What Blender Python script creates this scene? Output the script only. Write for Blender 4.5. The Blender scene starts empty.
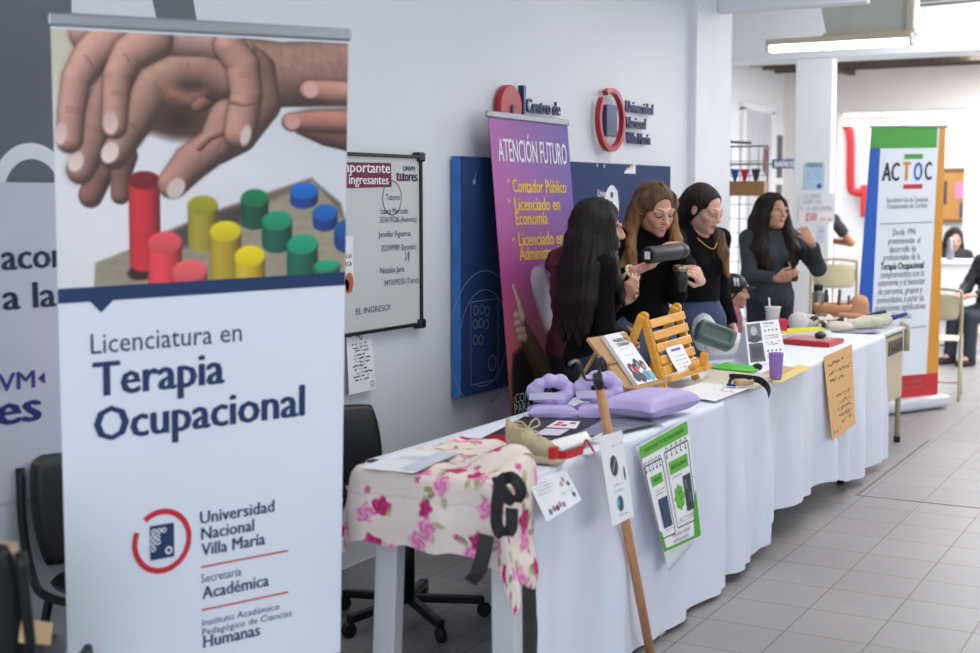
import bpy, bmesh, math, random
import numpy as np
from mathutils import Vector, Matrix

# ------------------------------------------------------------ camera, world, lights, exposure
SC = bpy.context.scene
COL = SC.collection
cam_d = bpy.data.cameras.new('camera')
cam = bpy.data.objects.new('camera', cam_d)
COL.objects.link(cam)
cam.location = (0, 0, 1.55)
cam.rotation_euler = (math.radians(90 - 5.5188), 0, math.radians(29.0664 - 90))
cam_d.sensor_width = 36.0
cam_d.lens = 50.0
cam_d.clip_start = 0.05
cam_d.clip_end = 200
cam_d.dof.use_dof = True
cam_d.dof.focus_distance = 5.6
cam_d.dof.aperture_fstop = 2.4
SC.camera = cam
SC.view_settings.view_transform = 'Standard'
SC.view_settings.look = 'None'
SC.view_settings.gamma = 1
SC.view_settings.use_curve_mapping = False
SC.view_settings.exposure = 0.03

world = bpy.data.worlds.new('daylight')
SC.world = world
world.use_nodes = True
bg = world.node_tree.nodes['Background']
bg.inputs[0].default_value = (0.84, 0.91, 1.0, 1)
bg.inputs[1].default_value = 0.55


def area_light(name, loc, target, sx, sy, power, col, spread=180):
    d = bpy.data.lights.new(name, 'AREA')
    d.shape = 'RECTANGLE'
    d.size, d.size_y, d.energy, d.color = sx, sy, power, col
    d.spread = math.radians(spread)
    o = bpy.data.objects.new(name, d)
    COL.objects.link(o)
    o.location = loc
    o.rotation_euler = (Vector(target) - Vector(loc)).to_track_quat('-Z', 'Y').to_euler()
    return o


area_light('window_daylight', (5.0, -4.6, 2.0), (5.2, 3.0, 1.0), 9.0, 2.2, 105, (0.90, 0.94, 1.0))
area_light('front_fill', (-1.9, 0.2, 1.7), (3.0, 2.2, 1.1), 3.4, 2.6, 95, (0.82, 0.90, 1.0))  # added fill from behind the camera, brightens front banner and near wall
area_light('ceiling_tubes_near', (4.0, 1.3, 3.25), (4.0, 1.5, 0), 2.0, 1.6, 17, (1.0, 0.97, 0.94), 120)
area_light('ceiling_tubes_middle', (6.9, 1.4, 3.25), (6.9, 1.6, 0), 2.6, 1.4, 25, (1.0, 0.97, 0.94), 120)
area_light('far_pillar_fill', (10.85, 0.3, 3.05), (14.0, 1.0, 2.5), 1.2, 2.4, 225, (1.0, 0.97, 0.95))  # added fill aimed sideways at the far pillar and beam, no fixture there
area_light('far_hall_fill', (10.2, -0.6, 3.3), (10.2, -0.5, 0), 2.2, 3.2, 75, (1.0, 0.97, 0.95))  # unseen overhead fill, added so floor bounce lifts the far beam
area_light('under_roof_fill', (14.0, 2.2, 2.98), (14.0, 2.4, 0), 2.6, 3.6, 430, (0.95, 0.97, 1.0))  # unseen fill hung below the closed roof, tucked behind the far beam
area_light('back_room_fill', (18.1, 3.6, 3.3), (18.1, 3.6, 0), 2.4, 5.0, 170, (0.96, 0.98, 1.0))  # unseen fill below the closed ceiling, keeps the back room bright

# ------------------------------------------------------------ colour and materials
random.seed(7)
RNG = np.random.default_rng(11)


def lin(c):
    c = c / 255.0
    return c / 12.92 if c <= 0.04045 else ((c + 0.055) / 1.055) ** 2.4


def rgb(r, g, b):
    return (lin(r), lin(g), lin(b), 1.0)


def lin_arr(a):
    a = np.asarray(a, np.float32) / 255.0
    return np.where(a <= 0.04045, a / 12.92, ((a + 0.055) / 1.055) ** 2.4)


MATS = {}


def mat(name, col=(200, 200, 200), rough=0.6, metal=0.0, var=0.06, scale=6.0, bump=0.0, bscale=60.0,
        stretch=(1, 1, 1), attr=None, alpha=1.0, trans=0.0, emit=0.0, sheen=0.0, sss=0.0, spec=None):
    """procedural material: base colour (or colour attribute) varied by noise, optional bump"""
    if name in MATS:
        return MATS[name]
    m = bpy.data.materials.new(name)
    m.use_nodes = True
    nt = m.node_tree
    b = nt.nodes['Principled BSDF']
    L = nt.links.new
    tc = nt.nodes.new('ShaderNodeTexCoord')
    mp = nt.nodes.new('ShaderNodeMapping')
    mp.inputs['Scale'].default_value = stretch
    L(tc.outputs['Object'], mp.inputs[0])
    nz = nt.nodes.new('ShaderNodeTexNoise')
    nz.inputs['Scale'].default_value = scale
    nz.inputs['Detail'].default_value = 4
    L(mp.outputs[0], nz.inputs[0])
    rm = nt.nodes.new('ShaderNodeMapRange')
    rm.inputs['From Min'].default_value = 0.25
    rm.inputs['From Max'].default_value = 0.75
    rm.inputs['To Min'].default_value = 1 - var
    rm.inputs['To Max'].default_value = 1 + var
    L(nz.outputs[0], rm.inputs[0])
    mx = nt.nodes.new('ShaderNodeVectorMath')
    mx.operation = 'SCALE'
    if attr:
        at = nt.nodes.new('ShaderNodeAttribute')
        at.attribute_name = attr
        L(at.outputs['Color'], mx.inputs[0])
    else:
        mx.inputs[0].default_value = rgb(*col)[:3]
    L(rm.outputs[0], mx.inputs['Scale'])
    L(mx.outputs[0], b.inputs['Base Color'])
    b.inputs['Roughness'].default_value = rough
    b.inputs['Metallic'].default_value = metal
    b.inputs['Alpha'].default_value = alpha
    b.inputs['Transmission Weight'].default_value = trans
    if spec is not None:
        b.inputs['Specular IOR Level'].default_value = spec
    if sheen:
        b.inputs['Sheen Weight'].default_value = sheen
    if sss:
        b.inputs['Subsurface Weight'].default_value = sss
        b.inputs['Subsurface Radius'].default_value = (0.01, 0.004, 0.002)
        b.inputs['Subsurface Scale'].default_value = 1.0
    if emit:
        b.inputs['Emission Color'].default_value = rgb(*col)
        b.inputs['Emission Strength'].default_value = emit
    if bump:
        n2 = nt.nodes.new('ShaderNodeTexNoise')
        n2.inputs['Scale'].default_value = bscale
        n2.inputs['Detail'].default_value = 3
        L(mp.outputs[0], n2.inputs[0])
        bp = nt.nodes.new('ShaderNodeBump')
        bp.inputs['Strength'].default_value = bump
        bp.inputs['Distance'].default_value = 0.01
        L(n2.outputs[0], bp.inputs['Height'])
        L(bp.outputs[0], b.inputs['Normal'])
    MATS[name] = m
    return m


def ink(r, g, b, rough=0.6):
    return mat('ink_%d_%d_%d' % (r, g, b), (r, g, b), rough, var=0.03, scale=20)


# ------------------------------------------------------------ object helpers
def link_mesh(name, me, mats=None, parent=None):
    o = bpy.data.objects.new(name, me)
    if mats is not None:
        for m in (mats if isinstance(mats, (list, tuple)) else [mats]):
            me.materials.append(m)
    COL.objects.link(o)
    if parent is not None:
        o.parent = parent
        o.matrix_parent_inverse = Matrix.Translation(-world_loc(parent))
    return o


def world_loc(o):
    v = Vector((0, 0, 0))
    while o is not None:
        v = v + o.location + (o.matrix_parent_inverse.translation if o.parent else Vector((0, 0, 0)))
        o = o.parent
    return v


def tag(o, label, cat, group=None, kind=None):
    o['label'] = label
    o['category'] = cat
    if group:
        o['group'] = group
    if kind:
        o['kind'] = kind
    return o


def thing(name, label, cat, loc=(0, 0, 0), group=None):
    o = bpy.data.objects.new(name, None)
    o.empty_display_size = 0.1
    COL.objects.link(o)
    o.location = loc
    return tag(o, label, cat, group)


def structure(o):
    o['kind'] = 'structure'
    return o


class MB:
    """mesh builder: adds shapes in world space, build() links them as one object"""

    def __init__(s):
        s.bm = bmesh.new()
        s.mats = []

    def mi(s, m):
        if m is None:
            return 0
        if m not in s.mats:
            s.mats.append(m)
        return s.mats.index(m)

    def _finish(s, verts, m, smooth):
        k = s.mi(m)
        fs = set()
        for v in verts:
            fs.update(v.link_faces)
        for f in fs:
            f.material_index = k
            f.smooth = smooth

    def box(s, c, size, m=None, R=None, bevel=0.0, seg=2):
        r = bmesh.ops.create_cube(s.bm, size=1.0)
        vs = r['verts']
        for v in vs:
            v.co = Vector((v.co.x * size[0], v.co.y * size[1], v.co.z * size[2]))
        if bevel > 0:
            es = list({e for v in vs for e in v.link_edges})
            rr = bmesh.ops.bevel(s.bm, geom=es, offset=min(bevel, min(size) * 0.45), segments=seg, profile=0.5, affect='EDGES')
            vs = list({v for v in rr['verts']} | {v for v in vs if v.is_valid})
        R = R or Matrix.Identity(3)
        for v in vs:
            v.co = R @ v.co + Vector(c)
        s._finish(vs, m, False)
        return vs

    def beam(s, a, b, w, h, m=None, up=(0, 0, 1), bevel=0.003):
        """bar from a to b with cross-section w (sideways) x h (along up)"""
        a, b = Vector(a), Vector(b)
        d = b - a
        x = d.normalized()
        z = Vector(up)
        z = (z - x * z.dot(x))
        z = z.normalized() if z.length > 1e-6 else x.orthogonal().normalized()
        y = z.cross(x)
        R = Matrix((x, y, z)).transposed()
        return s.box((a + b) / 2, (d.length, w, h), m, R, bevel)

    def tube(s, pts, rad, m=None, n=12, smooth=True, caps=True):
        pts = [Vector(p) for p in pts]
        rads = rad if isinstance(rad, (list, tuple)) else [rad] * len(pts)
        prev = None
        rings = []
        nrm = None
        for i, p in enumerate(pts):
            if i == 0:
                t = pts[1] - p
            elif i == len(pts) - 1:
                t = p - pts[i - 1]
            else:
                t = (pts[i + 1] - p).normalized() + (p - pts[i - 1]).normalized()
            t.normalize()
            if nrm is None:
                nrm = t.orthogonal().normalized()
            else:
                nrm = nrm - t * nrm.dot(t)
                nrm = nrm.normalized() if nrm.length > 1e-5 else t.orthogonal().normalized()
            bi = t.cross(nrm)
            rings.append([s.bm.verts.new(p + (nrm * math.cos(2 * math.pi * k / n) + bi * math.sin(2 * math.pi * k / n)) * rads[i]) for k in range(n)])
        k = s.mi(m)
        for r0, r1 in zip(rings, rings[1:]):
            for j in range(n):
                f = s.bm.faces.new((r0[j], r0[(j + 1) % n], r1[(j + 1) % n], r1[j]))
                f.material_index = k
                f.smooth = smooth
        if caps:
            f = s.bm.faces.new(list(reversed(rings[0])))
            f.material_index = k
            f = s.bm.faces.new(rings[-1])
            f.material_index = k

    def lathe(s, prof, c, m=None, n=32, R=None, smooth=True, closed_bottom=True, closed_top=False):
        """profile [(r,z)...] revolved about z then rotated by R and moved to c"""
        R = R or Matrix.Identity(3)
        c = Vector(c)
        k = s.mi(m)
        rings = [[s.bm.verts.new(R @ Vector((r * math.cos(2 * math.pi * j / n), r * math.sin(2 * math.pi * j / n), z)) + c) for j in range(n)] for r, z in prof]
        for r0, r1 in zip(rings, rings[1:]):
            for j in range(n):
                f = s.bm.faces.new((r0[j], r0[(j + 1) % n], r1[(j + 1) % n], r1[j]))
                f.material_index = k
                f.smooth = smooth
        if closed_bottom:
            f = s.bm.faces.new(list(reversed(rings[0])))
            f.material_index = k
        if closed_top:
            f = s.bm.faces.new(rings[-1])
            f.material_index = k

    def grid(s, fn, nu, nv, m=None, smooth=True, flip=False):
        k = s.mi(m)
        vs = [[s.bm.verts.new(Vector(fn(i / nu, j / nv))) for j in range(nv + 1)] for i in range(nu + 1)]
        for i in range(nu):
            for j in range(nv):
                q = (vs[i][j], vs[i + 1][j], vs[i + 1][j + 1], vs[i][j + 1])
                f = s.bm.faces.new(q[::-1] if flip else q)
                f.material_index = k
                f.smooth = smooth

    def prism(s, pts, off, m=None, smooth=False):
        """closed polygon pts (3d, coplanar) extruded by vector off"""
        k = s.mi(m)
        off = Vector(off)
        a = [s.bm.verts.new(Vector(p)) for p in pts]
        b = [s.bm.verts.new(Vector(p) + off) for p in pts]
        n = len(a)
        fs = [s.bm.faces.new(a[::-1]), s.bm.faces.new(b)]
        for i in range(n):
            fs.append(s.bm.faces.new((a[i], a[(i + 1) % n], b[(i + 1) % n], b[i])))
        for f in fs:
            f.material_index = k
            f.smooth = smooth

    def build(s, name, m=None, parent=None, fix=True):
        if fix:
            bmesh.ops.recalc_face_normals(s.bm, faces=s.bm.faces)
        me = bpy.data.meshes.new(name)
        s.bm.to_mesh(me)
        s.bm.free()
        mats = s.mats if s.mats else [m]
        return link_mesh(name, me, list(mats), parent)


def mesh_np(name, V, F, parent=None, mats=None, col=None, smooth=True):
    """mesh from numpy arrays: V (n,3), F (m,4)"""
    me = bpy.data.meshes.new(name)
    V = np.asarray(V, np.float32)
    F = np.asarray(F, np.int32)
    me.vertices.add(len(V))
    me.vertices.foreach_set('co', V.ravel())
    me.loops.add(F.size)
    me.loops.foreach_set('vertex_index', F.ravel())
    me.polygons.add(len(F))
    w = F.shape[1]
    me.polygons.foreach_set('loop_start', np.arange(0, F.size, w, dtype=np.int32))
    me.polygons.foreach_set('loop_total', np.full(len(F), w, np.int32))
    me.update(calc_edges=True)
    me.polygons.foreach_set('use_smooth', np.full(len(F), smooth, bool))
    if col is not None:
        ca = me.color_attributes.new('Col', 'FLOAT_COLOR', 'POINT')
        c4 = np.ones((len(V), 4), np.float32)
        c4[:, :3] = col
        ca.data.foreach_set('color', c4.ravel())
    me.validate()
    return link_mesh(name, me, mats, parent)


def grid_faces(nu, nv):
    i, j = np.meshgrid(np.arange(nu), np.arange(nv), indexing='ij')
    a = i * (nv + 1) + j
    return np.stack([a, a + nv + 1, a + nv + 2, a + 1], -1).reshape(-1, 4)


# ------------------------------------------------------------ printed surfaces: text and flat marks laid on a surface
class Quad:
    """bilinear sheet: u to the right in metres, v up in metres"""

    def __init__(s, L0, R0, L1, R1, w, h):
        s.c = [Vector(p) for p in (L0, R0, L1, R1)]
        s.w, s.h = w, h

    def pt(s, u, v, off=0.0):
        a, b = u / s.w, v / s.h
        p = s.c[0] * (1 - a) * (1 - b) + s.c[1] * a * (1 - b) + s.c[2] * (1 - a) * b + s.c[3] * a * b
        if off:
            du = (s.c[1] - s.c[0]) * (1 - b) + (s.c[3] - s.c[2]) * b
            dv = (s.c[2] - s.c[0]) * (1 - a) + (s.c[3] - s.c[1]) * a
            p = p + du.cross(dv).normalized() * off
        return p


class Sheet:
    """surface given by a function (u,v)->point; normal by differences"""

    def __init__(s, fn, w, h):
        s.fn, s.w, s.h = fn, w, h

    def pt(s, u, v, off=0.0):
        p = Vector(s.fn(u, v))
        if off:
            e = 0.002
            du = Vector(s.fn(u + e, v)) - p
            dv = Vector(s.fn(u, v + e)) - p
            p = p + du.cross(dv).normalized() * off
        return p


def frame_quad(o, right, up, w, h):
    o, right, up = Vector(o), Vector(right).normalized(), Vector(up).normalized()
    return Quad(o, o + right * w, o + up * h, o + right * w + up * h, w, h)


FONT_CACHE = {}


def text_mesh(s, bold):
    key = (s, bold)
    if key not in FONT_CACHE:
        cu = bpy.data.curves.new('lettering_curve', 'FONT')
        cu.body = s
        cu.size = 1.0
        cu.offset = bold
        cu.resolution_u = 2
        ob = bpy.data.objects.new('lettering_curve', cu)
        me = ob.to_mesh()
        V = np.array([v.co[:2] for v in me.vertices], np.float32).reshape(-1, 2)
        F = [list(p.vertices) for p in me.polygons]
        ob.to_mesh_clear()
        bpy.data.objects.remove(ob)
        bpy.data.curves.remove(cu)
        FONT_CACHE[key] = (V, F)
    return FONT_CACHE[key]


class Print:
    """ink laid on a surface: collects flat marks, one mesh"""

    def __init__(s, surf, off=0.0012, step=0.0003):
        s.S, s.off, s.step = surf, off, step
        s.mb = MB()
        s.done = []
        s.lay = 0

    def up(s):
        s.lay += 1

    def _o(s):
        return s.off + s.lay * s.step

    def poly(s, pts, m):
        vs = [s.mb.bm.verts.new(s.S.pt(u, v, s._o())) for u, v in pts]
        try:
            f = s.mb.bm.faces.new(vs)
            f.material_index = s.mb.mi(m)
        except ValueError:
            pass

    def rect(s, u0, v0, u1, v1, m, nu=1, nv=1):
        for i in range(nu):
            for j in range(nv):
                a, b = u0 + (u1 - u0) * i / nu, u0 + (u1 - u0) * (i + 1) / nu
                c, d = v0 + (v1 - v0) * j / nv, v0 + (v1 - v0) * (j + 1) / nv
                s.poly([(a, c), (b, c), (b, d), (a, d)], m)

    def line(s, pts, w, m):
        for (x0, y0), (x1, y1) in zip(pts, pts[1:]):
            dx, dy = x1 - x0, y1 - y0
            l = math.hypot(dx, dy) or 1e-6
            nx, ny = -dy / l * w / 2, dx / l * w / 2
            s.poly([(x0 - nx, y0 - ny), (x1 - nx, y1 - ny), (x1 + nx, y1 + ny), (x0 + nx, y0 + ny)], m)

    def disc(s, u, v, r, m, n=28, rv=None):
        rv = rv or r
        s.poly([(u + r * math.cos(2 * math.pi * k / n), v + rv * math.sin(2 * math.pi * k / n)) for k in range(n)], m)

    def ring(s, u, v, r0, r1, m, a0=0, a1=360, n=40):
        for k in range(n):
            a, b = math.radians(a0 + (a1 - a0) * k / n), math.radians(a0 + (a1 - a0) * (k + 1) / n)
            s.poly([(u + r0 * math.cos(a), v + r0 * math.sin(a)), (u + r1 * math.cos(a), v + r1 * math.sin(a)),
                    (u + r1 * math.cos(b), v + r1 * math.sin(b)), (u + r0 * math.cos(b), v + r0 * math.sin(b))], m)

    def text(s, t, u, v, m, h=None, w=None, bold=0.0, align='l', slope=0.0, shear=0.0):
        """h = capital height, w = full width; slope = rise over run of the baseline"""
        V, F = text_mesh(t, 0.0)
        if len(V) == 0:
            return
        if bold > 0.012:
            e = bold * 1.05
            n0 = len(V)
            V2 = [V + np.array(q, np.float32) for q in ((-e, 0), (e, 0), (0, e * 0.4))]
            V = np.concatenate(V2)
            F = [[i + n0 * k for i in f] for k in range(3) for f in F]
        x0, x1 = V[:, 0].min(), V[:, 0].max()
        H = text_mesh('H', 0.0)[0]
        ch = H[:, 1].max() - H[:, 1].min()
        sy = h / ch if h else w / (x1 - x0)
        sx = w / (x1 - x0) if w else sy
        W = (x1 - x0) * sx
        ux = u - (W if align == 'r' else W / 2 if align == 'c' else 0)
        k = s.mb.mi(m)
        vs = []
        n1 = len(V) // 3 if bold > 0.012 else len(V)
        for i, (x, y) in enumerate(V):
            a = (x - x0) * sx + y * sy * shear
            vs.append(s.mb.bm.verts.new(s.S.pt(ux + a, v + y * sy + slope * a, s._o() + 0.00012 * (i // n1))))
        for f in F:
            try:
                g = s.mb.bm.faces.new([vs[i] for i in f])
                g.material_index = k
            except ValueError:
                pass

    def scribble(s, u, v, w, h, m, lw=0.003, seed=0, tick=0.012):
        """illegible line of handwriting or fine print"""
        r = random.Random(seed)
        x = u
        pts = []
        while x < u + w:
            if r.random() < 0.16:
                if len(pts) > 1:
                    s.line(pts, lw, m)
                pts = []
                x += tick * 0.9
            pts.append((x, v + r.random() * h))
            x += tick * r.uniform(0.3, 0.8)
        if len(pts) > 1:
            s.line(pts, lw, m)

    def cut(s, name):
        """what was laid so far becomes a piece of its own"""
        if len(s.mb.bm.verts):
            s.done.append((name, s.mb))
        s.mb = MB()

    def build(s, name, parent):
        s.cut(name)
        for n, mb in s.done:
            mb.build(n, None, parent, fix=False)


# ------------------------------------------------------------ signed-distance sculpting for figures and soft things
class Sculpt:
    def __init__(s):
        s.ops = []

    def cap(s, a, b, ra, rb=None, k=0.02, flat=False, sub=False, sq=None):
        """tapered capsule; sq=(axis, factor) squashes it across a direction"""
        rb = ra if rb is None else rb
        a, b = np.array(a, np.float32), np.array(b, np.float32)
        r = max(ra, rb)
        if sq is not None:
            ax = np.array(sq[0], np.float32)
            ax = ax / np.linalg.norm(ax)
            sq = (ax, sq[1])
            r = r * max(1, 1 / sq[1])
        s.ops.append(('c', a, b, ra, rb, k, flat, sub, sq, np.minimum(a, b) - r, np.maximum(a, b) + r))
        return s

    def chain(s, pts, k=0.02, sq=None):
        """pts: (x,y,z,r)"""
        for p, q in zip(pts, pts[1:]):
            s.cap(p[:3], q[:3], p[3], q[3], k, sq=sq)
        return s

    def ell(s, c, r, R=None, k=0.02, sub=False):
        c, r = np.array(c, np.float32), np.array(r, np.float32)
        R = np.eye(3, dtype=np.float32) if R is None else np.array(R, np.float32)
        m = r.max()
        s.ops.append(('e', c, r, R, None, k, None, sub, None, c - m, c + m))
        return s

    def rbox(s, c, half, rad, R=None, k=0.02, sub=False):
        c, half = np.array(c, np.float32), np.array(half, np.float32)
        R = np.eye(3, dtype=np.float32) if R is None else np.array(R, np.float32)
        m = np.linalg.norm(half)
        s.ops.append(('b', c, half, R, rad, k, None, sub, None, c - m, c + m))
        return s

    def half(s, c, n, rad):
        """cut away the side n points to, within rad of c"""
        c, n = np.array(c, np.float32), np.array(n, np.float32)
        n = n / np.linalg.norm(n)
        s.ops.append(('h', c, n, None, None, 0.0, None, True, None, c - rad, c + rad))
        return s

    def axes(s, vox, zsplit=None, zcoarse=None, zmin=None, zmax=None):
        lo = np.min([o[9] for o in s.ops if not o[7]], 0) - 3 * vox
        hi = np.max([o[10] for o in s.ops if not o[7]], 0) + 3 * vox
        if zmin is not None:
            lo[2] = zmin
        if zmax is not None:
            hi[2] = zmax
        ax = [np.arange(lo[i], hi[i] + vox, vox, dtype=np.float32) for i in range(3)]
        if zsplit is not None and lo[2] < zsplit:
            zc = np.arange(lo[2], zsplit, zcoarse, dtype=np.float32)
            zf = np.arange(zc[-1] + vox, hi[2] + vox, vox, dtype=np.float32)
            ax[2] = np.concatenate([zc, zf])
        return ax

    def field(s, ax):
        F = np.full([len(a) for a in ax], 0.5, np.float32)
        for o in s.ops:
            k = o[5]
            mg = k + 0.03
            ids = []
            for i in range(3):
                i0 = np.searchsorted(ax[i], o[9][i] - mg)
                i1 = np.searchsorted(ax[i], o[10][i] + mg)
                ids.append((i0, i1))
            if any(a >= b for a, b in ids):
                continue
            sl = tuple(slice(a, b) for a, b in ids)
            X = ax[0][sl[0]][:, None, None]
            Y = ax[1][sl[1]][None, :, None]
            Z = ax[2][sl[2]][None, None, :]
            if o[0] == 'c':
                a, b, ra, rb, flat, sq = o[1], o[2], o[3], o[4], o[6], o[8]
                ba = b - a
                L2 = float(ba @ ba) + 1e-9
                px, py, pz = X - a[0], Y - a[1], Z - a[2]
                tr = (px * ba[0] + py * ba[1] + pz * ba[2]) / L2
                t = np.clip(tr, 0, 1)
                qx, qy, qz = px - t * ba[0], py - t * ba[1], pz - t * ba[2]
                if sq is None:
                    D = np.sqrt(qx * qx + qy * qy + qz * qz)
                else:
                    n, fct = sq
                    c = qx * n[0] + qy * n[1] + qz * n[2]
                    D = np.sqrt(np.maximum(qx * qx + qy * qy + qz * qz - c * c, 0) + (c / fct) ** 2)
                D = D - (ra + (rb - ra) * t)
                if sq is not None and fct < 1:
                    D = D * (0.5 + 0.5 * fct)
                if flat:
                    D = np.maximum(D, (tr - 1) * math.sqrt(L2))
            elif o[0] == 'h':
                c, n = o[1], o[2]
                D = -((X - c[0]) * n[0] + (Y - c[1]) * n[1] + (Z - c[2]) * n[2])
            else:
                c, r, R = o[1], o[2], o[3]
                px, py, pz = X - c[0], Y - c[1], Z - c[2]
                q = [px * R[0][i] + py * R[1][i] + pz * R[2][i] for i in range(3)]
                if o[0] == 'e':
                    k0 = np.sqrt(sum((q[i] / r[i]) ** 2 for i in range(3)))
                    k1 = np.sqrt(sum((q[i] / (r[i] * r[i])) ** 2 for i in range(3))) + 1e-6
                    D = k0 * (k0 - 1) / k1
                else:
                    rad = o[4]
                    e = [np.abs(q[i]) - (r[i] - rad) for i in range(3)]
                    D = np.sqrt(sum(np.maximum(v, 0) ** 2 for v in e)) + np.minimum(np.maximum(np.maximum(e[0], e[1]), e[2]), 0) - rad
            A = F[sl]
            if o[7]:
                D = -D
                if k > 0:
                    h = np.clip(0.5 - 0.5 * (A - D) / k, 0, 1)
                    F[sl] = A + (D - A) * h + k * h * (1 - h)
                else:
                    F[sl] = np.maximum(A, D)
            elif k > 0:
                h = np.clip(0.5 + 0.5 * (A - D) / k, 0, 1)
                F[sl] = A + (D - A) * h - k * h * (1 - h)
            else:
                F[sl] = np.minimum(A, D)
        return F


def surface_net(F, ax):
    F = F.copy()
    for a in range(3):
        ix = [slice(None)] * 3
        for e in (0, -1):
            ix[a] = e
            F[tuple(ix)] = np.maximum(F[tuple(ix)], 1e-4)
    S = F < 0
    nx, ny, nz = F.shape
    cnt = np.zeros((nx - 1, ny - 1, nz - 1), np.int8)
    for dx in (0, 1):
        for dy in (0, 1):
            for dz in (0, 1):
                cnt += S[dx:nx - 1 + dx, dy:ny - 1 + dy, dz:nz - 1 + dz]
    I, J, K = np.nonzero((cnt > 0) & (cnt < 8))
    idx = np.full(cnt.shape, -1, np.int32)
    idx[I, J, K] = np.arange(len(I))
    acc = np.zeros((len(I), 3), np.float32)
    n = np.zeros(len(I), np.float32)
    for a in range(3):
        o1, o2 = [i for i in range(3) if i != a]
        for d1 in (0, 1):
            for d2 in (0, 1):
                p = [I, J, K]
                p[o1] = p[o1] + d1
                p[o2] = p[o2] + d2
                q = list(p)
                q[a] = q[a] + 1
                f0, f1 = F[tuple(p)], F[tuple(q)]
                w = (f0 < 0) != (f1 < 0)
                t = np.where(w, f0 / np.where(w, f0 - f1, 1), 0)
                P = np.stack([ax[i][p[i]] for i in range(3)], -1)
                P[:, a] += t * (ax[a][q[a]] - ax[a][p[a]])
                acc += P * w[:, None]
                n += w
    V = acc / np.maximum(n, 1)[:, None]
    faces = []
    for a in range(3):
        o1, o2 = [(1, 2), (2, 0), (0, 1)][a]
        s0 = [slice(1, -1)] * 3
        s0[a] = slice(0, -1)
        s1 = list(s0)
        s1[a] = slice(1, None)
        A, B = S[tuple(s0)], S[tuple(s1)]
        E = np.nonzero(A != B)
        base = [E[0] + 1, E[1] + 1, E[2] + 1]
        base[a] = E[a]

        def cell(m1, m2):
            c = list(base)
            c[o1] = c[o1] - m1
            c[o2] = c[o2] - m2
            return idx[tuple(c)]
        q = np.stack([cell(1, 1), cell(0, 1), cell(0, 0), cell(1, 0)], -1)
        fl = ~A[E]
        q[fl] = q[fl][:, ::-1]
        faces.append(q)
    Q = np.concatenate(faces)
    Q = Q[(Q >= 0).all(1)]
    return V, Q


def relax(V, Q, it=1, f=0.5):
    for _ in range(it):
        acc = np.zeros_like(V)
        n = np.zeros(len(V), np.float32)
        for a, b in ((0, 1), (1, 2), (2, 3), (3, 0)):
            np.add.at(acc, Q[:, a], V[Q[:, b]])
            np.add.at(n, Q[:, a], 1)
        V = V * (1 - f) + f * acc / np.maximum(n, 1)[:, None]
    return V


def wobble(X, Y, Z, freq, seed, n=6):
    r = np.random.default_rng(seed)
    o = 0
    for _ in range(n):
        d = r.normal(size=3)
        d = d / np.linalg.norm(d) * freq * r.uniform(0.6, 1.5)
        o = o + np.sin(X * d[0] + Y * d[1] + Z * d[2] + r.uniform(0, 6.28))
    return o / n


def sculpt_mesh(name, sc, vox, mats, parent=None, noise=None, smooth=1, color=None, extra=None, **kw):
    ax = sc.axes(vox, **kw)
    F = sc.field(ax)
    X, Y, Z = ax[0][:, None, None], ax[1][None, :, None], ax[2][None, None, :]
    if noise:
        F = F + noise(X, Y, Z)
    V, Q = surface_net(F, ax)
    V = relax(V, Q, smooth, 0.5) if smooth else V
    col = color(V) if color else None
    if extra:      # extra islands: list of (V, Q, colour)
        for EV, EQ, EC in extra:
            Q = np.concatenate([Q, EQ + len(V)])
            V = np.concatenate([V, EV])
            if col is not None:
                col = np.concatenate([col, np.tile(np.array(EC, np.float32), (len(EV), 1)) if np.ndim(EC) == 1 else EC])
    return mesh_np(name, V, Q, parent, mats, col)


def np_tube(pts, rads, n=8):
    """quad tube island as arrays"""
    pts = np.array(pts, np.float32)
    V, Q = [], []
    nr = None
    for i in range(len(pts)):
        t = pts[min(i + 1, len(pts) - 1)] - pts[max(i - 1, 0)]
        t = t / (np.linalg.norm(t) + 1e-9)
        if nr is None:
            nr = np.cross(t, [0.3, 0.5, 0.81])
        nr = nr - t * (nr @ t)
        nr = nr / (np.linalg.norm(nr) + 1e-9)
        bi = np.cross(t, nr)
        for k in range(n):
            a = 2 * math.pi * k / n
            V.append(pts[i] + (nr * math.cos(a) + bi * math.sin(a)) * rads[i])
    for i in range(len(pts) - 1):
        for k in range(n):
            Q.append((i * n + k, i * n + (k + 1) % n, (i + 1) * n + (k + 1) % n, (i + 1) * n + k))
    return np.array(V, np.float32), np.array(Q, np.int32)


def np_ball(c, r, R=None, nu=14, nv=8):
    V, Q = [], []
    R = np.eye(3) if R is None else np.array(R)
    for i in range(nv + 1):
        ph = -math.pi / 2 + math.pi * i / nv
        for k in range(nu):
            th = 2 * math.pi * k / nu
            V.append(R @ (np.array([math.cos(ph) * math.cos(th), math.cos(ph) * math.sin(th), math.sin(ph)]) * r) + c)
    for i in range(nv):
        for k in range(nu):
            Q.append((i * nu + k, i * nu + (k + 1) % nu, (i + 1) * nu + (k + 1) % nu, (i + 1) * nu + k))
    return np.array(V, np.float32), np.array(Q, np.int32)


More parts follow.
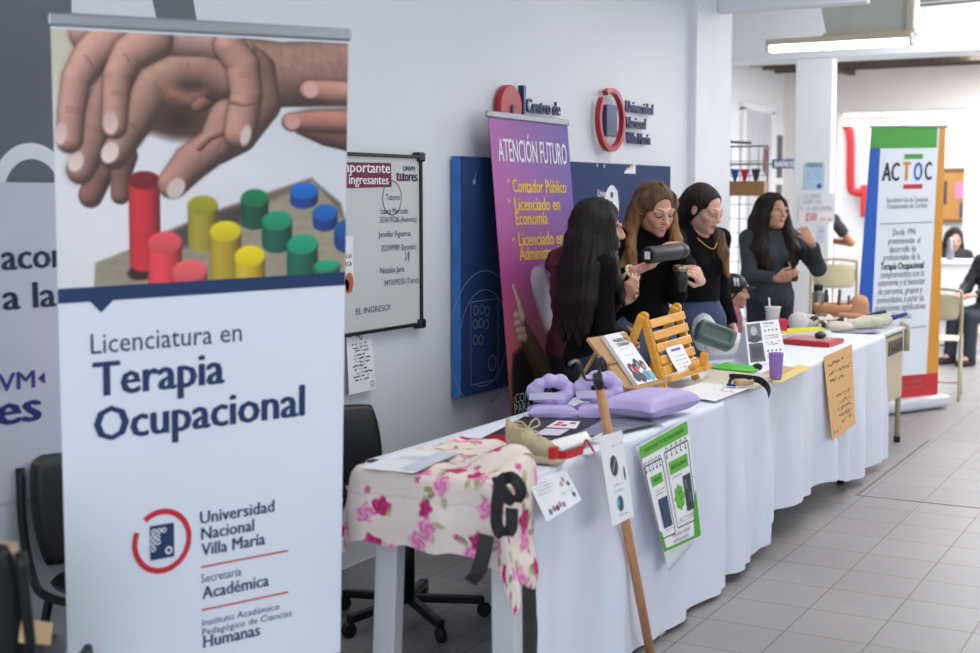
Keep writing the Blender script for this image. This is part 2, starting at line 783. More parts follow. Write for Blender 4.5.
# ============================================================ THE SETTING
M_wall = mat('painted_wall_white', (222, 226, 232), 0.55, var=0.025, scale=1.3, bump=0.05, bscale=40)
M_pil = mat('painted_pillar_white', (228, 232, 237), 0.5, var=0.03, scale=3, bump=0.04, bscale=30)
M_wall2 = mat('painted_wall_warm', (226, 219, 216), 0.6, var=0.03, scale=1.0)
M_white = mat('painted_white', (232, 233, 235), 0.5, var=0.02)
M_ceil = mat('ceiling_white', (228, 228, 228), 0.8, var=0.03)
M_dark_roof = mat('old_roof_boards', (92, 82, 72), 0.8, var=0.4, scale=3, stretch=(1, 8, 1))
M_grey_paint = mat('mural_grey', (96, 103, 110), 0.5, var=0.06, scale=2)
M_greydoor = mat('door_grey', (190, 190, 196), 0.5)
M_dkglass = mat('door_glass', (60, 66, 70), 0.15, var=0.1)


def floor_material():
    m = bpy.data.materials.new('terrazzo_tiles')
    m.use_nodes = True
    nt = m.node_tree
    L = nt.links.new
    b = nt.nodes['Principled BSDF']
    tc = nt.nodes.new('ShaderNodeTexCoord')
    mp = nt.nodes.new('ShaderNodeMapping')
    mp.inputs['Location'].default_value = (-0.12, -0.2 + 0.295, 0)
    L(tc.outputs['Object'], mp.inputs[0])
    br = nt.nodes.new('ShaderNodeTexBrick')
    br.offset = 0.0
    br.squash = 1.0
    br.inputs['Color1'].default_value = rgb(142, 139, 139)
    br.inputs['Color2'].default_value = rgb(136, 133, 134)
    br.inputs['Mortar'].default_value = rgb(100, 94, 92)
    br.inputs['Scale'].default_value = 1.0
    br.inputs['Mortar Size'].default_value = 0.0035
    br.inputs['Mortar Smooth'].default_value = 0.3
    br.inputs['Brick Width'].default_value = 0.302
    br.inputs['Row Height'].default_value = 0.295
    L(mp.outputs[0], br.inputs[0])
    n1 = nt.nodes.new('ShaderNodeTexNoise')
    n1.inputs['Scale'].default_value = 130
    n1.inputs['Detail'].default_value = 2
    L(tc.outputs['Object'], n1.inputs[0])
    n2 = nt.nodes.new('ShaderNodeTexNoise')
    n2.inputs['Scale'].default_value = 1.7
    n2.inputs['Detail'].default_value = 5
    L(tc.outputs['Object'], n2.inputs[0])
    ad = nt.nodes.new('ShaderNodeMath')
    ad.operation = 'ADD'
    L(n1.outputs[0], ad.inputs[0])
    L(n2.outputs[0], ad.inputs[1])
    rm = nt.nodes.new('ShaderNodeMapRange')
    rm.inputs['From Min'].default_value = 0.7
    rm.inputs['From Max'].default_value = 1.3
    rm.inputs['To Min'].default_value = 0.88
    rm.inputs['To Max'].default_value = 1.12
    L(ad.outputs[0], rm.inputs[0])
    mx = nt.nodes.new('ShaderNodeVectorMath')
    mx.operation = 'SCALE'
    L(br.outputs['Color'], mx.inputs[0])
    L(rm.outputs[0], mx.inputs['Scale'])
    L(mx.outputs[0], b.inputs['Base Color'])
    b.inputs['Roughness'].default_value = 0.42
    bp = nt.nodes.new('ShaderNodeBump')
    bp.inputs['Strength'].default_value = 0.3
    bp.inputs['Distance'].default_value = 0.002
    bp.invert = True
    L(br.outputs['Fac'], bp.inputs['Height'])
    L(bp.outputs[0], b.inputs['Normal'])
    return m


def sbox(name, x0, x1, y0, y1, z0, z1, m, bevel=0.0, parent=None):
    b = MB()
    b.box(((x0 + x1) / 2, (y0 + y1) / 2, (z0 + z1) / 2), (x1 - x0, y1 - y0, z1 - z0), m, bevel=bevel)
    o = b.build(name, None, parent)
    return o if parent else structure(o)


sbox('floor', -2, 21, -5, 6.5, -0.1, 0, floor_material())
sbox('ceiling', -2, 12.1, -5, 6.5, 3.4, 3.5, M_ceil)
WL = sbox('wall_left', -2, 7.95, 3.03, 3.25, 0, 3.4, M_wall)
sbox('pillar', 7.95, 8.6, 2.98, 3.5, 0, 3.4, M_pil, 0.012)
sbox('wall_side_corridor', 8.2, 8.4, 3.5, 4.95, 0, 3.4, M_wall)  # unseen connecting wall, added to stop world light leaking in
sbox('beam_near', 8.3, 8.4, 2.05, 2.98, 2.69, 3.4, M_pil, 0.01)
sbox('beam_far', 11.75, 12.2, -5, 4.9, 2.725, 3.4, M_wall, 0.01)
sbox('pillar_far', 11.76, 11.88, 3.17, 3.50, 0, 2.725, M_pil, 0.01)
WS = sbox('wall_corridor', 8.4, 16.0, 4.9, 5.1, 0, 3.4, M_white)
# back wall with its wide opening
sbox('wall_back_left', 16.0, 16.25, 4.25, 4.9, 0, 3.0, M_wall2)
sbox('wall_back_lintel', 16.0, 16.25, 2.81, 4.25, 2.515, 3.0, M_wall2)
sbox('wall_back_right', 16.0, 16.25, -5, 2.81, 0, 3.0, M_wall2)
rb = MB()
rb.box((14.2, 0.0, 3.06), (4.0, 9.9, 0.1), M_dark_roof)
for k in range(9):
    rb.box((12.5 + 0.45 * k, 0.0, 2.985), (0.06, 9.8, 0.05), M_dark_roof)
for k in range(5):
    rb.box((14.2, -3.5 + 1.9 * k, 2.97), (3.9, 0.08, 0.08), M_dark_roof)
structure(rb.build('ceiling_roof'))
sbox('wall_back_room', 20.0, 20.2, -2, 6.5, 0, 3.4, M_white)
sbox('wall_back_room_left', 16.25, 20.0, 5.6, 5.8, 0, 3.4, M_white)
sbox('wall_back_room_right', 16.25, 20.0, 0.6, 0.8, 0, 3.4, M_white)
sbox('ceiling_back_room', 16.25, 20.0, 0.8, 5.6, 3.36, 3.46, M_white)
sbox('trim_floor_stripe', 13.9, 14.25, -4.9, 4.85, 0.0, 0.003, mat('floor_stripe_blue_grey', (98, 108, 122), 0.4))
M_joint = mat('joint_brown', (112, 98, 84), 0.7)
sbox('trim_1', 6.985, 6.998, 0.0, 1.72, 0.0, 0.0015, M_joint)
sbox('trim_2', 6.99, 8.8, 1.702, 1.715, 0.0, 0.0015, M_joint)
bb = MB()
bb.box((2.975, 3.022, 0.05), (9.94, 0.016, 0.10), mat('skirting_grey', (176, 178, 182), 0.5))
structure(bb.build('baseboard_left'))

# painted mural on the hall wall: grey field, pale ring
SW = Sheet(lambda u, v: (u, 3.03, v), 1, 1)
p = Print(SW, 0.001)
p.poly([(0.5, 0.95), (2.933, 0.95), (2.943, 3.3), (0.5, 3.3)], M_grey_paint)
p.poly([(3.296, 2.095), (3.483, 2.112), (3.41, 2.4), (3.2, 2.4)], M_grey_paint)
p.up()
p.ring(2.772, 1.547, 0.105, 0.15, M_pil, 0, 180)
p.build('mural', WL)

# corridor doors on the side wall
d1 = MB()
d1.box((14.95, 4.885, 1.24), (0.95, 0.03, 2.48), M_greydoor)
d1o = structure(d1.build('door_1'))
f = MB()
for x in (14.44, 15.46):
    f.box((x, 4.875, 1.25), (0.08, 0.06, 2.5), M_white)
f.box((14.95, 4.875, 2.52), (1.1, 0.06, 0.08), M_white)
f.build('door_frame', None, d1o)
d2 = MB()
d2.box((15.78, 4.885, 1.18), (0.36, 0.03, 2.36), M_white)
d2o = structure(d2.build('door_2'))
for z in (0.62, 1.42, 2.0):
    g = MB()
    g.box((15.78, 4.866, z), (0.2, 0.01, 0.5), M_dkglass)
    g.build('pane', None, d2o)


# ============================================================ PRINTED PICTURES (the photographs printed on the roll-up banners)
class Paint:
    """small raster painter for a printed photograph; colours end up in the print's colour attribute"""

    def __init__(s, nu, nv, x0, x1, y0, y1):
        s.nu, s.nv = nu, nv
        s.X, s.Y = np.meshgrid(np.linspace(x0, x1, nu + 1), np.linspace(y1, y0, nv + 1), indexing='ij')
        s.I = np.zeros((nu + 1, nv + 1, 3), np.float32) + 200
        s.px = (x1 - x0) / nu

    def put(s, col, a):
        s.I = s.I * (1 - a[..., None]) + col * a[..., None]

    def edge(s, d, soft=1.2):
        return np.clip(0.5 - d / (soft * s.px * 2), 0, 1)

    def poly(s, pts, col, soft=1.2, noise=0.0, seed=0):
        d = np.full(s.X.shape, 1e9)
        ins = np.zeros(s.X.shape, bool)
        n = len(pts)
        for i in range(n):
            (ax, ay), (bx, by) = pts[i], pts[(i + 1) % n]
            t = np.clip(((s.X - ax) * (bx - ax) + (s.Y - ay) * (by - ay)) / ((bx - ax) ** 2 + (by - ay) ** 2 + 1e-9), 0, 1)
            d = np.minimum(d, np.hypot(s.X - ax - t * (bx - ax), s.Y - ay - t * (by - ay)))
            c = ((ay > s.Y) != (by > s.Y)) & (s.X < (bx - ax) * (s.Y - ay) / (by - ay + 1e-12) + ax)
            ins ^= c
        d = np.where(ins, -d, d)
        col = np.array(col, np.float32)
        if noise:
            col = col * (1 + noise * wobble(s.X, s.Y, 0 * s.X, 0.2, seed)[..., None])
        s.put(col, s.edge(d, soft))

    def limb(s, pts, col, L=(-0.35, -0.6), dark=0.42, soft=1.2, tex=0.05, seed=1, blush=None):
        """tapered rounded limb through (x,y,r), shaded as a photographed finger or arm"""
        best = np.full(s.X.shape, 1e9)
        nx = np.zeros_like(best)
        ny = np.zeros_like(best)
        tt = np.zeros_like(best)
        rr = np.ones_like(best)
        for i, (p, q) in enumerate(zip(pts, pts[1:])):
            dx, dy = q[0] - p[0], q[1] - p[1]
            t = np.clip(((s.X - p[0]) * dx + (s.Y - p[1]) * dy) / (dx * dx + dy * dy + 1e-9), 0, 1)
            ex, ey = s.X - p[0] - t * dx, s.Y - p[1] - t * dy
            r = p[2] + (q[2] - p[2]) * t
            D = np.hypot(ex, ey) / r
            m = D < best
            best = np.where(m, D, best)
            nx, ny = np.where(m, ex / r, nx), np.where(m, ey / r, ny)
            tt = np.where(m, i + t, tt)
            rr = np.where(m, r, rr)
        nz = np.sqrt(np.clip(1 - nx * nx - ny * ny, 0, 1))
        lz = math.sqrt(max(0, 1 - L[0] ** 2 - L[1] ** 2))
        sh = dark + (1 - dark) * np.clip(nx * L[0] + ny * L[1] + nz * lz, 0, 1) * 1.12
        sh = sh * (0.72 + 0.28 * np.clip(nz * 1.8, 0, 1))
        sh = sh * (1 + tex * wobble(s.X, s.Y, 0 * s.X, 0.11, seed) + tex * 0.5 * wobble(s.X, s.Y, 0 * s.X, 0.5, seed + 3))
        c = np.array(col, np.float32) * sh[..., None]
        if blush is not None:
            k = np.clip(tt - (len(pts) - 2) - 0.2, 0, 1)[..., None]
            c = c * (1 - 0.4 * k) + np.array(blush, np.float32) * sh[..., None] * 0.4 * k
        s.put(c, s.edge((best - 1) * rr, soft))

    def shade(s, pts, a=0.5, blur=1.6, col=(60, 35, 30)):
        """soft dark halo printed around a limb"""
        d = np.full(s.X.shape, 1e9)
        for p, q in zip(pts, pts[1:]):
            dx, dy = q[0] - p[0], q[1] - p[1]
            t = np.clip(((s.X - p[0]) * dx + (s.Y - p[1]) * dy) / (dx * dx + dy * dy + 1e-9), 0, 1)
            d = np.minimum(d, np.hypot(s.X - p[0] - t * dx, s.Y - p[1] - t * dy) / (p[2] + (q[2] - p[2]) * t))
        s.put(np.array(col, np.float32), np.clip((blur - d) / (blur - 0.85), 0, 1) ** 2 * a)

    def ellipse(s, x, y, rx, ry, col, ang=0, soft=1.2, grad=0.0):
        c, q = math.cos(math.radians(ang)), math.sin(math.radians(ang))
        u, v = (s.X - x) * c + (s.Y - y) * q, -(s.X - x) * q + (s.Y - y) * c
        d = (np.hypot(u / rx, v / ry) - 1) * min(rx, ry)
        col = np.array(col, np.float32) * (1 - grad * np.clip(v / ry, -1, 1))[..., None]
        s.put(col, s.edge(d, soft))

    def peg(s, x, yt, rx, ry, yb, side, top, lean=0):
        u = np.clip((s.X - x) / rx, -1, 1)
        fall = 0.62 + 0.5 * np.sqrt(1 - u * u) - 0.22 * u
        yb2 = yb + ry * np.sqrt(1 - u * u)
        d = np.maximum(np.maximum(np.abs(s.X - x) - rx, yt - s.Y), s.Y - yb2)
        s.put(np.array(side, np.float32) * fall[..., None], s.edge(d))
        s.ellipse(x, yt, rx, ry, top, grad=0.08)

    def mesh(s, name, surf, fn, m, parent):
        """fn(i/nu, j/nv) -> (u,v)"""
        V = []
        for i in range(s.nu + 1):
            for j in range(s.nv + 1):
                u, v = fn(i / s.nu, j / s.nv)
                V.append(surf.pt(u, v, 0.0015))
        return mesh_np(name, np.array(V), grid_faces(s.nu, s.nv), parent, [m], lin_arr(np.clip(s.I, 0, 255)).reshape(-1, 3))


M_print = mat('photo_print', (255, 255, 255), 0.55, var=0.015, attr='Col')
M_vinyl = mat('banner_vinyl_white', (230, 237, 247), 0.5, var=0.015, scale=2)
M_alu = mat('brushed_aluminium', (165, 168, 172), 0.35, 0.7, var=0.05, scale=30, stretch=(1, 1, 12))
M_navy = ink(20, 52, 98)
M_navy2 = ink(30, 62, 110)
M_red = ink(205, 38, 55)


def sheet_mesh(surf, name, m, parent, nu=12, nv=24, thick=0.001):
    b = MB()
    for k in (0.0, -thick):
        b.grid(lambda a, c: surf.pt(a * surf.w, c * surf.h, k), nu, nv, m, flip=(k < 0))
    return b.build(name, None, parent, fix=False)


# ------------------------------------------------------------ front roll-up banner
FB = Quad((2.471, 2.630, 0.060), (3.059, 2.187, 0.142), (2.475, 2.625, 1.968), (3.084, 2.154, 1.965), 0.85, 1.915)
fb = thing('roll_up_banner', 'tall white occupational therapy banner with hands and coloured pegs photo, nearest the camera', 'banner', FB.pt(0.425, 0))
sheet_mesh(FB, 'banner_sheet', M_vinyl, fb)
b = MB()
rt_, up_ = (FB.c[3] - FB.c[2]), (FB.c[3] - FB.c[2]).cross(Vector((0, 0, 1)))
b.beam(FB.pt(-0.008, 1.932), FB.pt(0.858, 1.932), 0.022, 0.034, M_alu, bevel=0.006)
b.build('rail', None, fb)
b = MB()
bdir = (FB.c[1] - FB.c[0]).normalized()
bn = bdir.cross(Vector((0, 0, 1)))
cb = (FB.c[0] + FB.c[1]) / 2
b.beam(Vector((cb.x, cb.y, 0.045)) - bdir * 0.37, Vector((cb.x, cb.y, 0.045)) + bdir * 0.37, 0.11, 0.08, M_alu, bevel=0.02)
b.build('base', None, fb)
b = MB()
b.tube([cb - bn * 0.04 + Vector((0, 0, 0.02)), FB.pt(0.425, 1.92, -0.02)], 0.008, M_alu)
b.build('support_pole', None, fb)

# the printed photograph; layout grid z3: photograph laid out on a 980 x 860 sketch
pic = Paint(330, 270, 32, 962, 20, 845)
for_bg = np.stack([np.interp(pic.Y, [20, 300, 845], [226, 234, 226]), np.interp(pic.Y, [20, 300, 845], [222, 234, 226]), np.interp(pic.Y, [20, 300, 845], [205, 236, 228])], -1)
pic.I = for_bg.astype(np.float32)
pic.ellipse(80, 60, 170, 190, (214, 205, 180), soft=40)
pic.ellipse(860, 430, 260, 190, (198, 204, 208), soft=60)
pic.ellipse(600, 470, 330, 110, (232, 228, 234), soft=40)
pic.ellipse(200, 640, 170, 160, (240, 236, 236), soft=50)
# peg board
pic.poly([(160, 765), (290, 720), (560, 610), (855, 502), (945, 600), (975, 900), (150, 900)], (158, 148, 126), noise=0.06)
pic.poly([(300, 712), (560, 606), (855, 500), (850, 520), (560, 660), (440, 700), (330, 735)], (120, 104, 90), soft=3)
pic.poly([(380, 690), (470, 650), (480, 720), (400, 740)], (84, 74, 66), soft=4)
pic.poly([(560, 612), (640, 590), (640, 660), (570, 650)], (74, 66, 60), soft=4)
pic.poly([(855, 502), (945, 590), (975, 720), (935, 610)], (112, 98, 84), soft=2)
pic.peg(832, 545, 43, 29, 580, (22, 58, 128), (18, 108, 196))
pic.peg(898, 625, 38, 30, 662, (20, 52, 116), (16, 98, 184))
pic.peg(975, 690, 48, 40, 735, (20, 52, 116), (14, 84, 160))
pic.peg(678, 567, 43, 32, 645, (16, 74, 54), (18, 122, 78))
pic.peg(748, 648, 47, 34, 728, (18, 84, 66), (20, 148, 104))
pic.peg(513, 586, 48, 33, 712, (150, 136, 48), (166, 156, 42))
pic.peg(585, 678, 50, 36, 850, (166, 140, 44), (228, 202, 26))
pic.peg(828, 735, 48, 36, 850, (18, 92, 70), (28, 158, 118))
pic.peg(662, 768, 48, 37, 870, (190, 160, 40), (240, 212, 20))
pic.peg(905, 815, 40, 20, 870, (20, 110, 80), (30, 160, 118))
# client's hand behind: ring and little fingertips
SK, SK2, SKD = (200, 154, 142), (182, 136, 120), (146, 104, 94)
for q in ([(215, 380, 44), (185, 470, 44), (150, 545, 41)], [(270, 420, 36), (250, 480, 34), (248, 545, 32)]):
    pic.limb(q, SKD, seed=3, blush=(200, 120, 110))
pic.poly([(330, 340), (430, 200), (560, 200), (590, 300), (500, 368), (420, 360)], (104, 74, 64), soft=6, noise=0.1)
pic.ellipse(440, 300, 60, 45, (58, 40, 36), soft=14)
pic.limb([(500, 255, 22), (560, 215, 26)], (150, 104, 90), seed=8)
pic.peg(325, 500, 50, 30, 800, (186, 40, 50), (120, 24, 34))
pic.ellipse(305, 806, 38, 24, (52, 30, 30))
pic.peg(325, 500, 50, 30, 772, (190, 42, 52), (124, 28, 36))
pic.peg(390, 708, 55, 38, 870, (214, 62, 72), (232, 84, 92))
pic.peg(470, 806, 56, 38, 870, (214, 70, 76), (236, 98, 100))
wrist = [(600, 130, 120), (760, 140, 112), (1000, 120, 118)]
pic.shade([(860, 300, 40), (1000, 300, 50)], 0.5, 2.2)
pic.limb(wrist, (168, 128, 112), dark=0.45, tex=0.07, seed=5)
pic.limb([(640, 150, 110), (680, 240, 80), (625, 350, 62), (560, 390, 58)], (176, 132, 114), dark=0.45, tex=0.06, seed=6)
md = [(255, 150, 60), (190, 260, 52), (150, 400, 50), (118, 462, 47)]
pic.shade(md, 0.35, 1.5)
pic.limb(md, SK2, seed=7, blush=(226, 170, 156))
pic.ellipse(103, 435, 25, 34, (236, 208, 200), 20, grad=-0.05)
ix = [(590, 165, 78), (520, 130, 78), (450, 135, 75), (365, 190, 66), (300, 310, 54), (232, 415, 47)]
pic.shade(ix, 0.45, 1.35)
pic.limb(ix, (198, 150, 130), L=(-0.3, -0.75), dark=0.4, seed=9, blush=(226, 176, 160))
pic.ellipse(216, 408, 27, 36, (238, 214, 206), 28, grad=-0.05)
pic.poly([(385, 170), (470, 215), (520, 205), (470, 235), (400, 225)], (176, 122, 100), soft=8)
th = [(600, 290, 66), (560, 380, 60), (480, 440, 62), (418, 512, 50)]
pic.shade(th, 0.3, 1.3)
pic.limb(th, (188, 138, 122), L=(-0.45, -0.5), dark=0.4, seed=10, blush=(214, 150, 136))
pic.ellipse(428, 528, 27, 37, (216, 194, 184), 30)
pic.limb([(505, 395, 9), (540, 360, 8), (590, 340, 7)], (150, 100, 84), tex=0)
# helper's fingers over the top
pal = [(150, 30, 60), (330, 30, 62), (520, 40, 48), (640, 62, 42)]
pic.shade(pal, 0.3, 1.35)
pic.limb(pal, (206, 160, 148), dark=0.55, seed=11)
fa = [(230, 40, 70), (165, 95, 60), (112, 175, 50), (92, 280, 46), (84, 365, 45)]
pic.shade(fa, 0.42, 1.35)
pic.limb(fa, (222, 166, 146), seed=12, blush=(232, 158, 146))
pic.ellipse(56, 348, 20, 36, (232, 196, 188), 8, grad=-0.06)
fb_ = [(355, 40, 70), (285, 90, 58), (245, 160, 48), (237, 250, 44), (232, 322, 42)]
pic.shade(fb_, 0.5, 1.4)
pic.limb(fb_, (218, 164, 142), seed=13, blush=(226, 156, 140))
pic.ellipse(220, 312, 24, 38, (226, 190, 182), 2, grad=-0.06)
tb = [(600, 50, 52), (640, 110, 54), (652, 210, 50), (640, 290, 52), (630, 345, 48)]
pic.shade(tb, 0.5, 1.35)
pic.limb(tb, (216, 160, 140), seed=14, blush=(220, 150, 134))
pic.ellipse(650, 350, 16, 36, (216, 196, 186), 12)
pic.limb([(602, 236, 6), (640, 246, 5), (668, 240, 5)], (176, 122, 108), tex=0)
# knuckle creases and the fine hair of the wrist
for (x_, y_, ang_, ln_) in ((150, 112, 50, 34), (158, 122, 50, 28), (97, 268, 10, 40), (95, 280, 10, 34), (275, 102, 62, 32), (284, 112, 62, 26), (240, 212, 5, 36), (239, 222, 5, 30), (372, 196, 60, 38), (380, 204, 60, 30), (290, 318, 35, 38), (296, 328, 35, 30),
                            (470, 116, 84, 30), (560, 392, 120, 30), (500, 430, 118, 36), (508, 436, 118, 28), (646, 140, 0, 34), (650, 152, 0, 28), (700, 300, 70, 30), (180, 340, 15, 30)):
    c_, q_ = math.cos(math.radians(ang_)), math.sin(math.radians(ang_))
    pts_ = [(x_ - c_ * ln_ / 2, y_ - q_ * ln_ / 2), (x_ + q_ * 3, y_ - c_ * 3), (x_ + c_ * ln_ / 2, y_ + q_ * ln_ / 2)]
    d_ = np.full(pic.X.shape, 1e9)
    for (ax2, ay2), (bx2, by2) in zip(pts_, pts_[1:]):
        t_ = np.clip(((pic.X - ax2) * (bx2 - ax2) + (pic.Y - ay2) * (by2 - ay2)) / ((bx2 - ax2) ** 2 + (by2 - ay2) ** 2), 0, 1)
        d_ = np.minimum(d_, np.hypot(pic.X - ax2 - t_ * (bx2 - ax2), pic.Y - ay2 - t_ * (by2 - ay2)))
    pic.put(np.array((112, 72, 64), np.float32), np.clip(1 - d_ / 4.5, 0, 1) * 0.45)
hr = np.random.default_rng(4)
for _ in range(120):
    x_, y_ = hr.uniform(690, 960), hr.uniform(50, 240)
    a_ = hr.normal(1.0, 0.3)
    d_ = np.abs(-(pic.X - x_) * math.sin(a_) + (pic.Y - y_) * math.cos(a_))
    along = np.abs((pic.X - x_) * math.cos(a_) + (pic.Y - y_) * math.sin(a_))
    pic.put(np.array((96, 68, 58), np.float32), np.clip(1 - d_ / 2.6, 0, 1) * (along < 11) * 0.28)
# fingers of the supporting hand at the right
for q in ([(1000, 368, 46), (900, 352, 34), (820, 330, 16)],):
    pic.limb(q, (128, 86, 76), seed=15)
f1 = [(1000, 300, 44), (880, 300, 40), (795, 302, 32)]
pic.shade(f1, 0.5, 1.4)
pic.limb(f1, (196, 132, 116), seed=16, blush=(206, 130, 118))
pic.ellipse(795, 303, 24, 26, (210, 152, 146))
f2 = [(1000, 200, 44), (900, 195, 42), (852, 190, 37)]
pic.shade(f2, 0.5, 1.4)
pic.limb(f2, (206, 148, 130), seed=17, blush=(212, 142, 128))
pic.ellipse(850, 190, 23, 27, (218, 168, 160))
v_bar = (0.394, 1.256)[1]
pic.mesh('photo_print', FB, lambda a, c: (0.85 * a * 3.43 / (3.9 - 0.47 * a), v_bar + (1.908 - v_bar) * c), M_print, fb)

p = Print(FB, 0.002)
p.rect(0.0, v_bar - 0.036, 0.85, v_bar + 0.002, M_navy, 6, 1)
p.poly([(0.080, 1.228), (0.118, 1.190), (0.158, 1.225)], M_navy)
p.cut('blue_bar')
p.text('Licenciatura en', 0.087, 1.084, ink(34, 62, 104), w=0.44, h=0.052)
p.cut('course_line')
p.text('Terapia', 0.090, 0.972, M_navy, w=0.385, h=0.088, bold=0.03)
p.cut('title_line')
p.text('Ocupacional', 0.090, 0.854, M_navy, w=0.635, h=0.088, bold=0.03)
p.cut('title_line')
p.text('Universidad', 0.397, 0.589, M_navy, w=0.232, h=0.034, bold=0.022)
p.text('Nacional', 0.400, 0.544, M_navy, w=0.165, h=0.034, bold=0.022)
p.text('Villa María', 0.400, 0.499, M_navy, w=0.2, h=0.034, bold=0.022)
p.cut('university_name')
p.line([(0.399, 0.468), (0.673, 0.468)], 0.005, M_red)
p.cut('red_rule')
p.text('Secretaría', 0.399, 0.423, M_navy2, w=0.125, h=0.024)
p.text('Académica', 0.402, 0.377, M_navy, w=0.21, h=0.034, bold=0.022)
p.cut('department_name')
p.line([(0.401, 0.346), (0.674, 0.346)], 0.005, M_red)
p.cut('red_rule')
p.text('Instituto Académico', 0.401, 0.301, M_navy2, w=0.245, h=0.019)
p.text('Pedagógico de Ciencias', 0.401, 0.274, M_navy2, w=0.285, h=0.019)
p.text('Humanas', 0.404, 0.238, M_navy, w=0.18, h=0.034, bold=0.022)
p.cut('institute_name')
p.rect(0.0, 0.0, 0.85, 0.13, M_navy, 4, 1)
p.cut('footer_bar')
lu, lv = 0.282, 0.560
p.ring(lu, lv, 0.073, 0.089, M_red, -205, 128)
p.up()
p.rect(lu - 0.036, lv - 0.048, lu + 0.036, lv + 0.046, M_navy)
p.up()
for du, dv in ((-0.024, 0.03), (-0.008, 0.03), (0.006, 0.03), (-0.028, 0.014), (-0.013, 0.014), (-0.028, -0.002), (-0.012, -0.001), (-0.026, -0.018)):
    p.ring(lu + du, lv + dv, 0.004, 0.0075, M_vinyl, 0, 360, 12)
p.ring(lu + 0.02, lv - 0.028, 0.006, 0.011, M_vinyl, 0, 360, 14)
p.build('logo', fb)

# ------------------------------------------------------------ purple roll-up banner leaning on the blue board
PB = Quad((5.253, 2.765, 0.054), (6.025, 2.755, 0.049), (5.253, 2.930, 1.894), (6.025, 2.920, 1.889), 0.8, 1.84)
pb = thing('roll_up_banner', 'purple and orange roll-up banner headed in white capitals, leaning behind the table', 'banner', PB.pt(0.4, -0.03))
sheet_mesh(PB, 'banner_sheet', mat('banner_vinyl_purple', (150, 80, 150), 0.5), pb)
b = MB()
b.beam(PB.pt(-0.012, 1.85), PB.pt(0.812, 1.85), 0.02, 0.03, M_alu, bevel=0.006)
b.build('rail', None, pb)
b = MB()
b.beam(Vector((PB.c[0].x - 0.02, PB.c[0].y, 0.035)), Vector((PB.c[1].x + 0.02, PB.c[1].y, 0.035)), 0.12, 0.07, M_alu, bevel=0.02)
b.build('base', None, pb)
pp = Paint(150, 330, 0, 0.8, 0, 1.84)
pp.Y = pp.Y[:, ::-1]                       # v upward
a_, c_ = pp.X / 0.8, pp.Y / 1.84
g = np.zeros_like(pp.I)
for i, (tl, tr, ml, mr, bl, br) in enumerate(((172, 88, 188, 120, 214, 160), (86, 72, 78, 74, 118, 96), (164, 160, 150, 156, 66, 70))):
    top, mid, bot = tl + (tr - tl) * a_, ml + (mr - ml) * a_, bl + (br - bl) * a_
    t1 = np.clip((c_ - 0.62) / 0.38, 0, 1)
    t2 = np.clip((c_ - 0.3) / 0.32, 0, 1)
    lo = bot + (mid - bot) * t2
    g[..., i] = lo + (top - lo) * t1
pp.I = g.astype(np.float32)
fist = 0.141, 0.924
pp.limb([(0.5, 0.1, 0.2), (0.52, 0.62, 0.18), (0.6, 0.95, 0.16)], (122, 92, 60), L=(-0.3, 0.6), tex=0.08)
pp.limb([(0.3, 0.55, 0.035), (0.46, 0.4, 0.03), (0.44, 0.1, 0.03)], (150, 104, 66), tex=0)
pp.poly([(0.0, 0.0), (0.01, 0.5), (0.03, 0.7), (0.06, 0.79), (0.16, 0.82), (0.25, 0.78), (0.28, 0.6), (0.32, 0.3), (0.8, 0.2), (0.8, 0.0)], (22, 24, 30), soft=3)
pp.limb([(0.17, 0.90, 0.045), (0.24, 0.80, 0.07), (0.38, 0.62, 0.09), (0.44, 0.40, 0.11)], (112, 84, 58), L=(-0.3, 0.6), tex=0.08)
pp.limb([(0.45, 0.7, 0.03), (0.4, 0.4, 0.035), (0.36, 0.15, 0.03)], (26, 30, 40), tex=0)
pp.ellipse(0.36, 1.11, 0.075, 0.06, (212, 206, 222))
pp.poly([(0.3, 1.14), (0.42, 1.17), (0.5, 1.0), (0.48, 0.8), (0.38, 0.9), (0.3, 1.05)], (206, 200, 216), soft=3)
for q in ((fist[0] - 0.005, fist[1] + 0.03), (fist[0] - 0.008, fist[1] - 0.005), (fist[0], fist[1] - 0.04), (fist[0] + 0.012, fist[1] - 0.072)):
    pp.limb([(q[0] + 0.04, q[1], 0.024), (q[0] - 0.022, q[1] + 0.004, 0.021)], (216, 178, 170), L=(-0.4, 0.5), tex=0.02)
pp.limb([(fist[0] + 0.04, fist[1] + 0.02, 0.035), (fist[0] + 0.01, fist[1] + 0.09, 0.023), (fist[0] - 0.03, fist[1] + 0.165, 0.014)], (224, 190, 184), L=(-0.4, 0.5), tex=0.02)
pp.mesh('photo_print', PB, lambda a, c: (0.8 * a, 1.84 * c), M_print, pb)
p = Print(PB, 0.003)
M_paper = mat('paper_white', (232, 234, 238), 0.6, var=0.02)
M_yel = ink(236, 196, 44)
p.text('ATENCIÓN FUTURO', 0.065, 1.646, M_paper, w=0.7, h=0.1, bold=0.014)
p.cut('title_line')
for t, px_py, w in (('Contador Público', (0.172, 1.519), 0.56), ('Licenciado en', (0.178, 1.437), 0.47), ('Economía', (0.176, 1.372), 0.33),
                    ('Licenciado en', (0.190, 1.277), 0.47), ('Administración', (0.189, 1.212), 0.5)):
    p.text(t, px_py[0], px_py[1] - 0.01, M_yel, w=w, h=0.06, bold=0.025)
    p.cut('degree_line')
for q in ((0.141, 1.561), (0.135, 1.470), (0.145, 1.300)):
    p.poly([(q[0] - 0.012, q[1] - 0.012), (q[0] + 0.014, q[1]), (q[0] - 0.012, q[1] + 0.012)], ink(240, 170, 90))
    p.cut('bullet')
p.text('¡CON EL CONOCIMIENTO', 0.029, 0.572, M_paper, w=0.72, h=0.042)
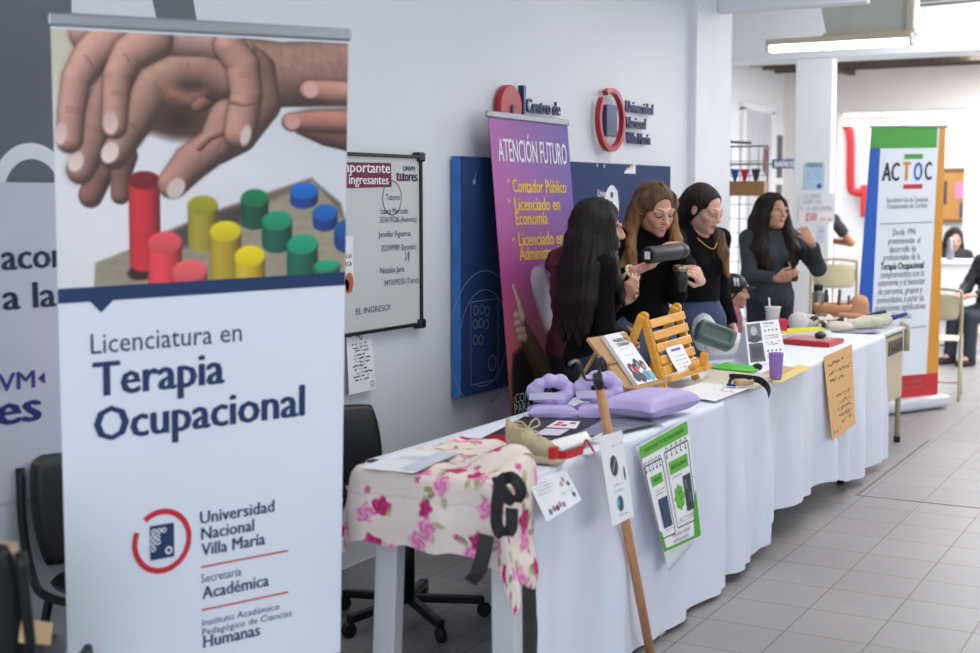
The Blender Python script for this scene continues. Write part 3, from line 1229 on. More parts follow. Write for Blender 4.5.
p.text('PARA CRECER', 0.031, 0.527, M_paper, w=0.42, h=0.042)
p.build('slogan', pb)

# ------------------------------------------------------------ banner of the association, at the far end
AB = Quad((9.499, 2.380, 0.100), (10.200, 1.930, 0.100), (9.677, 2.332, 2.022), (10.306, 1.952, 2.040), 0.74, 1.9)
ab = thing('roll_up_banner', 'white association banner with blue left edge and orange right edge beyond the far table', 'banner', (9.92, 2.08, 0))
sheet_mesh(AB, 'banner_sheet', M_vinyl, ab)
b = MB()
b.beam(AB.pt(-0.02, 1.905), AB.pt(0.76, 1.905), 0.018, 0.018, M_alu, bevel=0.004)
b.build('rail', None, ab)
b = MB()
b.beam((9.53, 2.275, 0.055), (10.27, 1.893, 0.055), 0.13, 0.09, mat('banner_base_white', (214, 220, 228), 0.35, 0.2), bevel=0.03)
b.build('base', None, ab)
p = Print(AB, 0.002)
M_bl, M_gr, M_or = ink(24, 92, 190), ink(72, 160, 62), ink(214, 148, 52)
p.poly([(0, 0), (0.127, 0.495), (0.098, 1.742), (0.092, 1.900), (0, 1.9)], M_bl)
p.poly([(0.633, -0.032), (0.74, 0.0), (0.74, 1.9), (0.678, 1.900)], M_or)
p.cut('edge_bands')
p.up()
p.rect(0.0, 1.755, 0.655, 1.9, M_gr, 3, 1)
p.rect(0.0, 0.0, 0.74, 0.155, ink(196, 44, 50), 3, 1)
p.cut('colour_bands')
p.up()
M_ink = ink(38, 40, 44)
x, y = 0.132, 1.527
p.text('AC', x - 0.0, y, M_ink, w=0.165, h=0.125, bold=0.035)
p.text('T', 0.326, 1.528, M_or, w=0.078, h=0.125, bold=0.06)
p.text('O', 0.434, 1.527, M_bl, w=0.088, h=0.125, bold=0.035)
p.text('C', 0.542, 1.529, M_ink, w=0.072, h=0.125, bold=0.035)
x, y = 0.336, 1.678
p.rect(x, y, x + 0.18, y + 0.034, M_gr)
x, y = 0.341, 1.483
p.rect(x, y - 0.014, x + 0.185, y + 0.018, ink(196, 44, 50))
M_t = ink(112, 116, 124)
p.cut('logo')
for t, pos, w, h in (('Asociación Civil de Terapistas', (0.387, 1.377), 0.40, 0.036), ('Ocupacionales de Córdoba', (0.390, 1.335), 0.385, 0.036),
                     ('Desde 1996', (0.374, 1.147), 0.215, 0.046), ('promoviendo  el', (0.379, 1.087), 0.3, 0.046), ('desarrollo de', (0.369, 1.028), 0.245, 0.046),
                     ('profesionales de la', (0.363, 0.972), 0.34, 0.046), ('comprometidos con la', (0.376, 0.853), 0.4, 0.046),
                     ('autonomía y el bienestar', (0.375, 0.797), 0.43, 0.046), ('de personas, grupos y', (0.366, 0.737), 0.4, 0.046),
                     ('comunidades, a partir de', (0.370, 0.678), 0.43, 0.046), ('ocupaciones significativas', (0.374, 0.621), 0.455, 0.046), ('en Córdoba.', (0.360, 0.559), 0.24, 0.046)):
    p.text(t, pos[0], pos[1], M_t, w=w, h=h, bold=0.008, align='c')
    p.cut('text_line')
x, y = 0.372, 0.909
p.text('Terapia Ocupacional', x, y, M_ink, w=0.4, h=0.048, bold=0.03, align='c')
p.line([(0.144, 1.230), (0.637, 1.231)], 0.005, M_t)
p.line([(0.320, 0.484), (0.617, 0.495)], 0.005, M_t)
x, y = 0.399, 0.099
p.scribble(x, y, 0.2, 0.02, M_t, 0.004, 3)
p.scribble(x, y - 0.04, 0.22, 0.02, M_t, 0.004, 4)
p.build('lettering', ab)


# ============================================================ ON THE WALL
M_blk = mat('black_plastic', (24, 25, 28), 0.4, var=0.1)
M_steel = mat('steel', (150, 150, 152), 0.3, 0.9, var=0.05)
M_txt = ink(44, 46, 54)
M_txt2 = ink(120, 122, 132)
WALL = Sheet(lambda u, v: (u, 3.03, v), 1, 1)


def text_solid(name, t, x, z, w, h, depth, m, y, parent):
    """raised letters standing off the hall wall"""
    cu = bpy.data.curves.new('lettering_curve', 'FONT')
    cu.body = t
    cu.offset = 0.004
    cu.extrude = 0.5
    cu.resolution_u = 3
    ob = bpy.data.objects.new('lettering_curve', cu)
    me = bpy.data.meshes.new_from_object(ob)
    V = np.empty(len(me.vertices) * 3, np.float32)
    me.vertices.foreach_get('co', V)
    V = V.reshape(-1, 3)
    x0, x1 = V[:, 0].min(), V[:, 0].max()
    V2 = np.stack([x + (V[:, 0] - x0) * w / (x1 - x0), y - V[:, 2] * depth, z + V[:, 1] * h / 0.7], -1)
    me.vertices.foreach_set('co', V2.astype(np.float32).ravel())
    me.update()
    bpy.data.objects.remove(ob)
    return link_mesh(name, me, m, parent)


# fabric banner at the far left
def fab(u, v):
    t = v / 0.92
    return (2.1 + u, 3.012 - 0.012 * math.sin(9 * u + 3 * t) * (1 - t), 0.665 + 0.02 * math.sin(u * 3.2) * (1 - t) + v)


FABR = Sheet(fab, 0.86, 0.92)
fw = thing('fabric_banner', 'pale grey fabric banner with navy lettering hung on the wall behind the front banner', 'banner', (2.5, 3.01, 0.66))
sheet_mesh(FABR, 'cloth', mat('banner_cloth', (206, 207, 220), 0.8, var=0.03), fw, 24, 24)
p = Print(FABR, 0.002)
M_nv = ink(30, 36, 70)
x0, z0 = 2.629, 1.338
p.text('acompañamos', x0 - 2.1 + 0.002, z0 - 0.665, M_nv, w=0.73, h=0.074, bold=0.025)
p.text('Te', x0 - 2.1 - 0.03, z0 - 0.665, M_nv, h=0.082, bold=0.025, align='r')
p.cut('slogan_line')
x0, z0 = 2.631, 1.224
p.text('a la vida', x0 - 2.1, z0 - 0.665, M_nv, w=0.46, h=0.074, bold=0.025)
p.cut('slogan_line')
x0, z0 = 2.736, 0.992
p.text('UNVM', x0 - 2.1, z0 - 0.665, ink(52, 60, 130), w=0.26, h=0.05, bold=0.02, align='r')
p.poly([(x0 - 2.1 + 0.01, z0 - 0.64), (x0 - 2.1 + 0.035, z0 - 0.622), (x0 - 2.1 + 0.035, z0 - 0.658)], ink(52, 60, 130))
p.cut('logo_line')
x0, z0 = 2.758, 0.894
p.text('Tuto', x0 - 2.1 - 0.235, z0 - 0.665, ink(112, 36, 92), w=0.26, h=0.09, bold=0.035, align='r')
p.text('res', x0 - 2.1, z0 - 0.665, ink(40, 44, 116), w=0.225, h=0.09, bold=0.035, align='r')
p.build('logo_line', fw)

# whiteboard
wb = thing('whiteboard', 'whiteboard with thin black frame and handwritten notes on the wall', 'whiteboard', (4.4, 3.02, 1.0))
b = MB()
x1, zt = 4.811, 1.706
x1b, zb = 4.844, 1.015
b.box(((3.8 + x1) / 2, 3.017, (zt + zb) / 2), (x1 - 3.8, 0.022, zt - zb), mat('whiteboard_enamel', (206, 210, 210), 0.25, var=0.03, scale=2))
b.build('board', None, wb)
b = MB()
for z in (zt, zb):
    b.box(((3.8 + x1) / 2, 3.012, z), (x1 - 3.8 + 0.02, 0.034, 0.014), M_blk, bevel=0.003)
for x in (3.8, x1):
    b.box((x, 3.012, (zt + zb) / 2), (0.014, 0.034, zt - zb), M_blk, bevel=0.003)
b.build('frame', None, wb)
for z in (zt, zb):
    b = MB()
    b.box((x1, 3.011, z), (0.05, 0.04, 0.04), M_blk, bevel=0.008)
    b.build('frame_corner', None, wb)
WBS = Sheet(lambda u, v: (u, 3.0055, v), 1, 1)
p = Print(WBS, 0.0012)
M_mar = ink(112, 24, 58)
p.poly([(4.178, 1.673), (4.592, 1.677), (4.595, 1.582), (4.182, 1.574)], M_mar)
p.up()
p.text('Importante', 4.585, 1.637, M_paper, w=0.36, h=0.04, bold=0.02, align='r')
p.text('para ingresantes', 4.573, 1.592, M_paper, w=0.4, h=0.036, bold=0.02, align='r')
p.text('UNVM', 4.681, 1.647, M_nv, w=0.09, h=0.02, bold=0.02)
p.text('tu', 4.628, 1.606, ink(120, 24, 60), w=0.055, h=0.045, bold=0.04)
p.text('tores', 4.673, 1.606, M_nv, w=0.115, h=0.042, bold=0.04)
M_hand = ink(74, 76, 92)
p.cut('printed_header')
for t, q, w in (('Tutores', (4.554, 1.530), 0.1), ('· Isaura Mercado', (4.496, 1.475), 0.22), ('3534199286 (Aumenta)', (4.510, 1.440), 0.27),
                ('· Jennifer Figueroa', (4.484, 1.383), 0.25), ('3533499989 (Secundar)', (4.516, 1.327), 0.26),
                ('· Natalia Jara', (4.486, 1.239), 0.2), ('3492699250 (Turno)', (4.535, 1.188), 0.26), ('EL INGRESO!', (4.338, 1.089), 0.24)):
    p.text(t, q[0], q[1], M_hand, w=w, h=0.024)
    p.cut('handwritten_line')
x, z = 4.598, 1.538
p.ring(x, z, 0.066, 0.07, M_hand)
p.scribble(4.692, 1.278, 0.06, 0.05, M_hand, 0.003, 8)
p.build('writing', wb)
fl = MB()
x, z = 4.321, 1.185
fl.box((x - 0.09, 3.0035, z + 0.105), (0.18, 0.002, 0.21), M_paper)
fo = fl.build('paper_flyer')
tag(fo, 'small white flyer with an orange figure stuck on the whiteboard beside the front banner', 'flyer')
p = Print(Sheet(lambda u, v: (u, 3.0025, v), 1, 1), 0.001)
p.text('EN LA', x - 0.012, z + 0.125, M_txt, h=0.016, bold=0.02, align='r')
p.text('ECA', x - 0.012, z + 0.095, M_txt, h=0.016, bold=0.02, align='r')
p.disc(x - 0.03, z + 0.03, 0.028, ink(196, 96, 56), rv=0.04)
p.disc(x - 0.055, z + 0.02, 0.025, ink(214, 130, 80))
p.build('flyer_print', fo)


def curl(x, z):
    return 3.024 - 0.05 * max(0, (1.06 - z)) ** 2


SH = Quad((4.279, 3.000, 0.783), (4.465, 3.000, 0.783), (4.297, 3.024, 1.028), (4.469, 3.024, 1.033), 0.19, 0.3)
so = sheet_mesh(SH, 'paper_sheet', M_paper, None, 4, 8)
tag(so, 'printed paper sheet taped to the wall under the whiteboard', 'paper')
p = Print(SH, 0.0015)
p.scribble(0.02, 0.245, 0.12, 0.03, ink(52, 54, 150), 0.005, 5, 0.022)
for k in range(11):
    p.scribble(0.035 + 0.01 * (k % 3), 0.225 - 0.017 * k, 0.12 - 0.01 * (k % 4), 0.008, M_txt, 0.005, 20 + k, 0.007)
p.ring(0.165, 0.03, 0.01, 0.013, M_txt)
p.build('sheet_print', so)

# blue sign board
bx0, bz1 = 5.096, 1.717
bx1, bz1r = 7.536, 1.725
bz0 = 0.665
bs = thing('sign_board', 'large dark blue sign board with fine white line drawing on the wall', 'sign', ((bx0 + bx1) / 2, 3.0, bz0))
b = MB()
b.box(((bx0 + bx1) / 2, 2.9985, (bz0 + bz1) / 2), (bx1 - bx0, 0.045, bz1 - bz0), mat('sign_blue_paint', (32, 58, 104), 0.65, var=0.1, scale=3, bump=0.03, spec=0.2), bevel=0.003)
b.build('panel', None, bs)
b = MB()
b.box((bx0 - 0.003, 2.9985, (bz0 + bz1) / 2), (0.006, 0.04, bz1 - bz0), mat('sign_edge_blue', (44, 112, 190), 0.5, var=0.2, scale=9))
b.build('edge_band', None, bs)
BS = Sheet(lambda u, v: (u, 2.975, v), 1, 1)
p = Print(BS, 0.001)
M_ln = ink(120, 140, 170)
cx, cz = 5.297, 0.911
p.ring(cx, cz, 0.30, 0.304, M_ln, -80, 240, 50)
p.ring(cx, cz, 0.215, 0.219, M_ln, -110, 200, 50)
for (xa, za), (xb, zb2) in (((-0.12, -0.2), (0.13, -0.2)), ((0.13, -0.2), (0.13, 0.17)), ((0.13, 0.17), (-0.12, 0.17)), ((-0.12, 0.17), (-0.12, -0.2))):
    p.line([(cx + xa, cz + za), (cx + xb, cz + zb2)], 0.004, M_ln)
for dx, dz in ((-0.075, 0.13), (-0.02, 0.13), (0.03, 0.12), (-0.08, 0.07), (-0.03, 0.07), (0.02, 0.06), (-0.08, 0.0), (-0.03, -0.005)):
    p.ring(cx + dx, cz + dz, 0.018, 0.022, M_ln, 0, 360, 20)
p.ring(cx + 0.075, cz - 0.12, 0.032, 0.038, M_ln, 0, 360, 24)
p.cut('logo_outline')
p.text('Universidad', 6.634, 1.542, M_paper, w=0.26, h=0.035, bold=0.015, align='c')
p.text('Nacional', 6.590, 1.505, M_paper, w=0.19, h=0.035, bold=0.015, align='c')
p.cut('university_name')
ix_, iz_ = 6.687, 1.492
p.disc(ix_, iz_, 0.095, M_paper, rv=0.11)
p.up()
p.rect(ix_ - 0.012, iz_ - 0.05, ix_ + 0.014, iz_ + 0.025, M_navy)
p.rect(ix_ - 0.025, iz_ + 0.013, ix_ + 0.0, iz_ + 0.025, M_navy)
p.rect(ix_ - 0.03, iz_ - 0.058, ix_ + 0.03, iz_ - 0.046, M_navy)
p.disc(ix_, iz_ + 0.058, 0.018, M_navy)
p.cut('information_symbol')
x, z = 6.849, 1.666
for k in range(7):
    p.poly([(x + 0.022 * k, z), (x + 0.022 * k + 0.025, z), (x + 0.022 * k + 0.022, z + 0.018 + 0.007 * k + 0.012 * (k % 2)), (x + 0.022 * k + 0.006, z + 0.014 + 0.006 * k)], M_paper)
p.cut('white_mark')
for q in ((5.208, 1.607), (6.498, 1.705), (6.586, 1.702)):
    p.disc(q[0], q[1], 0.012, ink(150, 160, 176), 7)
    p.line([q, (q[0] + 0.02, q[1] + 0.05)], 0.003, ink(150, 160, 176))
p.build('white_marks', bs)

# raised letters on the wall
M_3d = mat('raised_letter_navy', (30, 46, 98), 0.35)
M_3r = mat('raised_ring_red', (176, 30, 44), 0.35, var=0.06)
sg = thing('wall_lettering', 'navy raised letters and red ring logo above the blue sign board', 'sign', (6.9, 3.0, 1.8))
rx, rz = 6.698, 1.947


def arc_solid(cx, cz, r0, r1, a0, a1, y0, y1, m, n=44):
    b = MB()
    k = b.mi(m)
    ring = []
    for i in range(n + 1):
        a = math.radians(a0 + (a1 - a0) * i / n)
        c, s = math.cos(a), math.sin(a)
        ring.append([b.bm.verts.new((cx + r * c, y, cz + r * s)) for r, y in ((r0, y0), (r1, y0), (r1, y1), (r0, y1))])
    for p0, p1 in zip(ring, ring[1:]):
        for j in range(4):
            b.bm.faces.new((p0[j], p0[(j + 1) % 4], p1[(j + 1) % 4], p1[j]))
    b.bm.faces.new(ring[0])
    b.bm.faces.new(ring[-1][::-1])
    return b


arc_solid(rx, rz, 0.142, 0.168, -222, 118, 2.975, 3.005, M_3r).build('ring', M_3r, sg)
b = MB()
b.box((rx - 0.005, 2.992, rz - 0.005), (0.14, 0.03, 0.165), M_3d, bevel=0.004)
b.build('square', None, sg)
for k, (t, q, w) in enumerate((('Universidad', (6.933, 2.004), 0.385), ('Nacional', (6.942, 1.918), 0.27), ('Villa María', (6.944, 1.834), 0.34))):
    text_solid('raised_letters', t, q[0], q[1], w, 0.062, 0.012, M_3d, 3.005, sg)
s2 = thing('wall_lettering', 'navy raised letters and red disc partly hidden above the purple banner', 'sign', (5.9, 3.0, 1.85))
qx, qz = 5.577, 1.949
b = MB()
b.lathe([(0.105, 0), (0.105, 0.025), (0.1, 0.03)], (qx, 3.015, qz), M_3r, 40, Matrix.Rotation(math.pi / 2, 3, 'X'), closed_top=True)
b.build('disc', None, s2)
b = MB()
b.box((qx + 0.005, 2.981, qz - 0.02), (0.022, 0.006, 0.07), M_3d)
b.build('letter_i', None, s2)
b = MB()
x, z = 5.706, 1.960
b.box((x, 3.0, z - 0.02), (0.022, 0.03, 0.24), M_3d)
b.build('divider_bar', None, s2)
q = 5.757, 1.940
text_solid('raised_letters', 'Centro de', q[0], q[1], 0.36, 0.066, 0.012, M_3d, 3.005, s2)

# ============================================================ TABLES AND CLOTHS
M_tbl = mat('table_white_paint', (205, 208, 212), 0.45, var=0.04)
M_cream = mat('school_steel_cream', (196, 184, 152), 0.45, var=0.05)
M_foot = mat('rubber_foot', (30, 28, 28), 0.7)
ZT = 0.75


def table(label, x0, x1, y0, y1, m_top, m_leg, legs, r=0.0, panel=False, splay=0.0, group=None):
    t = thing('table', label, 'table', ((x0 + x1) / 2, (y0 + y1) / 2, 0), group)
    b = MB()
    b.box(((x0 + x1) / 2, (y0 + y1) / 2, ZT - 0.021), (x1 - x0, y1 - y0, 0.024), m_top, bevel=0.006)
    b.build('tabletop', None, t)
    b = MB()
    for y in (y0 + 0.05, y1 - 0.05):
        b.box(((x0 + x1) / 2, y, ZT - 0.065), (x1 - x0 - 0.12, 0.02, 0.06), m_leg)
    for x in (x0 + 0.05, x1 - 0.05):
        b.box((x, (y0 + y1) / 2, ZT - 0.065), (0.02, y1 - y0 - 0.12, 0.06), m_leg)
    b.build('apron', None, t)
    for sx, x in ((-1, x0 + (0.08 if splay else 0.045)), (1, x1 - 0.045)):
        for sy, y in ((-1, y0 + 0.045), (1, y1 - 0.045)):
            b = MB()
            if r:
                b.tube([(x, y, ZT - 0.034), (x, y, 0.03)], r, m_leg, 16)
                o = b.build('leg', None, t)
                f = MB()
                f.lathe([(r + 0.004, 0), (r + 0.004, 0.032), (r + 0.001, 0.036)], (x, y, 0.0), M_foot, 16, closed_top=True)
                f.build('rubber_foot', None, o)
            else:
                b.beam((x, y, ZT - 0.034), (x + sx * splay, y + sy * splay, 0.0), 0.075, 0.05, m_leg, up=(1, 0, 0), bevel=0.004)
                b.build('leg', None, t)
    return t


table('white painted table at the near end of the row, half under the floral apron', 3.25, 4.42, 1.755, 2.225, M_tbl, M_tbl, 4, splay=0.02)
table('desk under the middle white tablecloth, hidden but for its shape', 4.45, 5.62, 1.80, 2.25, M_tbl, M_cream, 4, r=0.016)
table('desk under the far white tablecloth with one black-footed leg showing at the hem', 5.66, 7.28, 1.815, 2.33, M_tbl, M_cream, 4, r=0.016)
tf = table('cream steel desk whose bare end shows beyond the far white tablecloth', 7.34, 8.7, 1.83, 2.42, M_tbl, M_cream, 4, r=0.017)
b = MB()
b.prism([(7.45, 1.85, 0.7), (8.63, 1.85, 0.7), (8.63, 1.85, 0.30), (7.45, 1.85, 0.30)], (0, 0.015, 0), M_cream)
b.build('modesty_panel', None, tf)
b = MB()
b.tube([(8.655, 1.832, 0.58), (8.66, 1.832, 0.70), (8.64, 1.835, 0.745), (8.58, 1.85, 0.752)], 0.018, M_cream)
b.build('bent_tube', None, tf)
b = MB()
b.box((8.42, 1.846, 0.63), (0.36, 0.006, 0.085), ink(96, 84, 70))
pl_ = b.build('name_plate', None, tf)
p = Print(Sheet(lambda u, v: (u, 1.842, v), 1, 1), 0.001)
p.scribble(8.26, 0.6, 0.32, 0.05, ink(30, 28, 28), 0.012, 31, 0.03)
p.build('plate_scribble', pl_)

M_cloth = mat('tablecloth_white', (221, 226, 240), 0.75, var=0.02, scale=4, bump=0.06, bscale=900)


def tablecloth(label, x0, x1, yb, yf, hem, seed, amp=0.03, nf=5, end0=0.0, end1=0.0, xin0=0.0, xin1=0.0):
    """white cloth: short drop behind, over the top, long drop in front with folds"""
    nx, back, top = int((x1 - x0) / 0.012), 10, 26
    front = 70
    r = np.random.default_rng(seed)
    ph = r.uniform(0, 6.28, 6)
    V = []
    for i in range(nx + 1):
        a = i / nx
        x = x0 + (x1 - x0) * a
        fold = (math.sin(nf * 2 * math.pi * a + ph[0]) + 0.6 * math.sin(nf * 1.7 * 2 * math.pi * a + ph[1]) + 0.22 * math.sin(nf * 3.1 * 2 * math.pi * a + ph[2])) / 1.6
        h = hem(x)
        for j in range(back + 1):
            t = 1 - j / back
            V.append((x, yb + 0.008 + 0.02 * t * (1 + fold * 0.5), ZT - 0.004 - 0.14 * t))
        for j in range(1, top + 1):
            t = j / top
            y = yb + (yf - yb) * t
            z = ZT + 0.0015 + 0.0016 * (math.sin(x * 23 + ph[3] + 2 * math.sin(y * 19)) * math.sin(y * 31 + ph[4])) ** 2
            V.append((x, y, z))
        for j in range(1, front + 1):
            t = j / front
            d = (ZT - h) * t
            rr = 0.014
            if d < rr * 1.57:
                y, z = yf - rr * math.sin(d / rr), ZT + 0.0015 - rr * (1 - math.cos(d / rr))
            else:
                y, z = yf - rr, ZT - d + rr * 0.57
            w = min(1, d / 0.45)
            fl = amp * w * (fold * (0.6 + 0.4 * t)) + 0.003 * w * math.sin(x * 21 + 5 * t + ph[5]) * (1 - t * 0.5) + 0.018 * w
            y -= fl
            xx = x + 0.02 * w * math.sin(nf * 2 * math.pi * a + ph[0] + 1.5)
            if xin0 and a < 0.25:
                xx += xin0 * t * (1 - a / 0.25)
            if xin1 and a > 0.75:
                xx += xin1 * t * (a - 0.75) / 0.25
            V.append((xx, y, max(z, 0.004)))
    n = back + top + front
    o = mesh_np('tablecloth', np.array(V), grid_faces(nx, n)[:, ::-1], None, [M_cloth])
    tag(o, label, 'tablecloth', None)
    return o


tablecloth('white tablecloth nearest the camera, with the green flyers pinned to its front', 3.39, 5.02, 2.31, 1.762, lambda x: 0.012, 3, 0.022, 3.3, xin0=-0.06)
tablecloth('white tablecloth in the middle of the row, its folds reaching the floor', 4.90, 5.66, 2.285, 1.776, lambda x: 0.03 + 0.08 * max(0, (x - 5.45) / 0.2) ** 1.5, 8, 0.036, 2.1, xin1=-0.12)
tablecloth('white tablecloth on the far tables, behind the kraft notice', 5.60, 7.86, 2.36, 1.798, lambda x: 0.13 - 0.09 * min(1, max(0, (x - 6.75) / 0.3)), 12, 0.036, 4.2)


# ------------------------------------------------------------ floral apron over the near table end
def smooth01(t):
    t = min(1, max(0, t))
    return t * t * (3 - 2 * t)


APX0, APX1, APY0, APY1 = 2.98, 3.82, 1.42, 2.47        # cloth laid flat, before draping
EX, EYF, EYB = 3.215, 1.745, 2.235                       # the table edges it bends over


def apron_pt(px_, py_):
    dx = max(0.0, EX - px_)
    dyf = max(0.0, EYF - py_)
    dyb = max(0.0, py_ - EYB)
    dy = dyf if dyf > 0 else dyb
    d = math.hypot(dx, dy)
    x = max(px_, EX)
    y = min(max(py_, EYF), EYB)
    z = ZT + 0.012
    z += 0.075 * math.exp(-(((px_ - 3.40) / 0.10) ** 2 + ((py_ - 1.81) / 0.11) ** 2)) * (1 if d == 0 else math.exp(-d * 8))
    z += 0.02 * math.exp(-((py_ - 2.02 + 0.25 * (px_ - 3.4)) / 0.03) ** 2) * smooth01((px_ - 3.45) / 0.15)
    z += 0.004 * math.sin(px_ * 37 + 3 * math.sin(py_ * 21)) + 0.003 * math.sin(py_ * 45 + px_ * 20)
    if d > 0:
        sgn = -1 if dyf > 0 else 1
        ux, uy = -dx / d, sgn * dy / d
        out = 0.012 * smooth01(d / 0.03) + 0.035 * d / 0.3
        ang = math.atan2(dy, dx + 1e-9)
        if dy > 0 and dx > 0:
            out += 0.10 * d * (0.5 + 0.5 * math.cos(4 * ang - math.pi))
        out += 0.008 * math.sin(py_ * 26 + 1.0) * min(1, d / 0.1) + 0.006 * math.sin(px_ * 33) * min(1, d / 0.1)
        x += ux * out
        y += uy * out
        z -= d * (0.985 if d > 0.02 else 0.6)
    return x, y, z


def paint_roses(P, Q, seed=5):
    r = np.random.default_rng(seed)
    col = np.zeros(P.shape + (3,), np.float32) + np.array([229, 219, 208], np.float32)
    n1 = wobble(P, Q, 0 * P, 30, 4)[..., None]
    col = col + n1 * np.array([6, 7, 8])
    col = col - np.clip(wobble(P, Q, 0 * P, 22, 9), 0.25, 1)[..., None] * np.array([4, 20, 12])
    pts = []
    tries = 0
    while len(pts) < 60 and tries < 4000:
        tries += 1
        c = (r.uniform(P.min(), P.max()), r.uniform(Q.min(), Q.max()))
        if all((c[0] - a) ** 2 + (c[1] - b) ** 2 > 0.105 ** 2 for a, b in pts):
            pts.append(c)

    def put(mask, c):
        nonlocal col
        col = col * (1 - mask[..., None]) + np.array(c, np.float32) * mask[..., None]

    def petals(cx, cy, R, base, hi, rot):
        dx, dy = P - cx, Q - cy
        d = np.hypot(dx, dy) / R
        a = np.arctan2(dy, dx) + rot
        edge = 0.86 + 0.14 * np.cos(5 * a)
        m = np.clip((edge - d) * R / 0.003, 0, 1)
        swirl = 0.5 + 0.5 * np.sin(a * 3 + d * 9)
        k = np.clip(swirl * 0.75 + 0.35 * d, 0, 1)[..., None]
        c = np.array(base, np.float32) * (1 - k) + np.array(hi, np.float32) * k
        nonlocal col
        col = col * (1 - m[..., None]) + c * m[..., None]

    for cx, cy in pts:
        for _ in range(r.integers(3, 6)):
            a = r.uniform(0, 6.28)
            ln, wd = r.uniform(0.016, 0.026), r.uniform(0.007, 0.011)
            lx, ly = cx + math.cos(a) * 0.045, cy + math.sin(a) * 0.045
            dx, dy = P - lx, Q - ly
            u, v = dx * math.cos(a) + dy * math.sin(a), -dx * math.sin(a) + dy * math.cos(a)
            m = np.clip((1 - np.hypot(u / ln, v / wd)) * 3, 0, 1) * 0.85
            g = r.choice(3)
            put(m, ((126, 124, 74), (164, 158, 104), (104, 108, 70))[g])
            put(np.clip((1 - np.abs(v) / 0.0016) * 2, 0, 1) * (np.abs(u) < ln * 0.8), (188, 182, 134))
        a0 = r.uniform(0, 6.28)
        dark, pink = ((150, 16, 74), (206, 58, 128)), ((206, 92, 150), (240, 176, 204))
        kinds = [dark, pink] if r.random() < 0.7 else [pink]
        for i, (bcol, hi) in enumerate(kinds):
            R = r.uniform(0.027, 0.04)
            o = 0.026 if len(kinds) > 1 else 0
            petals(cx + math.cos(a0 + i * math.pi) * o, cy + math.sin(a0 + i * math.pi) * o, R, bcol, hi, r.uniform(0, 6))
        if r.random() < 0.6:
            a = a0 + 1.57
            petals(cx + math.cos(a) * 0.06, cy + math.sin(a) * 0.06, 0.014, (170, 40, 100), (226, 130, 176), 0)
    # stitched seam lines
    seam = np.clip((0.003 - np.abs(P - (EX - 0.065))) / 0.0015, 0, 1) * (Q < 2.4)
    put(seam * 0.4, (196, 178, 170))
    return col


nu, nv = int((APX1 - APX0) / 0.0048), int((APY1 - APY0) / 0.0048)
PX, QY = np.meshgrid(np.linspace(APX0, APX1, nu + 1), np.linspace(APY0, APY1, nv + 1), indexing='ij')
APV = np.array([apron_pt(a, b_) for a, b_ in zip(PX.ravel(), QY.ravel())])
# trim the outline: rounded hems, the cloth is not a full rectangle
hem_front = 1.46 + 0.10 * np.clip((PX - 3.28) / 0.3, 0, 1) + 0.02 * np.sin(PX * 30)
keep = (QY > hem_front) & ~((PX < EX - 0.215) & (QY < 2.3) & (QY > 1.78)) & ~((QY < 1.75) & (PX > 3.335 + 0.25 * (QY - 1.5))) & ~((QY < 1.95) & (QY >= 1.75) & (PX > 3.40 + 0.9 * (QY - 1.75))) & ~((QY > 2.30) & (PX > 3.5))
gf = grid_faces(nu, nv)
kf = keep.ravel()[gf].all(1)
apron = mesh_np('floral_apron', APV, gf[kf], None, [mat('apron_rose_print', rough=0.85, var=0.03, scale=60, attr='Col', bump=0.08, bscale=700)], lin_arr(np.clip(paint_roses(PX, QY), 0, 255)).reshape(-1, 3))
tag(apron, 'cream apron with pink roses draped over the near table end', 'apron')
bm_ = bmesh.new()
bm_.from_mesh(apron.data)
bmesh.ops.delete(bm_, geom=[v for v in bm_.verts if not v.link_faces], context='VERTS')
bm_.to_mesh(apron.data)
bm_.free()
M_rib = mat('ribbon_black', (28, 28, 32), 0.75, bump=0.1, bscale=500)


def ribbon(pts, w, side, m, name, parent):
    """flat ribbon along pts, width w across direction side, 2 mm thick"""
    b = MB()
    side = Vector(side).normalized()
    n = len(pts)
    P_ = [Vector(p) for p in pts]
    rows = []
    for i, p in enumerate(P_):
        t = (P_[min(i + 1, n - 1)] - P_[max(i - 1, 0)]).normalized()
        s_ = (side - t * side.dot(t)).normalized()
        nn = t.cross(s_) * 0.001
        rows.append([b.bm.verts.new(q) for q in (p - s_ * w / 2 - nn, p + s_ * w / 2 - nn, p + s_ * w / 2 + nn, p - s_ * w / 2 + nn)])
    for r0, r1 in zip(rows, rows[1:]):
        for j in range(4):
            b.bm.faces.new((r0[j], r0[(j + 1) % 4], r1[(j + 1) % 4], r1[j]))
    b.bm.faces.new(rows[0])
    b.bm.faces.new(rows[-1][::-1])
    return b.build(name, m, parent)


def smooth_path(pts, n=6):
    """catmull-rom through points"""
    P_ = [Vector(p) for p in pts]
    P_ = [P_[0] * 2 - P_[1]] + P_ + [P_[-1] * 2 - P_[-2]]
    out = []
    for i in range(1, len(P_) - 2):
        for k in range(n):
            t = k / n
            a, b_, c, d = P_[i - 1], P_[i], P_[i + 1], P_[i + 2]
            out.append(0.5 * ((2 * b_) + (c - a) * t + (2 * a - 5 * b_ + 4 * c - d) * t * t + (3 * b_ - a - 3 * c + d) * t ** 3))
    out.append(P_[-2])
    return out


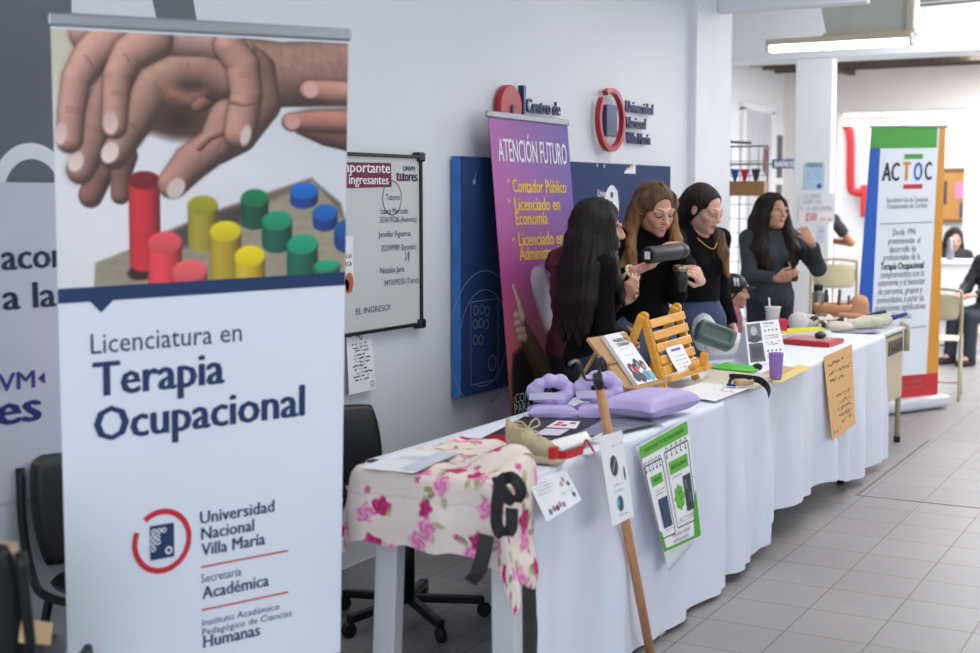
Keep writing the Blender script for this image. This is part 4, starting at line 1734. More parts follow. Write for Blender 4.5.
D0 = 3.62
ribbon(smooth_path([(3.108, 1.706, 0.810), (3.099, 1.683, 0.771), (3.108, 1.652, 0.746), (3.109, 1.635, 0.780), (3.101, 1.657, 0.811), (3.077, 1.677, 0.803), (3.067, 1.684, 0.743), (3.071, 1.686, 0.688), (3.085, 1.676, 0.662), (3.114, 1.667, 0.673), (3.137, 1.677, 0.721)]), 0.034, (0.75, -0.66, 0.1), M_rib, 'tie_ribbon', apron)
ribbon(smooth_path([(3.133, 1.751, 0.640), (3.089, 1.738, 0.597), (3.062, 1.738, 0.557), (3.050, 1.756, 0.531)]), 0.042, (0.75, -0.66, 0.0), M_rib, 'tie_ribbon', apron)

# sheet of paper lying on the apron
PS = Quad((3.175, 2.191, 0.772), (3.189, 2.020, 0.772), (3.476, 2.231, 0.774), (3.517, 2.056, 0.774), 0.21, 0.3)
so = sheet_mesh(PS, 'paper_sheet', M_paper, None, 4, 6)
tag(so, 'white printed sheet lying on the floral apron', 'paper')
p = Print(PS, 0.0012)
for k in range(5):
    p.scribble(0.05, 0.2 - 0.012 * k, 0.1, 0.006, M_txt2, 0.0025, 40 + k, 0.006)
p.rect(0.135, 0.03, 0.205, 0.29, ink(200, 208, 222))
p.build('sheet_print', so)


# ============================================================ THINGS ON AND AT THE TABLES
TT = ZT + 0.0035           # top of the tablecloth

# ------------------------------------------------------------ beige sneaker
sn_h, sn_t = Vector((3.66, 1.975, TT)), Vector((3.555, 1.745, TT))
sd = (sn_t - sn_h).normalized()
sl = Vector((0, 0, 1)).cross(sd)
SR = np.array(Matrix((sd, sl, Vector((0, 0, 1)))).transposed())


def sp(f, l, z):
    return tuple(sn_h + sd * f + sl * l + Vector((0, 0, z)))


snk = thing('sneaker', 'beige knitted sneaker with tied laces beside the floral apron', 'shoe', tuple((sn_h + sn_t) / 2))
M_knit = mat('sneaker_knit', (186, 172, 138), 0.9, var=0.08, scale=60, bump=0.25, bscale=500)
M_sole = mat('sneaker_sole', (206, 192, 158), 0.7, var=0.05)
s = Sculpt()
s.chain([sp(0.03, 0, 0.014) + (0.036,), sp(0.09, 0, 0.014) + (0.034,), sp(0.17, 0.004, 0.014) + (0.046,), sp(0.235, 0.006, 0.016) + (0.04,)], 0.02, sq=((0, 0, 1), 0.42))
s.half(sp(0.1, 0, 0.0005), (0, 0, -1), 0.3)
sculpt_mesh('sole', s, 0.004, [M_sole], snk)
s = Sculpt()
s.chain([sp(0.035, 0, 0.05) + (0.033,), sp(0.09, 0, 0.052) + (0.034,), sp(0.17, 0.003, 0.04) + (0.038,), sp(0.23, 0.006, 0.034) + (0.032,)], 0.02)
s.chain([sp(0.03, 0, 0.085) + (0.031,), sp(0.085, 0, 0.083) + (0.031,)], 0.02)
s.cap(sp(0.0, 0, 0.085), sp(-0.006, 0, 0.118), 0.012, 0.009, 0.015)
s.chain([sp(0.035, 0, 0.13) + (0.023,), sp(0.05, 0, 0.07) + (0.021,), sp(0.09, 0, 0.112) + (0.022,)], 0.0)
s.ops[-2] = s.ops[-2][:7] + (True,) + s.ops[-2][8:]
s.ops[-1] = s.ops[-1][:7] + (True,) + s.ops[-1][8:]
s.half(sp(0.1, 0, 0.018), (0, 0, -1), 0.3)
sculpt_mesh('upper', s, 0.0035, [M_knit], snk, noise=lambda X, Y, Z: 0.0012 * wobble(X, Y, Z, 180, 3))
lc = MB()
for i in range(4):
    f = 0.105 + 0.022 * i
    z = 0.094 - 0.011 * i
    lc.tube(smooth_path([sp(f - 0.008, -0.022, z - 0.008), sp(f, 0, z + 0.003), sp(f + 0.008, 0.022, z - 0.008)]), 0.0028, mat('shoe_lace', (200, 186, 152), 0.9))
for sgn in (-1, 1):
    lc.tube(smooth_path([sp(0.105, 0, 0.1), sp(0.1, 0.02 * sgn, 0.125), sp(0.09, 0.05 * sgn, 0.13), sp(0.1, 0.052 * sgn, 0.11), sp(0.108, 0.01 * sgn, 0.102)]), 0.0025, MATS['shoe_lace'])
    lc.tube(smooth_path([sp(0.105, 0, 0.1), sp(0.115, 0.03 * sgn, 0.09), sp(0.13, 0.04 * sgn, 0.07)]), 0.0025, MATS['shoe_lace'])
lc.build('laces', None, snk)
snk.scale = (0.9, 0.9, 0.9)

# ------------------------------------------------------------ sock aid: white trough with red straps
M_redf = mat('red_webbing', (196, 22, 34), 0.7, bump=0.1, bscale=600)
sa = thing('sock_aid', 'white curved plastic sock aid with red strap, lying right of the sneaker', 'dressing aid', (3.78, 1.88, TT))
a0, a1 = Vector((3.610, 1.841, 0.757)), Vector((3.984, 1.827, 0.757))
ad, al = (a1 - a0), Vector((0, 0, 1)).cross((a1 - a0).normalized())
b = MB()
b.grid(lambda u, v: a0 + ad * u + al * ((v - 0.5) * 0.105 * (1 - 0.45 * u * u)) + Vector((0, 0, 0.004 + 0.022 * (2 * abs(v - 0.5)) ** 2.2)), 14, 14, mat('white_plastic', (228, 228, 230), 0.35))
o = b.build('trough', None, sa, fix=False)
md_ = o.modifiers.new('thickness', 'SOLIDIFY')
md_.thickness = 0.003
ribbon(smooth_path([(3.813, 2.119, 0.765), (3.796, 2.055, 0.770), (3.803, 1.968, 0.770), (3.716, 1.857, 0.775), (3.551, 1.758, 0.790), (3.531, 1.709, 0.795), (3.631, 1.711, 0.790), (3.688, 1.728, 0.785)]), 0.024, (0, 0.1, 1), M_redf, 'strap', sa)
b = MB()
b.box((3.424, 1.697, 0.820), (0.032, 0.02, 0.034), M_redf, bevel=0.003)
b.build('strap_buckle', None, sa)
b = MB()
b.tube(smooth_path([(3.688, 1.728, 0.785), (3.756, 1.750, 0.800), (3.759, 1.738, 0.785), (3.771, 1.729, 0.762)], 4), 0.0035, M_redf)
b.build('cord', None, sa)

# ------------------------------------------------------------ folders, cards
M_fold = mat('black_folder', (20, 21, 26), 0.5, var=0.2, scale=4, bump=0.15, bscale=25)
M_clear = mat('grey_sleeve', (128, 132, 140), 0.15, var=0.35, scale=14, bump=0.3, bscale=30)


def flat(name, corners, z, th, m, label, cat, group=None, bend=0.0):
    """thin sheet on the table: corners given in order around"""
    c = [Vector((p[0], p[1], z)) for p in corners]
    q = Quad(c[0], c[1], c[3], c[2], (c[1] - c[0]).length, (c[3] - c[0]).length)
    b = MB()
    f = lambda k: (lambda u, v: q.pt(u * q.w, v * q.h) + Vector((0, 0, k + bend * math.sin(u * 5 + 1) * math.sin(v * 4 + 2))))
    n = 8
    k = b.mi(m)
    top = [[b.bm.verts.new(f(th)(i / n, j / n)) for j in range(n + 1)] for i in range(n + 1)]
    bot = [[b.bm.verts.new(f(0)(i / n, j / n)) for j in range(n + 1)] for i in range(n + 1)]
    for i in range(n):
        for j in range(n):
            b.bm.faces.new((top[i][j], top[i + 1][j], top[i + 1][j + 1], top[i][j + 1]))
            b.bm.faces.new((bot[i][j], bot[i][j + 1], bot[i + 1][j + 1], bot[i + 1][j]))
    for i in range(n):
        b.bm.faces.new((top[i][0], bot[i][0], bot[i + 1][0], top[i + 1][0]))
        b.bm.faces.new((top[i][n], top[i + 1][n], bot[i + 1][n], bot[i][n]))
        b.bm.faces.new((top[0][i], top[0][i + 1], bot[0][i + 1], bot[0][i]))
        b.bm.faces.new((top[n][i], bot[n][i], bot[n][i + 1], top[n][i + 1]))
    o = b.build(name, m)
    tag(o, label, cat, group)
    return o, Sheet(lambda u, v: q.pt(u, v) + Vector((0, 0, th + bend * math.sin(u / q.w * 5 + 1) * math.sin(v / q.h * 4 + 2))), q.w, q.h)


flat('plastic_folder', [(3.813, 2.157), (3.801, 2.032), (4.316, 2.113), (4.292, 2.246)], TT, 0.004, M_fold, 'black plastic folder behind the beige sneaker', 'folder', bend=0.0015)
flat('plastic_folder', [(3.857, 2.040), (3.955, 1.864), (4.368, 1.930), (4.256, 2.131)], TT + 0.0045, 0.004, M_fold, 'black plastic folder under the card with red squares', 'folder', bend=0.0015)
o, S_ = flat('plastic_sleeve', [(3.939, 1.892), (4.090, 1.811), (4.403, 1.737), (4.356, 1.952)], TT + 0.011, 0.003, M_clear, 'glossy grey plastic sleeve between the cane and the lilac cushion', 'sleeve', bend=0.002)
o, S_ = flat('card', [(3.940, 2.024), (3.963, 1.944), (4.082, 1.965), (4.060, 2.044)], TT + 0.0105, 0.0015, mat('card_lilac', (214, 206, 224), 0.5), 'small pale lilac card on the black folder next to the sneaker laces', 'card')
o, S_ = flat('card', [(4.088, 2.054), (4.111, 1.953), (4.246, 2.001), (4.226, 2.081)], TT + 0.0105, 0.0015, M_paper, 'white card with red squares lying on the black folder', 'card')
p = Print(S_, 0.001)
for i in range(3):
    for j in range(2):
        if (i + j) % 3 != 2:
            p.rect(S_.w * (0.15 + 0.26 * i), S_.h * (0.2 + 0.35 * j), S_.w * (0.36 + 0.26 * i), S_.h * (0.46 + 0.35 * j), ink(196, 60, 80))
p.build('card_print', o)
flat('paper_strip', [(3.735, 1.870), (3.753, 1.735), (3.844, 1.742), (3.829, 1.874)], TT, 0.001, M_paper, 'white paper lying under the red sock-aid cord', 'paper')

# ------------------------------------------------------------ lilac weighted cuffs and cushion
M_lil = mat('lilac_fabric', (184, 170, 218), 0.8, var=0.06, scale=12, bump=0.25, bscale=90)
M_lilband = mat('white_band', (206, 200, 226), 0.7, var=0.04)


def cushion_mesh(name, c, ux, uy, sx, sy, h, m, parent=None, seed=1, pinch=0.10):
    n = 36
    r = np.linspace(-1, 1, n + 1)
    U, V_ = np.meshgrid(r, r, indexing='ij')
    prof = np.clip((1 - U ** 6) * (1 - V_ ** 6), 0, 1) ** 0.45
    k = 1 - pinch * ((1 - U ** 2) * V_ ** 2 + (1 - V_ ** 2) * U ** 2) + 0.04 * (U * V_) ** 2
    wr = 0.05 * wobble(U * 1.0, V_ * 1.0, 0 * U, 9, seed) * prof + 0.04 * wobble(U, V_, 0 * U, 18, seed + 1) * (1 - prof)
    out = []
    for sg in (1, -1):
        x, y = U * k * sx / 2, V_ * k * sy / 2
        z = h * 0.45 + sg * h * (0.55 if sg > 0 else 0.45) * prof * (1 + wr)
        out.append(np.stack([c[0] + ux[0] * x + uy[0] * y, c[1] + ux[1] * x + uy[1] * y, c[2] + z + ux[2] * x + uy[2] * y], -1).reshape(-1, 3))
    F = grid_faces(n, n)
    V = np.concatenate(out)
    return mesh_np(name, V, np.concatenate([F, F[:, ::-1] + len(out[0])]), parent, [m])


a = math.radians(-6)
pil = cushion_mesh('cushion', (4.52, 1.85, TT + 0.014), (math.cos(a), math.sin(a), 0), (-math.sin(a), math.cos(a), 0), 0.37, 0.21, 0.08, M_lil, None, 4)
tag(pil, 'plain lilac cushion at the table edge above the green flyers', 'cushion')


def cuff(label, cx, cy, rot, seed, s=1.0):
    t = thing('weighted_cuff', label, 'weight cuff', (cx, cy, TT), None)
    ca, sa_ = math.cos(rot), math.sin(rot)
    cushion_mesh('pad', (cx, cy, TT), (ca, sa_, 0), (-sa_, ca, 0), 0.215 * s, 0.13 * s, 0.052 * s, M_lil, t, seed, 0.13)
    q = Sculpt()
    w = lambda x, y, z: (cx + ca * x * s - sa_ * y * s, cy + sa_ * x * s + ca * y * s, TT + z * s)
    for k in range(9):
        th_ = 2 * math.pi * (k + 0.5) / 9
        r_ = 0.034 + 0.005 * math.sin(k * 2.3 + seed)
        q.ell(w(0.072 * math.cos(th_), 0.05 + 0.01 * math.sin(2 * th_), 0.108 + 0.042 * math.sin(th_)), (r_ * s, r_ * s, r_ * 0.92 * s), k=0.007)
    sculpt_mesh('rolled_strap', q, 0.0045, [M_lil], t, noise=lambda X, Y, Z: 0.0025 * wobble(X, Y, Z, 90, seed))
    b = MB()
    b.grid(lambda u, v: Vector(w(-0.1 + 0.15 * u, 0.006 - 0.005 * math.sin(3 * u), 0.072 + 0.03 * v + 0.004 * math.sin(u * 3))), 8, 2, M_lilband)
    b.grid(lambda u, v: Vector(w(-0.1 + 0.15 * u, 0.009 - 0.005 * math.sin(3 * u), 0.072 + 0.03 * v + 0.004 * math.sin(u * 3))), 8, 2, M_lilband, flip=True)
    b.build('closure_band', None, t)
    return t


cuff('lilac weighted cuff with rolled strap, left of the cane handle', 4.35, 2.16, math.radians(-60), 11, 0.84)
cuff('lilac weighted cuff with rolled strap, between the cane handle and the book stand', 4.44, 2.01, math.radians(-58), 17, 0.9)

# ------------------------------------------------------------ wooden dressing stick leaning on the table front
M_wood = mat('pole_wood', (196, 142, 98), 0.5, var=0.18, scale=5, stretch=(14, 14, 1.2), bump=0.05, bscale=40)
cn = thing('dressing_stick', 'wooden dressing stick with black forked metal head leaning on the white tablecloth', 'stick', (4.19, 1.67, 0))
P0, P1 = Vector((4.179, 1.701, 0.004)), Vector((3.756, 1.706, 0.970))
b = MB()
b.tube([P0, P0.lerp(P1, 0.5), P1], [0.0155, 0.0155, 0.0145], M_wood, 18)
b.build('pole', None, cn)
b = MB()
cd = (P1 - P0).normalized()
b.tube([P1 - cd * 0.004, P1 + cd * 0.042], [0.0165, 0.0145], M_blk, 18)
cl_ = b.build('collar', None, cn)
b = MB()
b.tube(smooth_path([(3.449, 1.660, 1.073), (3.521, 1.680, 1.074), (3.590, 1.700, 1.064), (3.620, 1.706, 1.047), (3.645, 1.706, 1.011), (3.666, 1.706, 1.000), (3.702, 1.706, 0.996), (3.738, 1.706, 0.997), (3.756, 1.706, 1.007), (3.744, 1.706, 1.039), (3.733, 1.706, 1.057), (3.760, 1.710, 1.060), (3.793, 1.715, 1.049)], 5), 0.0048, mat('fork_metal', (62, 66, 72), 0.35, 0.6), 10)
b.build('fork', None, cn)
b = MB()
b.tube(smooth_path([(3.778, 1.713, 1.055), (3.811, 1.718, 1.041), (3.835, 1.720, 1.019)], 4), 0.007, M_blk, 10)
b.build('rubber_grip', None, cn)
TAGQ = Quad((3.692, 1.632, 0.555), (3.860, 1.632, 0.554), (3.682, 1.674, 0.828), (3.857, 1.674, 0.822), 0.19, 0.29)
tg = sheet_mesh(TAGQ, 'instruction_sheet', M_paper, None, 4, 8, 0.0015)
tag(tg, 'white sheet with a dark oval and a blue bottle picture fixed to the wooden stick', 'paper')
p = Print(TAGQ, 0.001)
p.disc(0.085, 0.185, 0.03, ink(52, 54, 60), rv=0.034)
p.up()
p.line([(0.07, 0.168), (0.1, 0.205)], 0.005, ink(190, 190, 196))
p.disc(0.094, 0.06, 0.023, ink(58, 74, 96), rv=0.026)
p.disc(0.076, 0.062, 0.01, ink(90, 190, 230), rv=0.02)
p.disc(0.16, 0.15, 0.006, ink(52, 54, 60), rv=0.024)
for k, (vx, vy) in enumerate(((0.09, 0.245), (0.06, 0.12), (0.06, 0.1), (0.06, 0.02))):
    p.scribble(vx, vy, 0.08, 0.006, M_txt2, 0.002, 60 + k, 0.006)
p.build('sheet_print', tg)


# ------------------------------------------------------------ sheets hung on the cloth fronts
def hung(name, c, w, h, label, cat, m, nu=6, nv=10, group=None):
    q = Quad(*[Vector(v) for v in c], w, h)
    o = sheet_mesh(q, name, m, None, nu, nv, 0.0012)
    tag(o, label, cat, group)
    return o, q


HC = [Vector(v) for v in ((3.361, 1.685, 0.635), (3.588, 1.685, 0.653), (3.335, 1.735, 0.754), (3.585, 1.735, 0.740))]
o, q = hung('picture_sheet', HC, 0.28, 0.2, 'white sheet with small coloured figures hanging at the near cloth corner', 'paper', M_paper)
p = Print(q, 0.001)
for k in range(4):
    p.scribble(0.02, 0.165 - 0.016 * k, 0.13, 0.006, M_txt2, 0.0025, 70 + k, 0.006)
for k in range(2):
    p.scribble(0.17, 0.08 - 0.016 * k, 0.09, 0.006, M_txt2, 0.0025, 75 + k, 0.006)
for k, (u, v, c) in enumerate(((0.05, 0.03, (90, 110, 160)), (0.08, 0.035, (180, 110, 90)), (0.105, 0.03, (60, 60, 70)), (0.13, 0.04, (200, 130, 110)), (0.155, 0.03, (110, 130, 170)), (0.2, 0.13, (190, 160, 130)), (0.245, 0.12, (90, 100, 130)), (0.225, 0.15, (170, 150, 140)), (0.25, 0.05, (70, 80, 120)))):
    p.disc(u, v, 0.011, ink(*c), rv=0.015)
p.build('sheet_print', o)

# green flyer and the curled sheet beside it
GC = [Vector(v) for v in ((4.207, 1.668, 0.354), (4.562, 1.668, 0.333), (4.105, 1.722, 0.727), (4.553, 1.722, 0.752))]
o, q = hung('flyer', GC, 0.42, 0.5, 'white flyer with green headings and calendar drawings pinned to the near tablecloth', 'flyer', M_paper)
M_g = ink(92, 178, 48)
M_g2 = ink(70, 160, 40)
p = Print(q, 0.001)
p.rect(0.0, 0.44, 0.41, 0.495, M_g)
p.up()
p.text('MANTENÉ TU RUTINA DIARIA', 0.03, 0.458, ink(40, 96, 30), w=0.34, h=0.018, bold=0.02)
for (u0, u1, v0, v1) in ((-0.0, 0.15, 0.06, 0.40), (0.18, 0.395, 0.075, 0.415)):
    for (a_, c_) in (((u0, v0), (u1, v0)), ((u1, v0), (u1, v1)), ((u0, v1), (u1, v1)), ((u0, v0), (u0, v1))):
        p.line([a_, c_], 0.005, M_txt)
    n = 5
    for k in range(n):
        uu = u0 + (u1 - u0) * (k + 0.5) / n
        p.line([(uu - 0.006, v1 - 0.022), (uu - 0.006, v1 + 0.014), (uu + 0.006, v1 + 0.018), (uu + 0.01, v1 + 0.004)], 0.003, M_txt)
        p.disc(uu - 0.004, v1 - 0.026, 0.006, M_txt, 10)
p.rect(0.03, 0.30, 0.13, 0.345, M_g)
p.rect(0.2, 0.31, 0.375, 0.365, M_g)
p.disc(0.25, 0.2, 0.042, M_g, rv=0.048)
for k in range(8):
    aa = k * math.pi / 4
    p.disc(0.25 + 0.04 * math.cos(aa), 0.2 + 0.046 * math.sin(aa), 0.012, M_g, 10)
p.up()
p.text('ORDENÁ', 0.045, 0.315, ink(40, 96, 30), w=0.07, h=0.016, bold=0.02)
p.text('ANOTÁ A DIARIO', 0.215, 0.328, ink(40, 96, 30), w=0.14, h=0.018, bold=0.02)
p.rect(0.305, 0.125, 0.38, 0.28, ink(40, 50, 60))
p.up()
p.rect(0.315, 0.22, 0.335, 0.26, ink(90, 110, 120))
p.rect(0.345, 0.16, 0.37, 0.2, ink(70, 90, 100))
for k in range(2):
    p.scribble(0.24, 0.215 - 0.03 * k, 0.05, 0.012, ink(40, 96, 30), 0.003, 90 + k, 0.008)
p.rect(0.05, 0.1, 0.135, 0.235, ink(36, 60, 96))
p.poly([(0.065, 0.11), (0.11, 0.12), (0.12, 0.2), (0.08, 0.18)], ink(66, 140, 210))
for k, (u, v, w_) in enumerate(((0.04, 0.27, 0.09), (0.04, 0.255, 0.09), (0.21, 0.29, 0.1), (0.2, 0.105, 0.17), (0.2, 0.092, 0.16), (0.06, 0.085, 0.07))):
    p.scribble(u, v, w_, 0.006, M_txt, 0.0022, 95 + k, 0.006)
p.poly([(0.34, 0.0), (0.415, 0.0), (0.415, 0.2), (0.37, 0.12)], M_g2)
p.rect(0.0, 0.0, 0.34, 0.012, M_g2)
p.poly([(0, 0), (0.03, 0.0), (0.02, 0.09), (0, 0.1)], M_g2)
p.text('Pequeños cambios', 0.11, 0.045, ink(150, 70, 150), w=0.2, h=0.018)
p.text('a tiempo ayudan', 0.11, 0.02, ink(150, 70, 150), w=0.17, h=0.018)
p.build('flyer_print', o)


def curl_pt(u, v):
    A0, A1, B0, B1 = [Vector(w_) for w_ in ((4.290, 1.682, 0.262), (4.530, 1.682, 0.310), (4.100, 1.727, 0.724), (4.351, 1.727, 0.729))]
    return (A0 * (1 - u) + A1 * u) * (1 - v) + (B0 * (1 - u) + B1 * u) * v 


b = MB()
b.grid(lambda u, v: curl_pt(u, v), 8, 16, M_paper)
o = b.build('paper_sheet', None, None, fix=False)
md_ = o.modifiers.new('thickness', 'SOLIDIFY')
md_.thickness = 0.001
tag(o, 'blank white sheet hanging behind the green flyer, its tip showing below', 'paper')

# kraft notice on the far cloth
KC = [Vector(v) for v in ((6.573, 1.735, 0.354), (7.028, 1.735, 0.366), (6.533, 1.776, 0.766), (7.077, 1.776, 0.777))]
o, q = hung('kraft_notice', KC, 0.5, 0.55, 'handwritten orange kraft paper notice pinned to the far tablecloth', 'notice', mat('kraft_orange', (224, 176, 118), 0.7, var=0.05))
p = Print(q, 0.001)
M_kt = ink(116, 82, 58)
for k, (v, u, w_) in enumerate(((0.47, 0.06, 0.4), (0.41, 0.06, 0.4), (0.36, 0.06, 0.3), (0.24, 0.1, 0.33), (0.195, 0.2, 0.24), (0.15, 0.13, 0.3), (0.11, 0.13, 0.3), (0.07, 0.18, 0.24), (0.02, 0.04, 0.18))):
    p.scribble(u, v, w_, 0.028, M_kt, 0.007, 110 + k, 0.022)
p.build('handwriting', o)

# ------------------------------------------------------------ book stand and book
M_mdf = mat('stand_mdf', (176, 138, 92), 0.6, var=0.1, scale=8)
bsn = thing('book_stand', 'brown wooden book stand leaning back on the table', 'stand', (4.94, 2.1, TT))
BQ = Quad((4.764, 2.044, 0.800), (5.038, 2.037, 0.800), (4.815, 2.240, 0.993), (5.060, 2.182, 0.998), 0.32, 0.3)
b = MB()
for k in (0, -0.012):
    b.grid(lambda u, v: BQ.pt(u * BQ.w, v * BQ.h, k), 2, 2, M_mdf, smooth=False, flip=(k < 0))
for (ua, va, ub, vb) in ((0, 0, 1, 0), (1, 0, 1, 1), (1, 1, 0, 1), (0, 1, 0, 0)):
    b.mb = None
    A, B_ = BQ.pt(ua * BQ.w, va * BQ.h), BQ.pt(ub * BQ.w, vb * BQ.h)
    C_, D_ = BQ.pt(ub * BQ.w, vb * BQ.h, -0.012), BQ.pt(ua * BQ.w, va * BQ.h, -0.012)
    b.bm.faces.new([b.bm.verts.new(w_) for w_ in (A, B_, C_, D_)])
bmesh.ops.remove_doubles(b.bm, verts=b.bm.verts, dist=0.0005)
b.build('board', None, bsn)
b = MB()
b.beam(BQ.pt(-0.01, 0.0, 0.02), BQ.pt(0.33, 0.0, 0.02), 0.055, 0.01, M_mdf)
b.build('ledge', None, bsn)
b = MB()
b.box((4.93, 2.07, (TT + 0.79) / 2), (0.26, 0.09, 0.79 - TT), M_mdf, bevel=0.004)
b.build('base_block', None, bsn)
b = MB()
b.beam(BQ.pt(0.06, 0.25, -0.02), (4.86, 2.33, TT + 0.006), 0.02, 0.012, M_mdf)
b.build('prop', None, bsn)
b = MB()
b.beam(BQ.pt(0.0, 0.15, 0.006), BQ.pt(0.12, 0.155, 0.006), 0.012, 0.006, M_mdf)
b.build('page_holder', None, bsn)
BK = Quad(BQ.pt(0.075, 0.008, 0.004), BQ.pt(0.29, 0.008, 0.004), BQ.pt(0.09, 0.285, 0.004), BQ.pt(0.09, 0.285, 0.004) + BQ.pt(0.29, 0.008) - BQ.pt(0.075, 0.008), 0.215, 0.285)
bk = MB()
cs = [BK.pt(0, 0), BK.pt(BK.w, 0), BK.pt(BK.w, BK.h), BK.pt(0, BK.h)]
nrm = (BK.pt(0.1, 0.1, 0.018) - BK.pt(0.1, 0.1))
bk.prism(cs, nrm, mat('book_cover', (222, 224, 230), 0.4))
bo = bk.build('book')
tag(bo, 'white paperback with a drawing of four dark-haired women standing on the book stand', 'book')
p = Print(BK, 0.0195)
p.text('MUJERES EN', 0.05, 0.235, M_txt, w=0.14, h=0.018, bold=0.02)
p.text('COMUNIDAD', 0.055, 0.21, M_txt, w=0.13, h=0.018, bold=0.02)
p.scribble(0.05, 0.19, 0.12, 0.006, M_txt2, 0.0025, 130, 0.006)
p.scribble(0.06, 0.155, 0.09, 0.006, M_txt2, 0.0025, 131, 0.006)
M_hr, M_pk = ink(40, 34, 48), ink(206, 96, 104)
for (u, v, r_, c) in ((0.04, 0.04, 0.03, (36, 44, 66)), (0.09, 0.03, 0.03, (60, 50, 70)), (0.14, 0.035, 0.034, (88, 140, 170)), (0.185, 0.03, 0.03, (120, 170, 190))):
    p.disc(u, v, r_, ink(*c), 16, rv=0.028)
p.up()
for (u, v) in ((0.042, 0.088), (0.082, 0.082), (0.118, 0.105), (0.168, 0.09)):
    p.disc(u, v, 0.024, M_hr, 16, rv=0.028)
p.up()
for (u, v), c in zip(((0.046, 0.08), (0.086, 0.075), (0.118, 0.095), (0.168, 0.082)), ((214, 100, 110), (200, 84, 96), (110, 150, 176), (220, 120, 130))):
    p.disc(u, v, 0.013, ink(*c), 14, rv=0.017)
p.build('cover_print', bo)

# ------------------------------------------------------------ yellow slatted mini deck chair
M_pine = mat('varnished_pine', (222, 160, 56), 0.35, var=0.14, scale=4, stretch=(2, 14, 14), bump=0.04, bscale=40)
dc = thing('slatted_stand', 'small yellow slatted wooden deck-chair stand holding a paper', 'stand', (5.38, 2.2, TT))
LB, LT = Vector((5.175, 2.06, TT)), Vector((5.175, 2.155, 1.052))
RB, RT = Vector((5.545, 2.06, TT)), Vector((5.545, 2.155, 1.062))
for A, B_ in ((LB, LT), (RB, RT)):
    b = MB()
    b.beam(A, B_, 0.022, 0.034, M_pine, up=(0, -1, 0), bevel=0.004)
    b.build('rail', None, dc)
    b = MB()
    b.beam(B_ + Vector((-0.024, -0.002, 0.004)), (A.x - 0.03, 2.265, TT), 0.02, 0.034, M_pine, up=(0, -1, 0), bevel=0.004)
    b.build('prop_leg', None, dc)
    b = MB()
    b.lathe([(0.02, -0.014), (0.022, 0.0), (0.02, 0.014)], B_, M_pine, 18, Matrix.Rotation(math.pi / 2, 3, 'Y'), closed_top=True)
    b.build('joint_knob', None, dc)
for f_ in (0.90, 0.735, 0.57, 0.405, 0.26):
    b = MB()
    A, B_ = LB.lerp(LT, f_), RB.lerp(RT, f_)
    b.beam(A + Vector((-0.004, -0.02, 0)), B_ + Vector((0.014, -0.02, 0)), 0.012, 0.036, M_pine, up=(LT - LB), bevel=0.003)
    b.build('slat', None, dc)
for y, z in ((2.02, TT + 0.055), (2.19, TT + 0.05)):
    b = MB()
    b.beam((5.13, y, z), (5.60, y, z), 0.02, 0.022, M_pine, bevel=0.004)
    b.build('cross_bar', None, dc)
b = MB()
b.beam((5.40, 2.03, TT + 0.062), (5.345, 1.985, TT + 0.10), 0.03, 0.022, M_pine, bevel=0.005)
b.build('peg', None, dc)
b = MB()
b.beam((5.51, 2.02, TT + 0.045), (5.51, 2.01, TT + 0.125), 0.024, 0.034, M_pine, up=(0, 1, 0), bevel=0.005)
b.build('arm_post', None, dc)


def deck_paper(u, v):
    A = LB.lerp(LT, 0.14 + 0.42 * v)
    return Vector((A.x + 0.09 + 0.19 * u - 0.03 * v, A.y - 0.032 - 0.03 * (1 - v) ** 2, A.z))


DP = Sheet(lambda u, v: deck_paper(u / 0.15, v / 0.11), 0.15, 0.11)
o = sheet_mesh(DP, 'paper_sheet', M_paper, None, 6, 8, 0.001)
tag(o, 'white paper with a purple heading hung over the yellow slatted stand', 'paper')
p = Print(DP, 0.001)
p.rect(0.035, 0.092, 0.12, 0.101, ink(120, 80, 180))
for k in range(4):
    p.scribble(0.03, 0.07 - 0.013 * k, 0.1, 0.004, M_txt2, 0.002, 140 + k, 0.006)
p.build('sheet_print', o)

# ------------------------------------------------------------ bag with grey-green container
M_film = mat('clear_film', (232, 235, 238), 0.2, var=0.02, alpha=0.55, bump=0.6, bscale=22)
bgc = Vector((6.405, 2.246, TT))
s = Sculpt()
s.ell(bgc + Vector((0, 0, 0.07)), (0.17, 0.10, 0.06), k=0.03)
s.ell(bgc + Vector((-0.06, 0.07, 0.13)), (0.07, 0.06, 0.09), k=0.05)
s.ell(bgc + Vector((0.10, -0.08, 0.05)), (0.10, 0.05, 0.05), k=0.05)
s.half(bgc + Vector((0, 0, 0.001)), (0, 0, -1), 0.5)
o = sculpt_mesh('plastic_bag', s, 0.011, [M_film], None, noise=lambda X, Y, Z: 0.016 * wobble(X, Y, Z, 42, 21) + 0.009 * wobble(X, Y, Z, 100, 22))
tag(o, 'crumpled clear plastic bag on the table behind the yellow slatted stand', 'bag')
M_gg = mat('container_grey_green', (84, 104, 102), 0.4, var=0.04)
gc = Vector((6.079, 2.168, 0.892))
wd = Vector((0.485, -0.874, 0))           # across
rl = math.radians(-20)
ax_ = (wd * math.cos(rl) + Vector((0, 0, 1)) * math.sin(rl)).normalized()
fr = Vector((-0.80, -0.50, 0.33)).normalized()
fr = (fr - ax_ * fr.dot(ax_)).normalized()
upv = fr.cross(ax_) * -1
if upv.z < 0:
    upv = -upv
GR = np.array(Matrix((ax_, fr, upv)).transposed())
s = Sculpt()
s.rbox(gc, (0.094, 0.05, 0.05), 0.024, R=GR, k=0.0)
s.rbox(gc + fr * 0.052, (0.066, 0.018, 0.028), 0.012, R=GR, k=0.01, sub=True)
o = sculpt_mesh('container', s, 0.005, [M_gg])
tag(o, 'grey-green rounded plastic container tilted on top of the clear bag', 'container')

